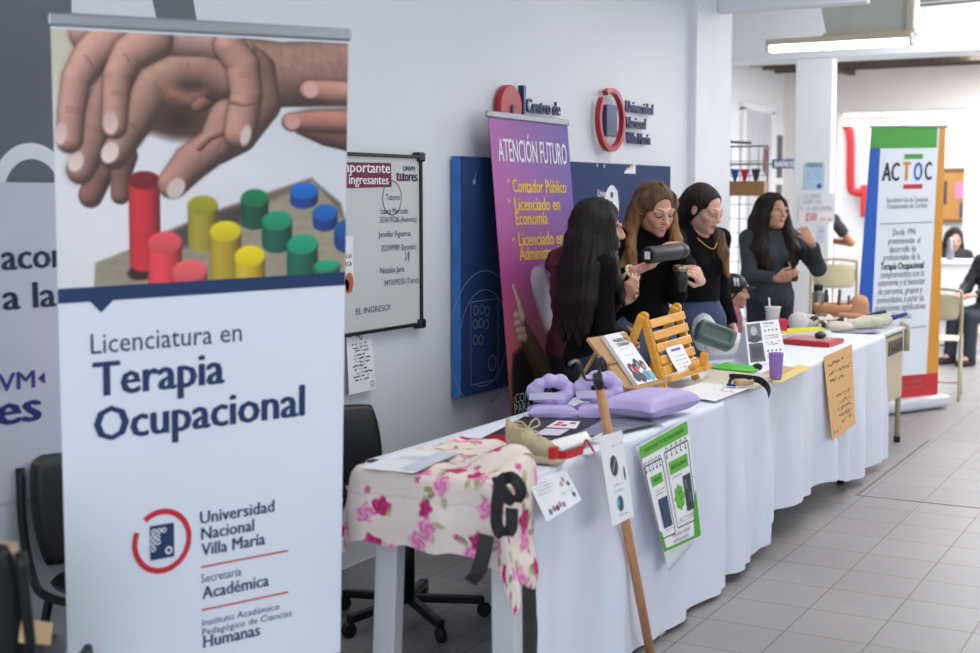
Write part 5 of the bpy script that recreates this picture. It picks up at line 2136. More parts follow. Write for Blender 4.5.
# ------------------------------------------------------------ green folder, layered boards, papers, strap, cup
flat('green_folder', [(5.867, 2.119), (5.809, 1.897), (5.997, 1.921), (6.082, 2.113)], TT + 0.01, 0.006, mat('folder_green', (80, 196, 44), 0.4), 'bright green folder lying in front of the photo tent card', 'folder')
o, S_ = flat('board', [(5.381, 1.982), (5.351, 1.729), (5.781, 1.783), (5.981, 2.146)], TT, 0.008, mat('cream_board', (206, 198, 182), 0.6, var=0.16, scale=10, stretch=(16, 0.6, 1)), 'cream striped board under the green folder', 'board')
b = MB()
b.tube(smooth_path([(5.819, 1.891, 0.789), (5.826, 1.880, 0.796), (5.832, 1.868, 0.791), (5.826, 1.875, 0.780)], 4), 0.011, M_blk)
o = b.build('binder_clip')
tag(o, 'black clip at the right end of the green folder', 'clip')
o, S_ = flat('paper_sheet', [(5.045, 1.992), (4.935, 1.756), (5.371, 1.753), (5.409, 1.992)], TT + 0.009, 0.001, M_paper, 'white drawing sheet with green and red pen strokes at the middle table edge', 'paper')
p = Print(S_, 0.001)
p.scribble(S_.w * 0.5, S_.h * 0.55, 0.12, 0.05, ink(200, 110, 130), 0.004, 150, 0.02)
p.scribble(S_.w * 0.55, S_.h * 0.78, 0.07, 0.03, ink(40, 120, 110), 0.005, 151, 0.015)
p.scribble(S_.w * 0.75, S_.h * 0.5, 0.06, 0.04, ink(80, 120, 200), 0.004, 152, 0.015)
p.build('drawing', o)
st = thing('handled_strap', 'black strap with a wooden grip lying on the middle tablecloth edge', 'strap', (5.55, 1.85, TT))
b = MB()
b.tube([(5.335, 1.818, 0.785), (5.336, 1.784, 0.785), (5.384, 1.760, 0.785)], [0.014, 0.016, 0.014], mat('grip_wood', (196, 164, 124), 0.5, var=0.1), 14)
b.build('wooden_grip', None, st)
ribbon(smooth_path([(5.300, 1.819, 0.785), (5.349, 1.842, 0.790), (5.369, 1.843, 0.800), (5.351, 1.798, 0.803), (5.363, 1.759, 0.800), (5.443, 1.747, 0.785), (5.429, 1.717, 0.772), (5.322, 1.668, 0.768), (5.188, 1.621, 0.764)]), 0.028, (0.2, -0.3, 1), M_rib, 'strap_band', st)
b = MB()
b.tube([(5.339, 1.849, 0.772), (5.326, 1.810, 0.772)], 0.005, ink(40, 90, 190), 8)
tag(b.build('pen'), 'blue pen end beside the wooden grip', 'pen')

cp = thing('cup', 'plain lilac plastic cup in front of the photo tent card', 'cup', (5.714, 1.760, 0.765))
cc = Vector((5.714, 1.760, TT + 0.004))
b = MB()
b.lathe([(0.024, 0), (0.026, 0.004), (0.0315, 0.108), (0.0325, 0.11), (0.0325, 0.113), (0.030, 0.113), (0.029, 0.108), (0.024, 0.01)], cc, mat('lilac_cup_plastic', (150, 120, 200), 0.45, var=0.08, scale=10), 28)
b.build('cup_body', None, cp)
flat('paper_sheet', [(5.618, 1.746), (5.638, 1.708), (6.206, 1.740), (6.286, 1.829)], TT, 0.0015, mat('paper_yellow', (226, 200, 120), 0.6), 'yellow paper at the edge of the middle cloth beside the lilac cup', 'paper')
flat('kraft_envelope', [(5.669, 1.851), (5.646, 1.759), (6.132, 1.798), (6.203, 1.900)], TT + 0.002, 0.0015, mat('kraft_brown', (190, 160, 122), 0.7), 'brown kraft paper under the lilac cup', 'paper')

# tent card with photographs
tn = thing('tent_card', 'white tent card printed with two grey photographs and text', 'tent card', (6.35, 2.05, TT))
TQ = Quad((6.124, 2.014, TT + 0.002), (6.361, 1.905, TT + 0.002), (6.200, 2.066, 0.946), (6.430, 1.973, 0.949), 0.24, 0.26)
sheet_mesh(TQ, 'leaf', M_paper, tn, 4, 6, 0.002)
TB = Quad((6.39, 2.17, TT + 0.002), (6.625, 2.06, TT + 0.002), TQ.c[2] + Vector((0.004, 0.002, -0.001)), TQ.c[3] + Vector((0.004, 0.002, -0.001)), 0.24, 0.3)
sheet_mesh(TB, 'leaf', M_paper, tn, 4, 6, 0.002)
p = Print(TQ, 0.001)
p.rect(0.01, 0.14, 0.105, 0.25, ink(110, 112, 118))
p.rect(0.01, 0.015, 0.105, 0.13, ink(92, 94, 100))
p.up()
p.disc(0.055, 0.205, 0.022, ink(176, 176, 180), rv=0.028)
p.disc(0.055, 0.155, 0.04, ink(70, 72, 80), rv=0.022)
p.rect(0.025, 0.04, 0.09, 0.11, ink(70, 72, 78))
p.text('VELAS', 0.12, 0.238, M_txt, w=0.08, h=0.012, bold=0.02)
for k, (v, n) in enumerate(((0.222, 0), (0.2, 1), (0.165, 0), (0.15, 0), (0.125, 0), (0.11, 0), (0.075, 1), (0.045, 0), (0.03, 0))):
    if n:
        for j in range(4):
            p.disc(0.13 + 0.027 * j, v, 0.006, M_txt, 10)
    else:
        p.scribble(0.118, v, 0.105, 0.006, M_txt, 0.003, 160 + k, 0.006)
p.build('card_print', tn)

# ------------------------------------------------------------ far table: trays, pots, toys, drinks
M_redp = mat('red_plastic', (186, 28, 40), 0.35)
rt = thing('flat_box', 'red flat box with a pinkish top sheet on the far table', 'box', (7.2, 2.05, TT))
RQ = [(7.109, 2.153), (7.060, 1.891), (7.331, 1.884), (7.424, 2.153)]
b = MB()
b.prism([Vector((x, y, TT + 0.001)) for x, y in RQ], (0, 0, 0.024), M_redp)
b.build('box_body', None, rt)
b = MB()
cx_ = sum(x for x, y in RQ) / 4
cy_ = sum(y for x, y in RQ) / 4
b.prism([Vector((cx_ + (x - cx_) * 0.82, cy_ + (y - cy_) * 0.8, TT + 0.026)) for x, y in RQ], (0, 0, 0.002), mat('pink_grey_sheet', (188, 128, 130), 0.4))
b.build('top_sheet', None, rt)
s = Sculpt()
s.ell((7.25, 1.99, TT + 0.045), (0.05, 0.03, 0.02), k=0)
o = sculpt_mesh('black_gadget', s, 0.005, [M_blk])
tag(o, 'small black rounded object on the red flat box', 'gadget')
tr = thing('tray', 'white tray holding a yellow sheet, above the red flat box', 'tray', (7.5, 2.2, TT))
TQ_ = [(7.22, 2.21), (7.56, 2.02), (7.76, 2.14), (7.46, 2.33)]
b = MB()
b.prism([Vector((x, y, TT + 0.012)) for x, y in TQ_], (0, 0, 0.008), mat('tray_white', (222, 222, 224), 0.4))
b.build('tray_base', None, tr)
b = MB()
for i in range(4):
    A, B_ = TQ_[i], TQ_[(i + 1) % 4]
    b.beam((A[0], A[1], TT + 0.026), (B_[0], B_[1], TT + 0.026), 0.012, 0.03, MATS['tray_white'], bevel=0.004)
b.build('tray_rim', None, tr)
b = MB()
ccx = sum(p_[0] for p_ in TQ_) / 4
ccy = sum(p_[1] for p_ in TQ_) / 4
b.prism([Vector((ccx + (x - ccx) * 0.85, ccy + (y - ccy) * 0.85, TT + 0.021)) for x, y in TQ_], (0, 0, 0.022), ink(214, 208, 40))
o = b.build('yellow_pad')
tag(o, 'yellow pad lying in the white tray', 'pad')

wc = thing('drinking_cup', 'white paper cup with a straw behind the photo tent card', 'cup', (7.15, 2.33, TT))
wcx = Vector((7.333, 2.283, 0.860))
b = MB()
zb_ = wcx.z
b.lathe([(0.034, 0), (0.042, 0.066), (0.044, 0.068), (0.044, 0.074), (0.04, 0.074), (0.039, 0.068), (0.032, 0.004)], (wcx.x, wcx.y, zb_), mat('cup_white', (224, 224, 226), 0.4), 24)
b.build('cup_body', None, wc)
b = MB()
b.tube([(wcx.x - 0.01, wcx.y + 0.01, zb_ + 0.02), (wcx.x - 0.015, wcx.y + 0.018, zb_ + 0.125)], 0.005, M_paper, 8)
b.build('straw', None, wc)
rbx = Vector((7.404, 2.284, 0.781))
b = MB()
b.box((rbx.x, rbx.y, (TT + zb_) / 2), (0.09, 0.11, zb_ - TT), mat('magenta_box', (196, 36, 92), 0.5), R=Matrix.Rotation(math.radians(28), 3, 'Z'), bevel=0.004)
o = b.build('box')
tag(o, 'magenta and white box under the white drinking cup', 'box')
b = MB()
b.box((rbx.x, rbx.y, TT + 0.02), (0.092, 0.112, 0.03), M_paper, R=Matrix.Rotation(math.radians(28), 3, 'Z'))
b.build('label_band', None, o)


def doll(label, px_c, col, seed, parts):
    s = Sculpt()
    for (c, r) in parts:
        s.ell(c, r, k=0.02)
    s.half((px_c[0], px_c[1], TT + 0.001), (0, 0, -1), 0.4)
    o = sculpt_mesh('soft_toy', s, 0.007, [col], None, noise=lambda X, Y, Z: 0.004 * wobble(X, Y, Z, 60, seed))
    tag(o, label, 'toy')
    return o


M_patch = mat('toy_patchwork', (206, 202, 200), 0.9, var=0.03)


def patch_mat():
    m = bpy.data.materials.new('toy_black_white_patches')
    m.use_nodes = True
    nt = m.node_tree
    L = nt.links.new
    tc = nt.nodes.new('ShaderNodeTexCoord')
    vo = nt.nodes.new('ShaderNodeTexVoronoi')
    vo.inputs['Scale'].default_value = 26
    L(tc.outputs['Object'], vo.inputs['Vector'])
    cr = nt.nodes.new('ShaderNodeValToRGB')
    cr.color_ramp.interpolation = 'CONSTANT'
    for pos, c in ((0.0, (206, 202, 198)), (0.36, (44, 40, 40)), (0.56, (134, 100, 76)), (0.70, (212, 208, 204))):
        e = cr.color_ramp.elements.new(pos) if pos > 0 else cr.color_ramp.elements[0]
        e.position = pos
        e.color = rgb(*c)
    cr.color_ramp.elements.remove(cr.color_ramp.elements[-1])
    L(vo.outputs['Color'], cr.inputs[0])
    L(cr.outputs[0], nt.nodes['Principled BSDF'].inputs['Base Color'])
    nt.nodes['Principled BSDF'].inputs['Roughness'].default_value = 0.9
    return m


M_pat = patch_mat()
d1c = Vector((7.95, 2.33, TT))
doll('round white and grey soft toy left of the terracotta bowls', (7.95, 2.33), M_patch, 3, [((7.86, 2.29, TT + 0.055), (0.06, 0.06, 0.058))])
doll('patchwork black, white and brown soft toy lying between the white tray and the bowls', (8.0, 2.26), M_pat, 5, [((7.96, 2.25, TT + 0.045), (0.07, 0.06, 0.05)), ((8.04, 2.19, TT + 0.045), (0.07, 0.06, 0.05)), ((8.10, 2.11, TT + 0.035), (0.07, 0.06, 0.04)), ((7.93, 2.16, TT + 0.03), (0.06, 0.04, 0.035))])
doll('cream rolled soft cloth in front of the small terracotta bowl', (8.0, 2.08), mat('cream_soft', (206, 196, 180), 0.9, var=0.15, scale=20), 7, [((7.93, 2.10, TT + 0.03), (0.06, 0.05, 0.035)), ((7.98, 2.05, TT + 0.025), (0.06, 0.05, 0.03))])

M_terra = mat('terracotta', (208, 152, 116), 0.75, var=0.06)
bwl = thing('terracotta_bowl', 'wide terracotta bowl with a thick rim, largest of the pottery on the far table', 'bowl', (8.5, 2.38, TT))
bc = Vector((8.48, 2.255, TT))
b = MB()
b.lathe([(0.08, 0), (0.092, 0.02), (0.106, 0.06), (0.108, 0.066), (0.116, 0.068), (0.119, 0.112), (0.116, 0.118), (0.106, 0.116), (0.102, 0.08), (0.08, 0.02)], bc, M_terra, 40)
b.build('bowl_body', None, bwl)
sb_ = Vector((8.30, 2.10, TT))
b = MB()
b.lathe([(0.046, 0), (0.056, 0.03), (0.061, 0.05), (0.069, 0.052), (0.071, 0.074), (0.067, 0.077), (0.061, 0.07), (0.05, 0.03), (0.04, 0.012)], sb_, M_terra, 36)
o = b.build('terracotta_bowl')
tag(o, 'small terracotta bowl in front of the wide one', 'bowl')
b = MB()
Rt = Matrix.Rotation(math.radians(74), 3, Vector((0.87, 0.49, 0)))
b.lathe([(0.075, -0.05), (0.081, -0.046), (0.081, -0.026), (0.073, -0.024), (0.056, 0.045), (0.04, 0.075), (0.022, 0.08)], (8.60, 2.125, TT + 0.088), M_terra, 36, Matrix.Rotation(math.radians(-20), 3, 'Y') @ Matrix.Rotation(math.radians(18), 3, 'X'), closed_top=True)
o = b.build('flower_pot')
tag(o, 'terracotta flower pot resting upside down behind the small bowl', 'pot')
for k, (px_, h_, r_) in enumerate((((8.50, 2.23), 0.19, 0.010), ((8.53, 2.18), 0.15, 0.008))):
    b = MB()
    b.tube([(px_[0], px_[1], TT + 0.02), (px_[0] + 0.01, px_[1] - 0.01, TT + h_)], r_, mat('tool_handle', (98, 84, 70), 0.5), 12)
    b.lathe([(r_ * 1.1, 0), (r_ * 1.25, 0.012), (r_ * 0.6, 0.02)], (px_[0] + 0.01, px_[1] - 0.01, TT + h_), M_steel, 12)
    o = b.build('modelling_tool')
    tag(o, ('taller dark-handled modelling tool standing in the wide terracotta bowl, nearer the thermos', 'shorter dark-handled modelling tool standing in the wide terracotta bowl, nearer the upturned pot')[k], 'tool')

th = thing('thermos', 'steel thermos with black cap standing in front of the woman in grey', 'thermos', (8.62, 2.49, TT))
tc_ = Vector((8.56, 2.37, TT))
b = MB()
b.lathe([(0.036, 0), (0.038, 0.004), (0.038, 0.17), (0.030, 0.188), (0.026, 0.192)], tc_, mat('thermos_steel', (128, 124, 118), 0.28, 0.85), 28, closed_top=True)
b.build('bottle', None, th)
b = MB()
b.lathe([(0.027, 0.192), (0.03, 0.196), (0.03, 0.225), (0.026, 0.232), (0.01, 0.234)], tc_, M_blk, 24, closed_top=True)
b.build('cap', None, th)
b = MB()
b.lathe([(0.0385, 0.04), (0.0385, 0.07)], tc_, M_blk, 28, closed_bottom=False)
b.build('band', None, th)
b = MB()
c2 = Vector((8.66, 2.345, TT))
b.lathe([(0.016, 0), (0.016, 0.15), (0.012, 0.165), (0.012, 0.19), (0.004, 0.195)], c2, mat('flask_dark', (84, 80, 76), 0.35, 0.5), 18, closed_top=True)
o = b.build('flask')
tag(o, 'slim dark flask right of the steel thermos', 'flask')

M_tow = mat('towel_cream_green', (200, 200, 180), 0.95, var=0.16, scale=16, bump=0.3, bscale=140)
s = Sculpt()
s.cap((8.10, 2.06, TT + 0.03), (8.28, 1.98, TT + 0.032), 0.03, 0.034, 0.02)
s.cap((8.22, 2.02, TT + 0.03), (8.44, 1.90, TT + 0.03), 0.032, 0.028, 0.02)
s.cap((8.36, 2.03, TT + 0.03), (8.54, 1.93, TT + 0.045), 0.032, 0.022, 0.02)
o = sculpt_mesh('towel', s, 0.007, [M_tow], None, noise=lambda X, Y, Z: 0.006 * wobble(X, Y, Z, 50, 31))
tag(o, 'rolled cream and pale green towels at the end of the far table', 'towel')
M_blu = mat('cloth_royal_blue', (30, 62, 132), 0.85, var=0.15, scale=14, bump=0.3, bscale=100)
s = Sculpt()
s.cap((8.46, 2.06, TT + 0.03), (8.62, 1.97, TT + 0.06), 0.026, 0.02, 0.02)
s.half((8.6, 2.0, TT + 0.001), (0, 0, -1), 0.4)
o = sculpt_mesh('cloth', s, 0.007, [mat('cloth_navy', (26, 36, 66), 0.85, var=0.15)], None, noise=lambda X, Y, Z: 0.006 * wobble(X, Y, Z, 45, 33))
tag(o, 'folded navy cloth behind the rolled towels', 'cloth')
s = Sculpt()
s.cap((8.58, 1.95, TT + 0.022), (8.72, 1.86, TT + 0.05), 0.024, 0.016, 0.02, sq=((0, 0, 1), 0.7))
o = sculpt_mesh('cloth', s, 0.006, [M_blu], None, noise=lambda X, Y, Z: 0.004 * wobble(X, Y, Z, 45, 34))
tag(o, 'royal blue cloth sticking out over the far table end', 'cloth')
flat('paper_sheet', [(7.88, 1.93), (8.02, 1.85), (8.16, 1.93), (8.0, 2.02)], TT, 0.002, ink(150, 140, 176), 'small lilac and dark printed sheet at the corner of the far cloth', 'paper')


# ============================================================ PEOPLE
def vec(*a):
    return np.array(a, np.float32)


def unit(v):
    v = np.asarray(v, np.float32)
    return v / (np.linalg.norm(v) + 1e-9)


def attr_mat(name, rough, var=0.06, scale=40, bump=0.0, bscale=200, stretch=(1, 1, 1), sss=0.0, sheen=0.0, spec=None):
    return mat(name, rough=rough, var=var, scale=scale, bump=bump, bscale=bscale, attr='Col', stretch=stretch, sss=sss, sheen=sheen, spec=spec)


M_skin = attr_mat('skin', 0.48, 0.03, 60, sss=0.08)
M_hairm = attr_mat('hair', 0.5, 0.3, 26, 0.35, 90, stretch=(14, 14, 1), spec=0.22)
M_denim = mat('denim', (54, 68, 98), 0.85, var=0.2, scale=18, bump=0.15, bscale=600)
M_dtrou = mat('trousers_dark', (38, 42, 54), 0.85, var=0.12, scale=14)
M_bknit = mat('knit_black', (14, 14, 17), 0.9, var=0.2, scale=20, bump=0.2, bscale=500, spec=0.12)
M_gknit = mat('knit_charcoal', (66, 70, 77), 0.95, var=0.12, scale=24, bump=0.35, bscale=420, spec=0.15)
M_maroon = mat('jacket_maroon', (76, 22, 40), 0.6, var=0.12, scale=16, bump=0.1, bscale=60)
M_shoe = mat('shoe_dark', (32, 32, 36), 0.6)


class Fig:
    def __init__(s, base, heading, sc=1.0, lean=0.0, dz=0.0, z0=0.0):
        s.b = vec(base[0], base[1], z0)
        h = math.radians(heading)
        s.f, s.l, s.u = vec(math.cos(h), math.sin(h), 0), vec(-math.sin(h), math.cos(h), 0), vec(0, 0, 1)
        s.s, s.lean, s.dz = sc, lean, dz

    def P(s, f, l, z):
        f = f + s.lean * max(0, z - 0.88) / 0.45
        return tuple(s.b + (s.f * f + s.l * l + s.u * z) * s.s + s.u * s.dz)

    def R3(s):
        return np.stack([s.f, s.l, s.u], 1)


class Head:
    def __init__(s, c, yaw, pitch=0, roll=0, sc=1.0):
        s.c = np.array(c, np.float32)
        M = Matrix.Rotation(math.radians(yaw), 3, 'Z') @ Matrix.Rotation(math.radians(pitch), 3, 'Y') @ Matrix.Rotation(math.radians(roll), 3, 'X')
        s.R = np.array(M, np.float32)
        s.s = sc

    def P(s, f, l, z):
        return tuple(s.c + s.R @ (vec(f, l, z) * s.s))

    def loc(s, V):
        return (V - s.c) @ s.R / s.s


def torso(q, F, g, hem=None, k=0.04, bust=1.0, w=1.0):
    """g = inflation in metres"""
    S_ = F.s
    R = F.R3()
    for (f, l, z, a, b_, c) in ((0, 0, 1.18, 0.092, 0.130 * w, 0.17), (0, 0, 1.02, 0.084, 0.116 * w, 0.15), (-0.008, 0, 0.90, 0.102, 0.152 * w, 0.12), (-0.012, 0, 1.29, 0.07, 0.145 * w, 0.07)):
        q.ell(F.P(f, l, z), (a * S_ + g, b_ * S_ + g, c * S_ + g), R, k)
    for sg in (-1, 1):
        if bust:
            q.ell(F.P(0.07, 0.066 * sg, 1.195), (0.045 * S_ * bust + g, 0.055 * S_ + g, 0.055 * S_ + g), R, 0.035)
        q.cap(F.P(-0.012, 0.04 * sg, 1.345), F.P(-0.012, 0.152 * w * sg, 1.312), 0.045 * S_ + g, 0.046 * S_ + g, 0.03)
    return q


def arm_ik(S_, W, a, b, pole):
    S_, W = np.array(S_, np.float32), np.array(W, np.float32)
    d = W - S_
    L = np.linalg.norm(d)
    if L > (a + b) * 0.998:
        kx = L / ((a + b) * 0.998)
        a, b = a * kx, b * kx
    x = (a * a - b * b + L * L) / (2 * L)
    h = math.sqrt(max(a * a - x * x, 0))
    n = unit(d)
    p = np.array(pole, np.float32)
    p = unit(p - n * (p @ n))
    return S_ + n * x + p * h


def hand(q, W, d, n, side, s=1.0, curl=0.6, spread=0.0, thumb=0.5, curls=None, k=0.006):
    """palm, four separate fingers of unequal length and a thumb leaving the side of the palm"""
    d = unit(d)
    n = np.array(n, np.float32)
    n = unit(n - d * (n @ d))
    w = np.cross(d, n) * (-1 if side > 0 else 1)       # thumb side
    W = np.array(W, np.float32)
    q.ell(W + d * 0.045 * s, (0.052 * s, 0.036 * s, 0.0145 * s), np.stack([d, w, n], 1), 0.012)
    offs, lens, rad = (0.028, 0.009, -0.010, -0.028), (0.071, 0.079, 0.073, 0.057), (0.0082, 0.0085, 0.008, 0.007)
    arch = (0.0, 0.004, 0.001, -0.008)
    for i in range(4):
        c = curl if curls is None else curls[i]
        B = W + (d * (0.086 + arch[i]) + w * offs[i]) * s
        q.cap(W + (d * 0.02 + w * offs[i] * 0.6) * s, B, 0.012 * s, 0.0105 * s, 0.01)
        dd = unit(d + w * spread * (offs[i] * 12))
        a = 0.0
        for j, (fr, ca) in enumerate(((0.45, 0.75), (0.31, 1.0), (0.24, 0.7))):
            a += c * ca
            nd = dd * math.cos(a) + n * math.sin(a)
            E = B + nd * lens[i] * fr * s
            q.cap(B, E, rad[i] * s * (1 - 0.08 * j), rad[i] * s * (0.94 - 0.1 * j), k if j else 0.008)
            B = E
    T0 = W + (d * 0.022 + w * 0.022 + n * 0.004) * s
    t1 = unit(d * 0.75 + w * (0.75 - 0.4 * thumb) + n * (0.15 + 0.6 * thumb))
    T1 = T0 + t1 * 0.042 * s
    t2 = unit(d * 0.95 + w * (0.25 - 0.4 * thumb) + n * (0.1 + 0.5 * thumb))
    T2 = T1 + t2 * 0.032 * s
    T3 = T2 + unit(t2 + d * 0.1) * 0.024 * s
    q.cap(T0, T1, 0.014 * s, 0.0105 * s, 0.012)
    q.cap(T1, T2, 0.0105 * s, 0.0095 * s, 0.006)
    q.cap(T2, T3, 0.0095 * s, 0.0078 * s, 0.006)


def head_shape(q, H, smile=0.0, male=False):
    s = H.s
    R = H.R
    E = lambda c, r, k=0.02, sub=False: q.ell(H.P(*c), tuple(np.array(r) * s), R, k * s, sub)
    E((-0.015, 0, 0.035), (0.094, 0.073, 0.083))
    E((0.03, 0, -0.035), (0.062, 0.053, 0.080), 0.025)
    E((0.047, 0, -0.075), (0.042, 0.034, 0.034), 0.025)
    E((0.074, 0, -0.103), (0.017, 0.019, 0.014), 0.02)
    for sg in (-1, 1):
        E((0.058, 0.04 * sg, -0.028), (0.026, 0.022, 0.022), 0.025)
        E((0.006, 0.041 * sg, -0.072), (0.03, 0.012, 0.026), 0.025)
        E((0.098, 0.033 * sg, 0.002), (0.018, 0.021, 0.014), 0.012, True)
        E((0.073, 0.032 * sg, 0.001), (0.016, 0.019, 0.0145), 0.006)
        q.cap(H.P(0.09, 0.014 * sg, 0.02), H.P(0.074, 0.052 * sg, 0.02), 0.009 * s, 0.008 * s, 0.014 * s)
        E((0.099, 0.0115 * sg, -0.036), (0.011, 0.0075, 0.008), 0.006)
        E((-0.012, 0.074 * sg, -0.008), (0.018, 0.008, 0.03), 0.006)
        E((-0.004, 0.081 * sg, -0.006), (0.008, 0.006, 0.016), 0.004, True)
        if smile:
            E((0.072, 0.03 * sg, -0.052), (0.018, 0.014, 0.016), 0.016)
    q.cap(H.P(0.086, 0, 0.014), H.P(0.111, 0, -0.028), 0.0085 * s, 0.0115 * s, 0.012 * s)
    E((0.106, 0, -0.034), (0.011, 0.009, 0.008), 0.008)
    wd = 0.022 + 0.009 * smile
    for sg in (-1, 1):
        q.cap(H.P(0.0945, 0.003 * sg, -0.0605), H.P(0.085 - 0.006 * smile, wd * sg, -0.064 + 0.007 * smile), 0.0062 * s, 0.003 * s, 0.005 * s)
        q.cap(H.P(0.0925, 0.002 * sg, -0.0725), H.P(0.084 - 0.006 * smile, wd * 0.9 * sg, -0.068 + 0.006 * smile), 0.0072 * s, 0.003 * s, 0.005 * s)
    if smile:
        E((0.096, 0, -0.0665), (0.008, 0.021, 0.0044), 0.002, True)


def face_islands(H, eyes='open', brow=(46, 34, 28), iris=(60, 40, 28), smile=0, look=(0, 0)):
    """eyes, lashes, brows and teeth as extra islands of the body mesh"""
    out = []
    c = lambda *v: lin_arr(np.array(v))
    s = H.s
    for sg in (-1, 1):
        e = H.P(0.0735, 0.032 * sg, 0.001)
        if eyes == 'open':
            out.append(np_ball(H.P(0.0775, 0.032 * sg, 0.0005), vec(0.0125, 0.0135, 0.0085) * s, H.R) + (c(206, 202, 198),))
            out.append(np_ball(H.P(0.0868, 0.032 * sg + look[0], 0.0005 + look[1]), vec(0.0045, 0.0062, 0.0066) * s, H.R) + (c(*iris),))
            lid = [(0.079 + 0.0115 * math.cos(a), 0.032 * sg + 0.0165 * math.sin(a), 0.0085 * math.cos(a) + 0.0015) for a in np.linspace(-1.3, 1.3, 7)]
        else:
            lid = [(0.079 + 0.0115 * math.cos(a), 0.032 * sg + 0.017 * math.sin(a), -0.0055 * math.cos(a) - 0.0015) for a in np.linspace(-1.35, 1.35, 7)]
        out.append(np_tube([H.P(*p_) for p_ in lid], [0.001 * s, 0.0018 * s, 0.0022 * s, 0.0024 * s, 0.0022 * s, 0.0018 * s, 0.001 * s], 6) + (c(24, 18, 16),))
        br = [(0.0955 - 0.02 * t * t - 0.004 * t, sg * (0.013 + 0.038 * t), 0.0245 + 0.006 * math.sin(2.4 * t)) for t in np.linspace(0, 1, 6)]
        out.append(np_tube([H.P(*p_) for p_ in br], [0.0014 * s, 0.0022 * s, 0.0024 * s, 0.0021 * s, 0.0016 * s, 0.0008 * s], 6) + (c(*brow),))
    if smile:
        out.append(np_ball(H.P(0.0875, 0, -0.0665), vec(0.006, 0.022, 0.0048) * s, H.R) + (c(228, 224, 216),))
    return out


def skin_color(H, base, lips=(176, 92, 88)):
    def fn(V):
        c = np.tile(np.array(base, np.float32), (len(V), 1))
        q = H.loc(V)
        d = np.sqrt(((q[:, 0] - 0.09) / 0.018) ** 2 + (q[:, 1] / 0.0235) ** 2 + ((q[:, 2] + 0.0665) / 0.0115) ** 2)
        m = np.clip((1.1 - d) * 4, 0, 1)[:, None]
        c = c * (1 - m) + np.array(lips, np.float32) * m
        for sg in (-1, 1):
            d = np.sqrt(((q[:, 0] - 0.07) / 0.035) ** 2 + ((q[:, 1] - 0.043 * sg) / 0.024) ** 2 + ((q[:, 2] + 0.034) / 0.022) ** 2)
            m = np.clip(1 - d, 0, 1)[:, None] * 0.35
            c = c * (1 - m) + np.array((206, 120, 108), np.float32) * m
        return lin_arr(c)
    return fn


def hair_color(root, tip, z0, z1, streak=0.16, seed=3):
    def fn(V):
        t = np.clip((V[:, 2] - z0) / (z1 - z0 + 1e-6), 0, 1)[:, None]
        c = np.array(tip, np.float32) * (1 - t) + np.array(root, np.float32) * t
        n = wobble(V[:, 0], V[:, 1], V[:, 2] * 0.06, 170, seed) + 0.6 * wobble(V[:, 0], V[:, 1], V[:, 2] * 0.1, 420, seed + 1)
        return lin_arr(np.clip(c * (1 + streak * n[:, None]), 0, 255))
    return fn


def hair_cap(q, H, part=True, grow=1.0, front=0.0):
    s = H.s
    E = lambda c, r, k=0.02, sub=False: q.ell(H.P(*c), tuple(np.array(r) * s * (1 if sub else grow)), H.R, k * s, sub)
    E((-0.02, 0, 0.042), (0.104, 0.084, 0.088))
    E((-0.045, 0, -0.015), (0.072, 0.078, 0.09), 0.03)
    # face opening
    E((0.095, 0, -0.03), (0.058 - front, 0.062, 0.085), 0.012, True)
    E((0.1, 0, 0.032), (0.05, 0.066, 0.054), 0.012, True)
    if part:
        q.cap(H.P(0.07, 0, 0.105), H.P(-0.06, 0, 0.138), 0.006 * s, 0.004 * s, 0.008 * s, sub=True)


def strand_noise(H, amp, f1=46, drop=3.0, seed=1):
    """grooves that follow the fall of the hair"""
    def fn(X, Y, Z):
        x, y, z = X - H.c[0], Y - H.c[1], Z - H.c[2]
        a = np.arctan2(y, x)
        r = np.sqrt(x * x + y * y)
        wv = 1.2 * np.sin(z * 14 + a * 3 + seed) * 0.25
        return amp * (np.sin(a * f1 + wv * 5 + z * drop + seed) * 0.6 + 0.4 * np.sin(a * f1 * 2.3 + r * 60 + seed * 2)) + amp * 0.6 * wobble(X, Y, Z * 0.3, 130, seed)
    return fn


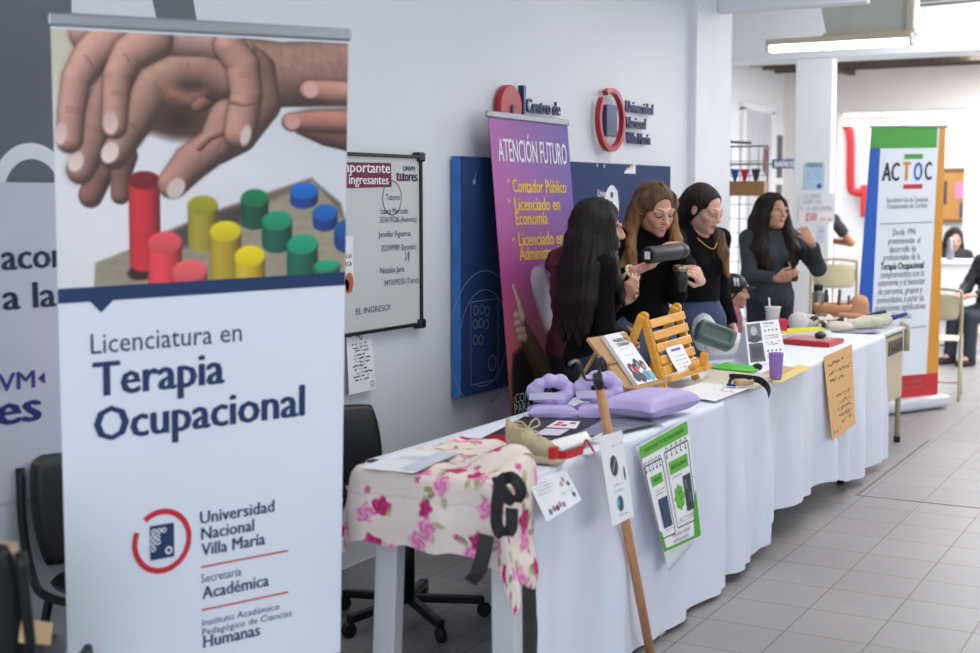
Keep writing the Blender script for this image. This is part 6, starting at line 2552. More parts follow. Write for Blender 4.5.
def person(label, F, H, arms, skin, top, top_mat, trousers, hair, hem=0.92, waist=0.99, vox=0.0045, face=None, lips=(176, 92, 88), infl=0.010,
           turtle=False, sleeves=1.0, seated=False, group=None, cat='person', cuff_mat=None, w=1.0, bust=1.0, top_noise=0.004, wrinkle=34, seed=1, puffy=0.0, neckline=0.0):
    root = thing('person', label, cat, (float(F.b[0]), float(F.b[1]), float(F.b[2])), group)
    S_ = F.s
    body, clo, tr = Sculpt(), Sculpt(), Sculpt()
    torso(body, F, -0.010, bust=bust, w=w)
    torso(clo, F, infl, bust=bust, w=w)
    clo.half(F.P(0, 0, hem), -F.u, 0.6)
    neck0 = F.P(-0.02, 0, 1.335)
    body.cap(neck0, H.P(-0.022, 0, -0.06), 0.047 * S_, 0.043 * S_, 0.018)
    body.cap(F.P(-0.01, 0, 1.30), neck0, 0.066 * S_, 0.05 * S_, 0.03)
    head_shape(body, H, smile=(face or {}).get('smile', 0))
    if turtle:
        clo.cap(F.P(-0.012, 0, 1.33), np.array(F.P(-0.02, 0, 1.33)) * 0.3 + np.array(H.P(-0.016, 0, -0.085)) * 0.7, 0.062 * S_, 0.053 * S_, 0.02, flat=True)
    # legs
    for sg in (-1, 1):
        hip = F.P(0, 0.083 * sg, 0.86)
        if seated:
            kn, an, toe = F.P(0.40, 0.10 * sg, 0.83), tuple(np.array(F.P(0.42, 0.11 * sg, 0.83)) * vec(1, 1, 0) + vec(0, 0, 0.09)), None
            an = tuple(np.array(an))
        else:
            kn, an = F.P(0.012, 0.088 * sg, 0.47), F.P(-0.012, 0.09 * sg, 0.085)
        toe = tuple(np.array(an) * vec(1, 1, 0) + F.f * 0.13 * S_ + vec(0, 0, 0.028))
        heel = tuple(np.array(an) * vec(1, 1, 0) - F.f * 0.025 * S_ + vec(0, 0, 0.035))
        for q, g in ((body, -0.008), (tr, 0.008)):
            q.cap(hip, kn, 0.083 * S_ + g, 0.056 * S_ + g, 0.04)
            q.cap(kn, an, 0.054 * S_ + g, (0.036 if q is body else 0.048) * S_ + g, 0.03)
        body.cap(an, toe, 0.03 * S_, 0.022 * S_, 0.02)
        sh = Sculpt()
        sh.cap(heel, toe, 0.041 * S_, 0.038 * S_, 0.02)
        sh.cap(heel, tuple(np.array(heel) + vec(0, 0, 0.05)), 0.038 * S_, 0.036 * S_, 0.02)
        sh.half(tuple(np.array(heel) * vec(1, 1, 0)), (0, 0, -1), 0.5)
        sculpt_mesh('shoe', sh, 0.011, [M_shoe], root)
    torso(tr, F, 0.004, bust=0, w=w)
    # arms
    for side, A in arms.items():
        S0 = F.P(-0.012, 0.158 * side * w, 1.312)
        W = np.array(A['wrist'], np.float32)
        El = arm_ik(S0, W, 0.28 * S_, 0.235 * S_, A.get('pole', -F.u - F.f * 0.4))
        body.cap(S0, El, 0.040 * S_, 0.034 * S_, 0.03)
        body.cap(El, W, 0.034 * S_, 0.023 * S_, 0.02)
        hand(body, W, A['d'], A['n'], side, S_ * A.get('hs', 1.0), A.get('curl', 0.6), A.get('spread', 0.0), A.get('thumb', 0.5), A.get('curls'))
        g = infl * A.get('g', 0.6)
        if sleeves > 0:
            clo.cap(S0, El, 0.047 * S_ + g, 0.041 * S_ + g, 0.03)
            E2 = El + (W - El) * sleeves * A.get('sleeve', 0.97)
            clo.cap(El, E2, 0.041 * S_ + g, 0.030 * S_ + g, 0.025, flat=True)
            if cuff_mat is not None:
                cf = Sculpt()
                dirn = unit(W - El)
                cf.cap(E2 - dirn * 0.045, E2 + dirn * 0.012, 0.031 * S_ + g + 0.002, 0.029 * S_ + g + 0.002, 0, flat=True)
                sculpt_mesh('cuff', cf, 0.005, [cuff_mat], root)
        else:
            E2 = S0 + (El - np.array(S0)) * (1 + sleeves)
            clo.cap(S0, E2, 0.047 * S_ + g, 0.045 * S_ + g, 0.03, flat=True)
    if neckline:
        clo.ell(F.P(0.06, 0, 1.385), (0.07 * S_, 0.065 * S_, (0.05 + neckline) * S_), F.R3(), 0.012, True)
    zh = F.P(0, 0, hem)[2]
    kw = dict(zsplit=zh - 0.02, zcoarse=max(0.012, vox)) if not seated else {}
    fc = dict(face or {})
    fc.pop('smile', None)
    sculpt_mesh('body', body, vox, [M_skin], root, color=skin_color(H, skin, lips), extra=face_islands(H, smile=(face or {}).get('smile', 0), **fc), smooth=1, **kw)

    def wr(X, Y, Z):
        v = top_noise * wobble(X, Y, Z * 1.6, wrinkle, seed) + top_noise * 0.5 * wobble(X, Y, Z, wrinkle * 2.4, seed + 1)
        if puffy:
            v = v + puffy * np.abs(np.sin(Z * 48 + 2 * wobble(X, Y, Z, 9, seed)))
        return v
    sculpt_mesh(top, clo, max(vox, 0.0055), [top_mat], root, noise=wr)
    sculpt_mesh('trousers', tr, max(0.009, vox), [trousers], root, noise=lambda X, Y, Z: 0.003 * wobble(X, Y, Z, 40, seed + 5), zmax=F.P(0, 0, waist)[2])
    if hair:
        hq, hn, hcol, hv = hair
        sculpt_mesh('hair', hq, hv, [M_hairm], root, noise=hn, color=hcol, smooth=1)
    return root


def loosen(root, H, paths, r, col):
    """loose strands as one thin-tube mesh added under the person"""
    V, Q, n = [], [], 0
    for p_ in paths:
        v, q = np_tube(p_, np.linspace(r, r * 0.4, len(p_)), 5)
        V.append(v)
        Q.append(q + n)
        n += len(v)
    V = np.concatenate(V)
    return mesh_np('loose_strands', V, np.concatenate(Q), root, [M_hairm], col(V))


AWAY = vec(0.92, 0.38, 0)         # roughly away from the hall's near end
RGT = vec(0.42, -0.91, 0)         # towards the aisle, right
UP = vec(0, 0, 1)

# ------------------------------------------------------------ woman with long black hair, seen from behind
F = Fig((5.27, 2.43), -42, 0.95)
H = Head(F.P(0.03, 0, 1.485), -50, 4, 0, 0.98)
hq = Sculpt()
hair_cap(hq, H, True, 1.04)
P_ = F.P
for i, l in enumerate(np.linspace(-0.13, 0.11, 9)):
    e = 1.02 + 0.05 * math.sin(i * 2.1)
    hq.chain([H.P(-0.06, l * 0.45, 0.05) + (0.035,), H.P(-0.085, l * 0.62, -0.06) + (0.036,), P_(-0.085, l * 0.9, 1.30) + (0.034,), P_(-0.098, l * 1.02, 1.16) + (0.031,), P_(-0.092, l * 1.05, e) + (0.013,)], 0.03)
hq.chain([H.P(0.02, -0.075, 0.04) + (0.026,), H.P(0.03, -0.088, -0.06) + (0.03,), P_(0.03, -0.125, 1.34) + (0.032,), P_(0.05, -0.155, 1.25) + (0.024,), P_(0.085, -0.15, 1.15) + (0.010,)], 0.025)
hq.chain([H.P(-0.02, -0.078, 0.03) + (0.03,), H.P(-0.03, -0.092, -0.08) + (0.034,), P_(-0.05, -0.15, 1.31) + (0.036,), P_(-0.09, -0.165, 1.18) + (0.034,), P_(-0.09, -0.16, 1.04) + (0.012,)], 0.03)
hq.chain([H.P(0.02, 0.075, 0.04) + (0.024,), H.P(0.03, 0.085, -0.06) + (0.028,), P_(0.03, 0.12, 1.3) + (0.03,), P_(0.07, 0.13, 1.12) + (0.014,)], 0.025)
hair = (hq, strand_noise(H, 0.0035, 40, 4, 1), hair_color((24, 19, 20), (34, 25, 23), 1.0, 1.4, 0.25), 0.006)
person('woman with long straight black hair and black sweater, back turned, beside the purple banner', F, H,
       {-1: dict(wrist=P_(0.19, -0.03, 0.97), d=F.f * 0.4 + F.l * 0.9, n=-F.f + UP * 0.2, pole=-F.f * 0.5 - UP - F.l * 0.25, curl=0.5),
        1: dict(wrist=P_(0.17, 0.05, 0.94), d=F.f * 0.3 - F.l * 0.9, n=-F.f, pole=-F.f * 0.5 - UP + F.l * 0.3, curl=0.5)},
       (196, 146, 122), 'sweater', M_bknit, M_dtrou, hair, hem=0.86, face=dict(eyes='open', iris=(40, 28, 22), brow=(34, 26, 24)), seed=2, w=0.94)

# ------------------------------------------------------------ person in maroon behind her, hands clasped
F = Fig((5.575, 2.655), -40, 0.94)
P_ = F.P
H = Head(F.P(0.075, -0.02, 1.465), -36, 6, 0, 0.96)
hq = Sculpt()
hair_cap(hq, H, True, 1.0)
hq.ell(H.P(-0.06, 0, -0.05), (0.045, 0.06, 0.06), H.R, 0.03)
hair = (hq, strand_noise(H, 0.0035, 40, 4, 3), hair_color((30, 22, 20), (40, 28, 24), 1.0, 1.4, 0.25), 0.007)
wl, wr_ = vec(5.428, 2.404, 1.082), vec(5.347, 2.350, 1.115)
person('person in a maroon jacket with clasped hands, mostly hidden behind the black-haired woman', F, H,
       {-1: dict(wrist=wr_, d=vec(5.345, 2.298, 1.151) - wr_, n=AWAY * 0.6 + UP * 0.5, pole=-UP - F.l * 0.5 - F.f * 0.2, curl=0.75, thumb=0.2, sleeve=0.95),
        1: dict(wrist=wl, d=vec(5.462, 2.348, 1.112) - wl, n=-AWAY * 0.7 + UP * 0.3, pole=-UP + F.l * 0.5, curl=0.75, thumb=0.3, sleeve=0.95)},
       (198, 150, 128), 'jacket', M_maroon, M_dtrou, hair, hem=0.86, infl=0.026, vox=0.005, seed=6, top_noise=0.007, puffy=0.006,
       cuff_mat=mat('cuff_red', (120, 26, 44), 0.7), face=dict(eyes='open'))

# ------------------------------------------------------------ fair-haired woman pouring from the thermos
F = Fig((6.06, 2.53), 232, 1.02, lean=0.03)
P_ = F.P
H = Head(F.P(0.075, 0, 1.458), 236, 22, 4, 0.98)
hq = Sculpt()
hair_cap(hq, H, True, 0.99)
for i, l in enumerate(np.linspace(-0.075, 0.075, 5)):
    hq.chain([H.P(-0.06, l * 0.6, 0.05) + (0.036,), H.P(-0.09, l * 0.7, -0.05) + (0.036,), P_(-0.09, l, 1.31) + (0.032,), P_(-0.115, l, 1.16) + (0.014,)], 0.03)
# right front lock (towards the near end) and left front lock
hq.chain([H.P(0.0, -0.07, 0.07) + (0.014,), H.P(-0.022, -0.084, 0.015) + (0.018,), H.P(-0.02, -0.086, -0.06) + (0.022,), P_(0.045, -0.11, 1.30) + (0.026,), P_(0.105, -0.11, 1.17) + (0.026,), P_(0.115, -0.10, 1.06) + (0.010,)], 0.02)
hq.chain([H.P(-0.03, -0.078, 0.04) + (0.02,), H.P(-0.04, -0.086, -0.05) + (0.024,), P_(-0.01, -0.13, 1.32) + (0.028,), P_(0.05, -0.145, 1.19) + (0.020,), P_(0.075, -0.14, 1.08) + (0.008,)], 0.02)
hq.chain([H.P(0.03, 0.068, 0.075) + (0.014,), H.P(0.024, 0.08, 0.03) + (0.02,), H.P(0.02, 0.088, -0.05) + (0.024,), P_(0.075, 0.115, 1.31) + (0.03,), P_(0.11, 0.115, 1.17) + (0.028,), P_(0.115, 0.11, 1.03) + (0.010,)], 0.02)
hq.chain([H.P(0.0, 0.08, 0.04) + (0.022,), H.P(-0.01, 0.09, -0.06) + (0.026,), P_(0.02, 0.145, 1.30) + (0.028,), P_(0.06, 0.14, 1.15) + (0.012,)], 0.02)
hcol2 = hair_color((98, 72, 54), (182, 140, 94), 1.10, 1.56, 0.34, 8)
hair = (hq, strand_noise(H, 0.0032, 50, 4, 7), hcol2, 0.005)
w_r, w_l = vec(5.641, 2.397, 1.211), vec(5.998, 2.313, 1.308)
pr = person('smiling woman with long fair hair and black turtleneck pouring from a black thermos', F, H,
            {-1: dict(wrist=w_r, d=vec(5.704, 2.351, 1.236) - w_r, n=UP - AWAY * 0.1, pole=-UP - F.l * 0.6 - F.f * 0.3, curl=0.42, thumb=0.2, sleeve=0.9),
             1: dict(wrist=w_l, d=vec(5.808, 2.332, 1.344) - w_l, n=-UP - AWAY * 0.2, pole=-UP - F.f * 0.35 + F.l * 0.1, curl=0.35, thumb=0.4)},
            (208, 158, 136), 'turtleneck', M_bknit, mat('jeans_grey_blue', (92, 108, 134), 0.85, var=0.15, scale=18), hair, hem=0.90, turtle=True,
            face=dict(eyes='down', smile=1, brow=(96, 70, 52)), seed=9, lips=(186, 92, 92))
b = MB()
wdir = unit(w_r - vec(5.678, 2.520, 1.119))
cb_ = Vector(w_r - wdir * 0.012)
ring_ = []
zz = Vector(wdir)
xx = zz.orthogonal().normalized()
yy = zz.cross(xx)
b.tube([cb_ + (xx * math.cos(t) + yy * math.sin(t)) * 0.034 for t in np.linspace(0, 2 * math.pi, 25)], 0.0075, mat('bracelet_cream', (214, 200, 160), 0.5), 8, caps=False)
b.build('bracelet', None, pr)

# thermos in her hands
tp0, tp1 = Vector((5.602, 2.317, 1.284)), Vector((5.908, 2.266, 1.296))
ta = (tp1 - tp0).normalized()
tR = ta.to_track_quat('Z', 'Y').to_matrix()
tl = (tp1 - tp0).length
vt = thing('thermos', 'dark grey thermos held tilted by the fair-haired woman', 'thermos', tuple(tp0))
M_tg = mat('thermos_dark_grey', (46, 48, 54), 0.45, 0.2, var=0.05)
b = MB()
b.lathe([(0.030, 0.0), (0.0365, 0.004), (0.038, 0.012), (0.038, tl * 0.80), (0.0365, tl * 0.82)], tp0, M_tg, 36, tR, closed_top=True)
b.build('bottle', None, vt)
b = MB()
b.lathe([(0.0362, tl * 0.82), (0.0375, tl * 0.83), (0.0375, tl * 0.96), (0.033, tl), (0.012, tl + 0.004)], tp0, mat('thermos_cap', (34, 35, 38), 0.4), 36, tR, closed_top=True)
b.build('cap', None, vt)
b = MB()
e1 = tR @ Vector((1, 0, 0))
e2 = tR @ Vector((0, 1, 0))
up_t = (Vector((0, 0, 1)) - ta * ta.z).normalized()
rt_t = ta.cross(up_t)
cq = tp0 - ta * 0.0012
b.prism([cq + up_t * a_ * 0.017 + rt_t * c_ * 0.014 for a_, c_ in ((-1, -1), (-1, 1), (1, 1), (1, -1))], -ta * 0.001, M_paper)
b.build('base_label', None, vt)

# mate gourd
gc_ = Vector((5.914, 2.281, 1.219))
mg = thing('mate_cup', 'black mate gourd with a steel rim under the thermos spout', 'cup', tuple(gc_ - Vector((0, 0, 0.09))))
b = MB()
b.lathe([(0.012, -0.115), (0.022, -0.112), (0.032, -0.085), (0.036, -0.05), (0.0345, -0.018)], gc_, mat('gourd_black', (20, 19, 20), 0.4), 30, closed_top=True)
b.build('gourd', None, mg)
b = MB()
b.lathe([(0.0335, -0.02), (0.036, -0.018), (0.0365, 0.006), (0.034, 0.009), (0.031, 0.006), (0.030, -0.012)], gc_, mat('rim_steel', (176, 160, 130), 0.3, 0.85), 30, closed_bottom=False)
b.build('rim', None, mg)

# ------------------------------------------------------------ woman in jeans with tied-back dark hair
F = Fig((6.93, 2.57), 240, 1.0)
P_ = F.P
H = Head(F.P(0.045, 0, 1.475), 252, 20, 0, 0.98)
hq = Sculpt()
hair_cap(hq, H, False, 0.955, 0.0)
hq.ell(H.P(0.1, 0, 0.03), (0.062, 0.07, 0.066), H.R, 0.012, True)
hq.ell(H.P(-0.06, 0, 0.05), (0.07, 0.07, 0.075), H.R, 0.03)
hq.chain([H.P(-0.09, 0, 0.03) + (0.04,), H.P(-0.12, 0.0, 0.0) + (0.034,), P_(-0.075, 0.03, 1.385) + (0.034,), P_(-0.02, 0.075, 1.37) + (0.032,), P_(0.06, 0.08, 1.33) + (0.032,), P_(0.105, 0.075, 1.24) + (0.034,), P_(0.125, 0.095, 1.12) + (0.012,)], 0.02)
hq.ell(H.P(-0.105, 0, 0.03), (0.05, 0.055, 0.06), H.R, 0.02)
hq.chain([H.P(-0.10, -0.01, 0.02) + (0.048,), H.P(-0.125, -0.03, -0.05) + (0.046,), P_(-0.11, -0.03, 1.34) + (0.042,), P_(-0.13, -0.02, 1.22) + (0.02,)], 0.03)
hair = (hq, strand_noise(H, 0.0028, 44, 4, 5), hair_color((46, 35, 30), (138, 96, 60), 1.15, 1.42, 0.25, 5), 0.005)
w_r, w_l = vec(6.106, 2.252, 1.145), P_(0.0, 0.24, 0.84)
pr = person('woman with tied-back dark hair in black top and blue jeans, looking down', F, H,
            {-1: dict(wrist=w_r, d=vec(5.932, 2.232, 1.238) - w_r, n=-RGT + AWAY * 0.25, pole=-UP - F.l * 0.4, curl=0.62, thumb=0.3, curls=(0.5, 0.62, 0.68, 0.7), sleeve=0.93),
             1: dict(wrist=w_l, d=-UP + F.f * 0.3, n=-F.l, pole=-F.f + F.l * 0.3, curl=0.4)},
            (214, 166, 146), 'top', M_bknit, M_denim, hair, hem=0.985, waist=1.02, face=dict(eyes='down', brow=(44, 32, 28)), seed=12, neckline=0.012, lips=(180, 100, 98))
b = MB()
b.tube(smooth_path([P_(0.03, -0.075, 1.355), P_(0.085, -0.05, 1.30), P_(0.112, 0.0, 1.265), P_(0.085, 0.05, 1.30), P_(0.03, 0.075, 1.355)]), 0.0028, mat('gold_chain', (206, 172, 96), 0.3, 0.9), 6)
b.build('necklace', None, pr)

# ------------------------------------------------------------ woman in grey sweater at the far table
F = Fig((8.93, 2.80), 222, 0.955)
P_ = F.P
H = Head(F.P(0.02, 0, 1.505), 238, -6, -5, 1.0)
hq = Sculpt()
hair_cap(hq, H, True, 1.07)
for i, l in enumerate(np.linspace(-0.11, 0.11, 5)):
    hq.chain([H.P(-0.06, l * 0.5, 0.05) + (0.04,), H.P(-0.095, l * 0.7, -0.06) + (0.042,), P_(-0.10, l, 1.28) + (0.036,), P_(-0.12, l, 1.15) + (0.016,)], 0.03)
for sg, e in ((-1, 0.0), (1, 0.01)):
    hq.chain([H.P(0.02, 0.07 * sg, 0.06) + (0.028,), H.P(0.01, 0.09 * sg, -0.04) + (0.036,), P_(0.05, 0.10 * sg, 1.33) + (0.046,), P_(0.105, 0.115 * sg, 1.24) + (0.046,), P_(0.125, 0.09 * sg, 1.14 + e) + (0.036,), P_(0.125, 0.10 * sg, 1.085 + e) + (0.016,)], 0.03)
    hq.chain([H.P(-0.02, 0.085 * sg, 0.0) + (0.035,), P_(-0.01, 0.13 * sg, 1.35) + (0.045,), P_(0.05, 0.165 * sg, 1.24) + (0.04,), P_(0.085, 0.15 * sg, 1.15) + (0.02,)], 0.03)
hair = (hq, strand_noise(H, 0.0045, 30, 10, 11), hair_color((26, 20, 20), (44, 32, 28), 1.05, 1.4, 0.25, 6), 0.0065)
w_r, w_l = vec(8.642, 2.666, 1.006), vec(8.861, 2.503, 1.236)
person('woman with long dark wavy hair in a charcoal grey sweater, hand raised to her chin', F, H,
       {-1: dict(wrist=w_r, d=vec(8.636, 2.559, 1.035) - w_r, n=AWAY + UP * 0.1, pole=-UP - F.l * 0.45, curl=0.42, thumb=0.5, sleeve=0.92),
        1: dict(wrist=w_l, d=vec(8.742, 2.550, 1.330) - w_l, n=-RGT * 0.5 + AWAY * 0.7, pole=-UP + F.l * 0.6, curl=0.42, curls=(0.2, 0.35, 0.45, 0.5), thumb=0.2, sleeve=0.9)},
       (202, 150, 124), 'sweater', M_gknit, M_dtrou, hair, hem=0.84, infl=0.022, vox=0.0055, face=dict(eyes='open', brow=(34, 26, 24), look=(0.003, 0)), seed=15, top_noise=0.006, w=1.06, bust=1.15)
cg = Vector((8.675, 2.570, 1.036))
b = MB()
b.lathe([(0.026, -0.045), (0.033, -0.03), (0.035, 0.02), (0.033, 0.024), (0.029, 0.02), (0.026, -0.03)], cg, mat('gourd_brown', (64, 44, 38), 0.45), 24)
mg2 = thing('mate_cup', 'small dark mate gourd with a metal straw in the hand of the woman in grey', 'cup', tuple(cg - Vector((0, 0, 0.045))))
b.build('gourd', None, mg2)
b = MB()
b.tube([cg + Vector((0, 0, -0.02)), cg + Vector((-0.012, 0.03, 0.085))], 0.0035, M_steel, 8)
b.build('straw', None, mg2)

# ------------------------------------------------------------ child with a black cap behind the woman in jeans
F = Fig((8.02, 2.76), -66, 0.63)
P_ = F.P
H = Head(F.P(0.02, 0, 1.52), -70, 4, 0, 0.84)
hq = Sculpt()
hair_cap(hq, H, False, 1.02)
hair = (hq, strand_noise(H, 0.003, 40, 3, 2), hair_color((30, 24, 24), (40, 30, 28), 0.8, 1.0, 0.2), 0.007)
pr = person('small child with a black cap in profile behind the woman in jeans', F, H,
            {-1: dict(wrist=P_(0.2, -0.1, 0.95), d=F.f, n=F.l, pole=-UP - F.l, curl=0.5), 1: dict(wrist=P_(0.2, 0.1, 0.95), d=F.f, n=-F.l, pole=-UP + F.l, curl=0.5)},
            (196, 146, 124), 'jumper', mat('jumper_pink', (150, 96, 112), 0.9, var=0.3, scale=20), M_dtrou, hair, hem=0.86, vox=0.007, bust=0, infl=0.016, face=dict(eyes='open'), seed=20)
cq_ = Sculpt()
cq_.ell(H.P(-0.012, 0, 0.055), tuple(np.array((0.104, 0.088, 0.082)) * H.s), H.R, 0)
cq_.half(H.P(0, 0, 0.035), tuple(-np.array(H.P(0, 0, 1)) + np.array(H.P(0, 0, 0))), 0.3)
cq_.cap(H.P(0.07, 0.03, 0.045), H.P(0.13, 0.02, 0.038), 0.035 * H.s, 0.03 * H.s, 0.01, sq=(H.R[:, 2], 0.25))
co = sculpt_mesh('cap', cq_, 0.006, [M_blk], pr)
b = MB()
for k in range(2):
    b.tube([H.P(0.03 - 0.022 * k, -0.088, 0.05), H.P(0.018 - 0.022 * k, -0.072, 0.105)], 0.006, M_paper, 8)
b.build('cap_stripes', None, co)

# ------------------------------------------------------------ people far behind
M_puff = mat('jacket_black_puffer', (22, 23, 28), 0.75, var=0.1)


def far_person(label, base, heading, s, yaw, seated, top, topm, skin, hairtype, arms, dz=0.0, puffy=0.0, sleeves=1.0, infl=0.012):
    F = Fig(base, heading, s, dz=dz)
    H = Head(F.P(0.03, 0, 1.49), yaw, 12 if seated else 0, 0, 1.0)
    q = Sculpt()
    hair_cap(q, H, False, 1.03)
    if hairtype == 'long':
        for l in np.linspace(-0.1, 0.1, 5):
            q.chain([H.P(-0.06, l * 0.6, 0.03) + (0.04,), F.P(-0.08, l, 1.33) + (0.04,), F.P(-0.11, l, 1.15) + (0.018,)], 0.03)
    return person(label, F, H, {sd: dict(wrist=F.P(*a_), d=F.f - F.l * sd * 0.6, n=-UP, pole=-UP + F.l * sd * pl, curl=0.4) for sd, (a_, pl) in arms.items()},
                  skin, top, topm, M_dtrou, (q, None, hair_color((32, 25, 23), (44, 34, 30), 0.9, 1.2, 0.2), 0.011), hem=0.86, vox=0.0085, seated=seated,
                  infl=infl, puffy=puffy, sleeves=sleeves, bust=0, face=dict(eyes='open'), seed=25)


far_person('seated person in a black puffer jacket at the white desk, cut by the right edge', (13.278, 2.046), 150, 1.0, 150, True, 'puffer_jacket', M_puff, (190, 140, 118), 'short',
           {-1: ((0.33, -0.1, 1.03), 0.5), 1: ((0.33, 0.08, 1.03), 0.5)}, dz=-0.39, puffy=0.005, infl=0.03)
far_person('seated person with long dark hair in black, partly behind the association banner', (15.45, 2.80), 200, 0.96, 200, True, 'jacket', M_puff, (190, 140, 118), 'long',
           {-1: ((0.3, -0.1, 1.0), 0.5), 1: ((0.3, 0.1, 1.0), 0.5)}, dz=-0.36)
far_person('person standing behind the free-standing pillar, only an elbow showing', (12.6, 3.52), 20, 1.0, 20, False, 'shirt', mat('shirt_dark', (44, 44, 52), 0.8), (176, 118, 88), 'short',
           {-1: ((0.2, -0.12, 1.12), 1.5), 1: ((0.2, 0.1, 1.1), 0.3)}, sleeves=-0.4)


# ============================================================ CHAIRS BY THE WALL
M_leath = mat('black_vinyl', (22, 24, 28), 0.38, var=0.1, bump=0.06, bscale=160)
M_ctube = mat('chair_tube_black', (26, 27, 30), 0.35, 0.3)
M_beech = mat('beech_board', (206, 172, 130), 0.5, var=0.08, scale=6, stretch=(1, 9, 1))


def pad(name, c, ux, uy, n, sx, sy, th, m, parent, curve=0.0):
    """upholstered pad: rounded slab with a gentle curve across ux"""
    ux, uy, n = [np.array(v, np.float32) for v in (ux, uy, n)]
    N = 24
    r = np.linspace(-1, 1, N + 1)
    U, V_ = np.meshgrid(r, r, indexing='ij')
    # square to rounded-square mapping
    k = 1 - 0.13 * (U * V_) ** 2
    prof = np.clip((1 - U ** 8) * (1 - V_ ** 8), 0, 1) ** 0.5
    out = []
    for sg in (1, -1):
        P_ = np.array(c, np.float32) + ux * (U * k * sx / 2)[..., None] + uy * (V_ * k * sy / 2)[..., None] + n * (sg * th / 2 * prof + curve * (1 - U ** 2))[..., None]
        out.append(P_.reshape(-1, 3))
    F_ = grid_faces(N, N)
    return mesh_np(name, np.concatenate(out), np.concatenate([F_, F_[:, ::-1] + len(out[0])]), parent, [m])


# swivel chair behind the near table
sc_ = thing('office_chair', 'black swivel chair behind the floral apron table', 'chair', (4.1, 2.62, 0))
pad('backrest', (4.05, 2.87, 0.63), (1, -0.06, 0), (0, 0.16, 0.98), (0.06, 1, -0.15), 0.46, 0.30, 0.05, M_leath, sc_, 0.03)
pad('seat', (4.1, 2.60, 0.45), (1, 0, 0), (0, 1, 0), (0, 0, 1), 0.44, 0.42, 0.07, M_leath, sc_)
b = MB()
b.tube(smooth_path([(4.09, 2.90, 0.62), (4.09, 2.915, 0.50), (4.095, 2.86, 0.41), (4.1, 2.70, 0.405)]), 0.014, M_ctube)
b.build('backrest_bar', None, sc_)
b = MB()
b.tube([(4.1, 2.62, 0.08), (4.1, 2.62, 0.41)], 0.024, M_ctube)
b.build('gas_column', None, sc_)
for k in range(5):
    a = math.radians(72 * k + 20)
    e = Vector((4.1 + 0.28 * math.cos(a), 2.62 + 0.28 * math.sin(a), 0.065))
    b = MB()
    b.beam((4.1, 2.62, 0.085), e, 0.035, 0.028, M_ctube, bevel=0.006)
    lg = b.build('leg', None, sc_)
    b = MB()
    b.lathe([(0.026, -0.012), (0.028, 0), (0.026, 0.012)], (e.x, e.y, 0.028), M_ctube, 16, Matrix.Rotation(math.pi / 2, 3, 'X') @ Matrix.Rotation(a, 3, 'Y'), closed_top=True)
    b.build('caster', None, lg)


def visitor_chair(label, cx, cy, heading, s=1.0, tablet=False):
    t = thing('visitor_chair', label, 'chair', (cx, cy, 0))
    h = math.radians(heading)
    f, l = Vector((math.cos(h), math.sin(h), 0)), Vector((-math.sin(h), math.cos(h), 0))
    P_ = lambda a, c, z: Vector((cx, cy, 0)) + f * a + l * c + Vector((0, 0, z))
    pad('backrest', P_(-0.20, 0, 0.645), tuple(l), tuple(f * -0.15 + Vector((0, 0, 1))), tuple(f), 0.44, 0.34, 0.045, M_leath, t, -0.025)
    pad('seat', P_(0.0, 0, 0.445), tuple(l), tuple(f), (0, 0, 1), 0.43, 0.40, 0.06, M_leath, t)
    for sg in (-1, 1):
        b = MB()
        b.tube(smooth_path([P_(-0.235, 0.225 * sg, 0.78), P_(-0.225, 0.232 * sg, 0.62), P_(-0.19, 0.232 * sg, 0.47), P_(-0.12, 0.232 * sg, 0.42), P_(0.16, 0.232 * sg, 0.415), P_(0.20, 0.232 * sg, 0.38), P_(0.22, 0.232 * sg, 0.01)], 5), 0.0125, M_ctube)
        b.build('frame', None, t)
        b = MB()
        b.tube([P_(-0.13, 0.232 * sg, 0.415), P_(-0.24, 0.232 * sg, 0.01)], 0.0125, M_ctube)
        b.build('leg', None, t)
    if tablet:
        b = MB()
        c0 = [P_(0.04, 0.32, 0.68), P_(0.04, -0.03, 0.68), P_(0.08, -0.08, 0.68), P_(0.16, -0.08, 0.68), P_(0.22, 0.04, 0.68), P_(0.24, 0.32, 0.68)]
        b.prism(c0, (0, 0, 0.02), M_beech)
        b.build('writing_tablet', None, t)
        b = MB()
        b.tube(smooth_path([P_(0.02, 0.232, 0.415), P_(0.06, 0.28, 0.55), P_(0.12, 0.25, 0.675)]), 0.0125, M_ctube)
        b.build('tablet_arm', None, t)
        b = MB()
        b.beam(P_(-0.22, -0.225, 0.60), P_(-0.12, -0.235, 0.56), 0.03, 0.05, M_beech)
        b.build('arm_rest', None, t)
    return t


visitor_chair('black padded chair with tube frame against the wall left of the front banner', 2.90, 2.775, -90)
visitor_chair('dark chair with a pale writing tablet at the bottom left corner, cut by the frame', 2.125, 2.60, 29, tablet=True)

# ============================================================ FAR END OF THE HALL
M_lampbody = mat('lamp_body_cream', (206, 198, 178), 0.5)
M_tube_l = mat('lamp_tube', (255, 250, 240), 0.4, emit=8.0)


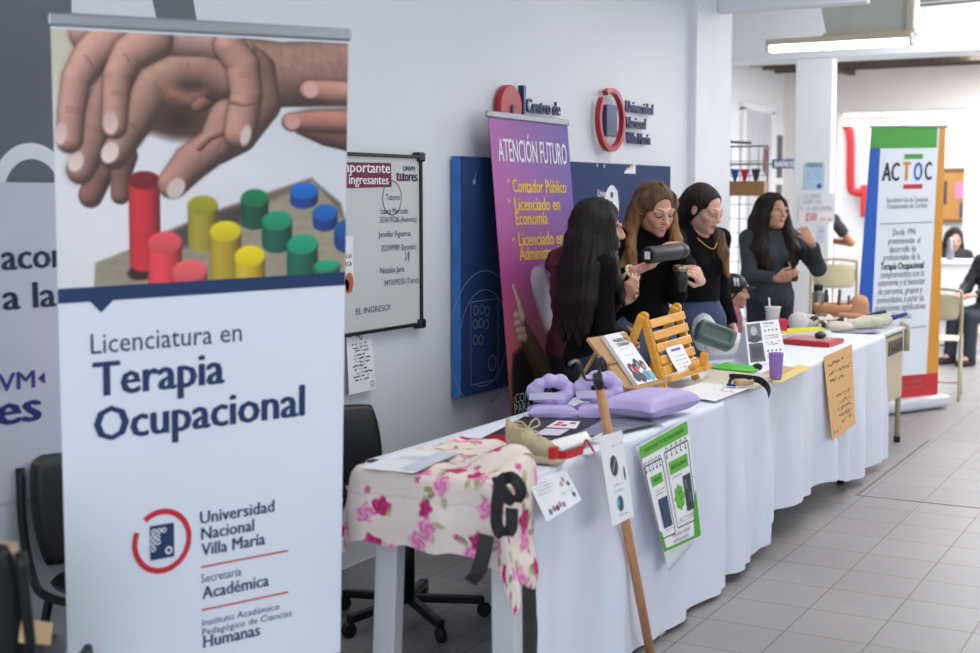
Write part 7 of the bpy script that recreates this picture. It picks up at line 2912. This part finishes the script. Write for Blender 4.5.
def tube_lamp(label, x, y0, y1, z, ztop, w=0.12):
    t = thing('fluorescent_lamp', label, 'lamp', (x, (y0 + y1) / 2, z))
    b = MB()
    b.box((x, (y0 + y1) / 2, z + 0.045), (w, y1 - y0, 0.045), M_lampbody, bevel=0.008)
    b.build('housing', None, t)
    b = MB()
    b.tube([(x, y0 + 0.03, z), (x, y1 - 0.03, z)], 0.028, M_tube_l, 14)
    b.build('tube', None, t)
    for y in (y0 + 0.012, y1 - 0.012):
        b = MB()
        b.box((x, y, z + 0.005), (w * 0.7, 0.022, 0.06), M_lampbody, bevel=0.004)
        b.build('end_cap', None, t)
    for y in ((y0 + 0.25, y1 - 0.25) if ztop > 0 else ()):
        b = MB()
        b.tube([(x, y, z + 0.06), (x, y, ztop)], 0.006, M_steel, 8)
        b.build('hanger', None, t)


tube_lamp('long fluorescent lamp hanging under the white curved duct', 10.3, 2.20, 3.29, 2.665, 0)
tube_lamp('fluorescent lamp in the bright back room, above the association banner', 17.5, 3.85, 4.58, 2.46, 3.36)
du = thing('air_duct', 'white curved duct box hanging above the long fluorescent lamp', 'duct', (10.55, 2.55, 2.78))
b = MB()
prof = [(2.86, 2.765), (2.885, 2.83), (2.905, 2.92), (2.915, 3.05), (2.915, 3.4), (2.26, 3.4), (2.26, 2.765)]
b.prism([Vector((10.42, y, z)) for y, z in prof], (0.4, 0, 0), mat('duct_white', (206, 209, 202), 0.5, var=0.03))
b.build('duct_body', None, du)
b = MB()
b.box((10.41, 2.245, 3.07), (0.05, 0.05, 0.66), M_lampbody, bevel=0.004)
b.build('post', None, du)
b = MB()
b.box((10.41, 2.55, 2.755), (0.04, 0.68, 0.03), M_lampbody, bevel=0.004)
b.build('rail', None, du)
b = MB()
for k in range(3):
    b.tube([(10.6, -1.0, 2.97 + 0.03 * k), (10.6, 1.6, 2.972 + 0.03 * k), (10.6, 2.22, 2.96 + 0.03 * k)], 0.012, mat('conduit_grey', (180, 180, 176), 0.5), 8)
tag(b.build('conduit_bundle'), 'grey cable conduits running along the ceiling right of the curved duct', 'conduit', None)

# grid display panel with bunting
gp = thing('display_grid', 'black wire display grid behind the woman in the grey sweater', 'display rack', (10.4, 3.5, 0))
b = MB()
M_wire = mat('wire_black', (44, 44, 48), 0.45, 0.4)
for y in (3.30, 3.90):
    b.tube([(10.4, y, 0.0), (10.4, y, 1.93)], 0.006, M_wire, 8)
for z in (0.12, 1.93):
    b.tube([(10.4, 3.30, z), (10.4, 3.90, z)], 0.006, M_wire, 8)
b.build('frame', None, gp)
b = MB()
for k in range(1, 8):
    b.tube([(10.4, 3.30 + 0.075 * k, 0.12), (10.4, 3.30 + 0.075 * k, 1.93)], 0.0025, M_wire, 6)
b.build('vertical_wires', None, gp)
b = MB()
for k in range(1, 16):
    b.tube([(10.4, 3.30, 0.12 + 0.113 * k), (10.4, 3.90, 0.12 + 0.113 * k)], 0.0025, M_wire, 6)
b.build('horizontal_wires', None, gp)
for y in (3.32, 3.88):
    b = MB()
    b.beam((10.2, y, 0.02), (10.6, y, 0.02), 0.03, 0.03, M_wire)
    b.build('foot', None, gp)
b = MB()
b.beam((10.38, 3.43, 1.955), (10.30, 3.75, 1.975), 0.05, 0.02, mat('arm_grey', (96, 96, 100), 0.5))
b.build('hook_arm', None, gp)
bt = thing('bunting', 'string of blue, red and dark pennants hung on the wire display grid', 'bunting', (10.37, 3.5, 1.75))
b = MB()
b.tube([(10.375, 3.62, 1.76), (10.37, 3.5, 1.745), (10.37, 3.40, 1.75), (10.375, 3.29, 1.80)], 0.004, M_paper, 6)
b.build('string', None, bt)
for (px_, c, lab) in ((3.555, (40, 92, 180), 'blue pennant'), (3.475, (206, 44, 60), 'red pennant'), (3.385, (58, 56, 84), 'dark pennant')):
    b = MB()
    b.prism([(10.368, px_ + 0.038, 1.752), (10.368, px_ - 0.038, 1.752), (10.368, px_, 1.62)], (-0.002, 0, 0), ink(*c))
    o = b.build('pennant', None, bt)
    o['label'] = lab
b = MB()
b.prism([(10.366, 3.325, 1.93), (10.366, 3.29, 1.90), (10.366, 3.30, 1.69), (10.366, 3.33, 1.74)], (-0.003, 0, 0), ink(206, 150, 152))
tag(b.build('hanging_cloth'), 'pink striped cloth strip hanging at the right edge of the wire grid', 'cloth')
b = MB()
b.box((10.33, 3.45, 1.60), (0.09, 0.32, 0.115), mat('kraft_box', (176, 134, 88), 0.7, var=0.1, scale=12, stretch=(1, 10, 1)), bevel=0.004)
tag(b.build('cardboard_box'), 'brown cardboard tray fixed across the wire display grid below the bunting', 'box')

# toilet sign
tsn = thing('sign', 'small blue sign reading BAÑOS beside the free-standing pillar', 'sign', (13.0, 3.9, 1.8))
y0_, z0_ = 4.082, 1.807
y1_, z1_ = 3.837, 1.896
b = MB()
b.box((13.01, (y0_ + y1_) / 2, (z0_ + z1_) / 2), (0.02, y0_ - y1_, z1_ - z0_), ink(40, 80, 130))
b.build('plate', None, tsn)
b = MB()
b.tube([(13.02, y0_ - 0.02, (z0_ + z1_) / 2), (13.02, 4.9, (z0_ + z1_) / 2)], 0.012, M_steel, 8)
b.build('bracket', None, tsn)
p = Print(Sheet(lambda u, v: (12.999, -u, v), 1, 1), 0.001)
p.text('BAÑOS', -y0_ + 0.025, z0_ + 0.016, M_paper, w=(y0_ - y1_) - 0.05, h=(z1_ - z0_) * 0.6, bold=0.05)
p.build('lettering', tsn)


def pillar_poster(name, tl, br, m, label, cat):
    """sheet fixed to the front face of the free-standing pillar; tl, br are (y, z)"""
    x = 11.756
    q = Quad((x, tl[0], br[1]), (x, br[0], br[1]), (x, tl[0], tl[1]), (x, br[0], tl[1]), tl[0] - br[0], tl[1] - br[1])
    o = sheet_mesh(q, name, m, None, 3, 3, 0.002)
    tag(o, label, cat)
    return o, q


o, q = pillar_poster('poster', (3.407, 1.832), (3.230, 1.597), mat('poster_pale_blue', (172, 204, 226), 0.6, var=0.06), 'pale blue printed poster on the free-standing pillar', 'poster')
p = Print(q, 0.001)
p.text('TERAPISTA', q.w / 2, q.h * 0.9, M_txt, w=q.w * 0.8, h=0.016, bold=0.02, align='c')
p.text('OCUPACIONAL', q.w / 2, q.h * 0.82, M_txt, w=q.w * 0.84, h=0.016, bold=0.02, align='c')
for k in range(4):
    p.scribble(q.w * 0.12, q.h * (0.68 - 0.1 * k), q.w * 0.7, 0.008, ink(110, 150, 190), 0.004, 200 + k, 0.01)
p.rect(q.w * 0.08, q.h * 0.1, q.w * 0.5, q.h * 0.22, ink(190, 200, 210))
p.disc(q.w * 0.78, q.h * 0.13, 0.022, ink(30, 90, 160))
p.build('poster_print', o)
o, q = pillar_poster('handwritten_sign', (3.445, 1.567), (3.130, 1.309), M_paper, 'large handwritten paper sign in grey and red pen on the free-standing pillar', 'sign')
p = Print(q, 0.001)
M_gp, M_rp = ink(150, 150, 168), ink(214, 110, 130)
p.text('¿QUERÉS', q.w * 0.12, q.h * 0.82, M_gp, w=q.w * 0.5, h=0.04)
p.text('SABER MÁS', q.w * 0.1, q.h * 0.62, M_gp, w=q.w * 0.55, h=0.04)
p.text('Y', q.w * 0.02, q.h * 0.40, M_gp, h=0.045)
p.text('LA REFORMA', q.w * 0.2, q.h * 0.40, M_gp, w=q.w * 0.72, h=0.042)
p.text('$500', q.w * 0.2, q.h * 0.06, M_rp, w=q.w * 0.32, h=0.07, bold=0.03)
p.text('cada una', q.w * 0.58, q.h * 0.08, M_rp, w=q.w * 0.36, h=0.032)
p.build('handwriting', o)
o, q = pillar_poster('paper_sheet', (3.275, 1.282), (3.211, 1.135), mat('paper_lilac', (206, 210, 232), 0.6), 'narrow pale sheet low on the free-standing pillar', 'paper')
p = Print(q, 0.001)
p.scribble(q.w * 0.2, q.h * 0.6, q.w * 0.6, 0.03, ink(96, 100, 160), 0.005, 220, 0.012)
p.scribble(q.w * 0.2, q.h * 0.3, q.w * 0.6, 0.03, ink(96, 100, 160), 0.005, 221, 0.012)
p.build('sheet_print', o)

# fire pipe and hose cabinet in the back room
M_fire = mat('fire_red', (190, 34, 40), 0.4, var=0.05)
y_, z_ = 5.090, 2.512
b = MB()
yb_, zb2_ = 5.066, 1.579
b.tube(smooth_path([(19.85, y_ + 0.25, z_ + 0.03), (19.85, y_ + 0.1, z_ + 0.03), (19.85, y_, z_ - 0.08), (19.85, yb_, zb2_ + 0.15), (19.85, yb_ - 0.05, zb2_ + 0.02), (19.85, yb_ - 0.22, zb2_)], 5), 0.06, M_fire, 14)
tag(b.build('fire_pipe'), 'red fire pipe running down the white back room wall', 'pipe')
fcab = thing('hose_cabinet', 'red fire hose cabinet on the back room wall, left of the association banner', 'cabinet', (19.9, 4.7, 1.4))
ya, za = 4.906, 1.693
yb3, zb3 = 4.616, 1.236
b = MB()
b.box((19.9, (ya + yb3) / 2, (za + zb3) / 2), (0.19, ya - yb3, za - zb3), M_fire, bevel=0.01)
b.build('cabinet_body', None, fcab)
b = MB()
b.box((19.8, (ya + yb3) / 2, (za + zb3) / 2), (0.012, (ya - yb3) * 0.8, (za - zb3) * 0.84), mat('cabinet_door_red', (206, 60, 58), 0.3), bevel=0.003)
b.build('door', None, fcab)

# cork board
cbd = thing('cork_board', 'cork notice board with pink and white papers on the back room wall', 'notice board', (19.96, 3.6, 1.2))
ya, za = 4.044, 1.903
yb4, zb4 = 3.423, 1.187
b = MB()
b.box((19.975, (ya + yb4) / 2, (za + zb4) / 2), (0.03, ya - yb4, za - zb4), mat('cork', (196, 142, 82), 0.85, var=0.12, scale=40))
b.build('cork_panel', None, cbd)
b = MB()
M_fr = mat('board_frame_wood', (130, 88, 52), 0.5)
for z in (za, zb4):
    b.box((19.965, (ya + yb4) / 2, z), (0.05, ya - yb4 + 0.04, 0.04), M_fr)
for y in (ya, yb4):
    b.box((19.965, y, (za + zb4) / 2), (0.05, 0.04, za - zb4), M_fr)
b.build('frame', None, cbd)
for (tl, br, c, lab) in (((3.617, 1.731), (3.448, 1.494), (226, 140, 180), 'pink paper pinned to the cork board'), ((3.553, 1.439), (3.426, 1.230), (60, 84, 100), 'dark framed print pinned low on the cork board'), ((3.806, 1.746), (3.735, 1.424), (70, 72, 78), 'narrow dark sheet pinned on the cork board beside the banner')):
    b = MB()
    b.box((19.953, (tl[0] + br[0]) / 2, (tl[1] + br[1]) / 2), (0.006, tl[0] - br[0], tl[1] - br[1]), ink(*c))
    tag(b.build('pinned_paper'), lab, 'paper')

# white desk
dk = thing('desk', 'white desk with a tall front panel in the back room entrance', 'desk', (14.75, 2.7, 0))
M_dk = mat('desk_white', (226, 226, 228), 0.45)
b = MB()
b.box((14.8, 2.80, 0.86), (0.75, 0.86, 0.03), M_dk, bevel=0.006)
b.build('desktop', None, dk)
b = MB()
b.box((14.47, 2.80, 0.57), (0.025, 0.84, 0.55), M_dk)
b.build('modesty_panel', None, dk)
b = MB()
b.box((14.75, 2.78, 0.43), (0.5, 0.34, 0.83), M_dk, bevel=0.004)
b.build('pedestal', None, dk)
ft = Vector((2.695, 0.856, 0))
b = MB()
fy, fz = 2.681, 0.860
b.lathe([(0.035, 0), (0.038, 0.01), (0.038, 0.19), (0.028, 0.21), (0.028, 0.235), (0.012, 0.24)], (14.62, fy, 0.876), mat('flask_grey', (128, 132, 138), 0.35, 0.6), 20, closed_top=True)
tag(b.build('flask'), 'grey metal flask standing on the white desk', 'flask')


def school_chair(label, cx, cy, heading, top=0.84):
    t = thing('school_chair', label, 'chair', (cx, cy, 0))
    h = math.radians(heading)
    f, l = Vector((math.cos(h), math.sin(h), 0)), Vector((-math.sin(h), math.cos(h), 0))
    P_ = lambda a, c, z: Vector((cx, cy, 0)) + f * a + l * c + Vector((0, 0, z))
    b = MB()
    b.tube(smooth_path([P_(-0.22, 0.18, 0.0), P_(-0.20, 0.18, 0.45), P_(-0.23, 0.18, top - 0.07), P_(-0.235, 0.14, top), P_(-0.235, -0.14, top), P_(-0.23, -0.18, top - 0.07), P_(-0.20, -0.18, 0.45), P_(-0.22, -0.18, 0.0)], 5), 0.0125, M_cream)
    b.build('backrest_frame', None, t)
    pad('backrest', P_(-0.225, 0, top - 0.13), tuple(l), (0, 0, 1), tuple(f), 0.34, 0.20, 0.014, mat('chair_board_cream', (206, 194, 162), 0.45), t, -0.02)
    pad('seat', P_(0, 0, 0.455), tuple(l), tuple(f), (0, 0, 1), 0.38, 0.38, 0.02, MATS['chair_board_cream'], t)
    for sg in (-1, 1):
        b = MB()
        b.tube([P_(0.16, 0.17 * sg, 0.445), P_(0.19, 0.18 * sg, 0.0)], 0.0125, M_cream)
        b.build('leg', None, t)
        b = MB()
        b.tube([P_(-0.205, 0.18 * sg, 0.22), P_(0.175, 0.176 * sg, 0.22)], 0.009, M_cream)
        b.build('stretcher', None, t)
    b = MB()
    b.tube([P_(-0.21, 0.18, 0.14), P_(-0.21, -0.18, 0.14)], 0.009, M_cream)
    b.build('stretcher', None, t)


school_chair('cream school chair right of the association banner', 10.80, 2.06, 8, 0.84)
school_chair('cream school chair between the woman in grey and the free-standing pillar', 11.3, 3.02, 20, 1.02)
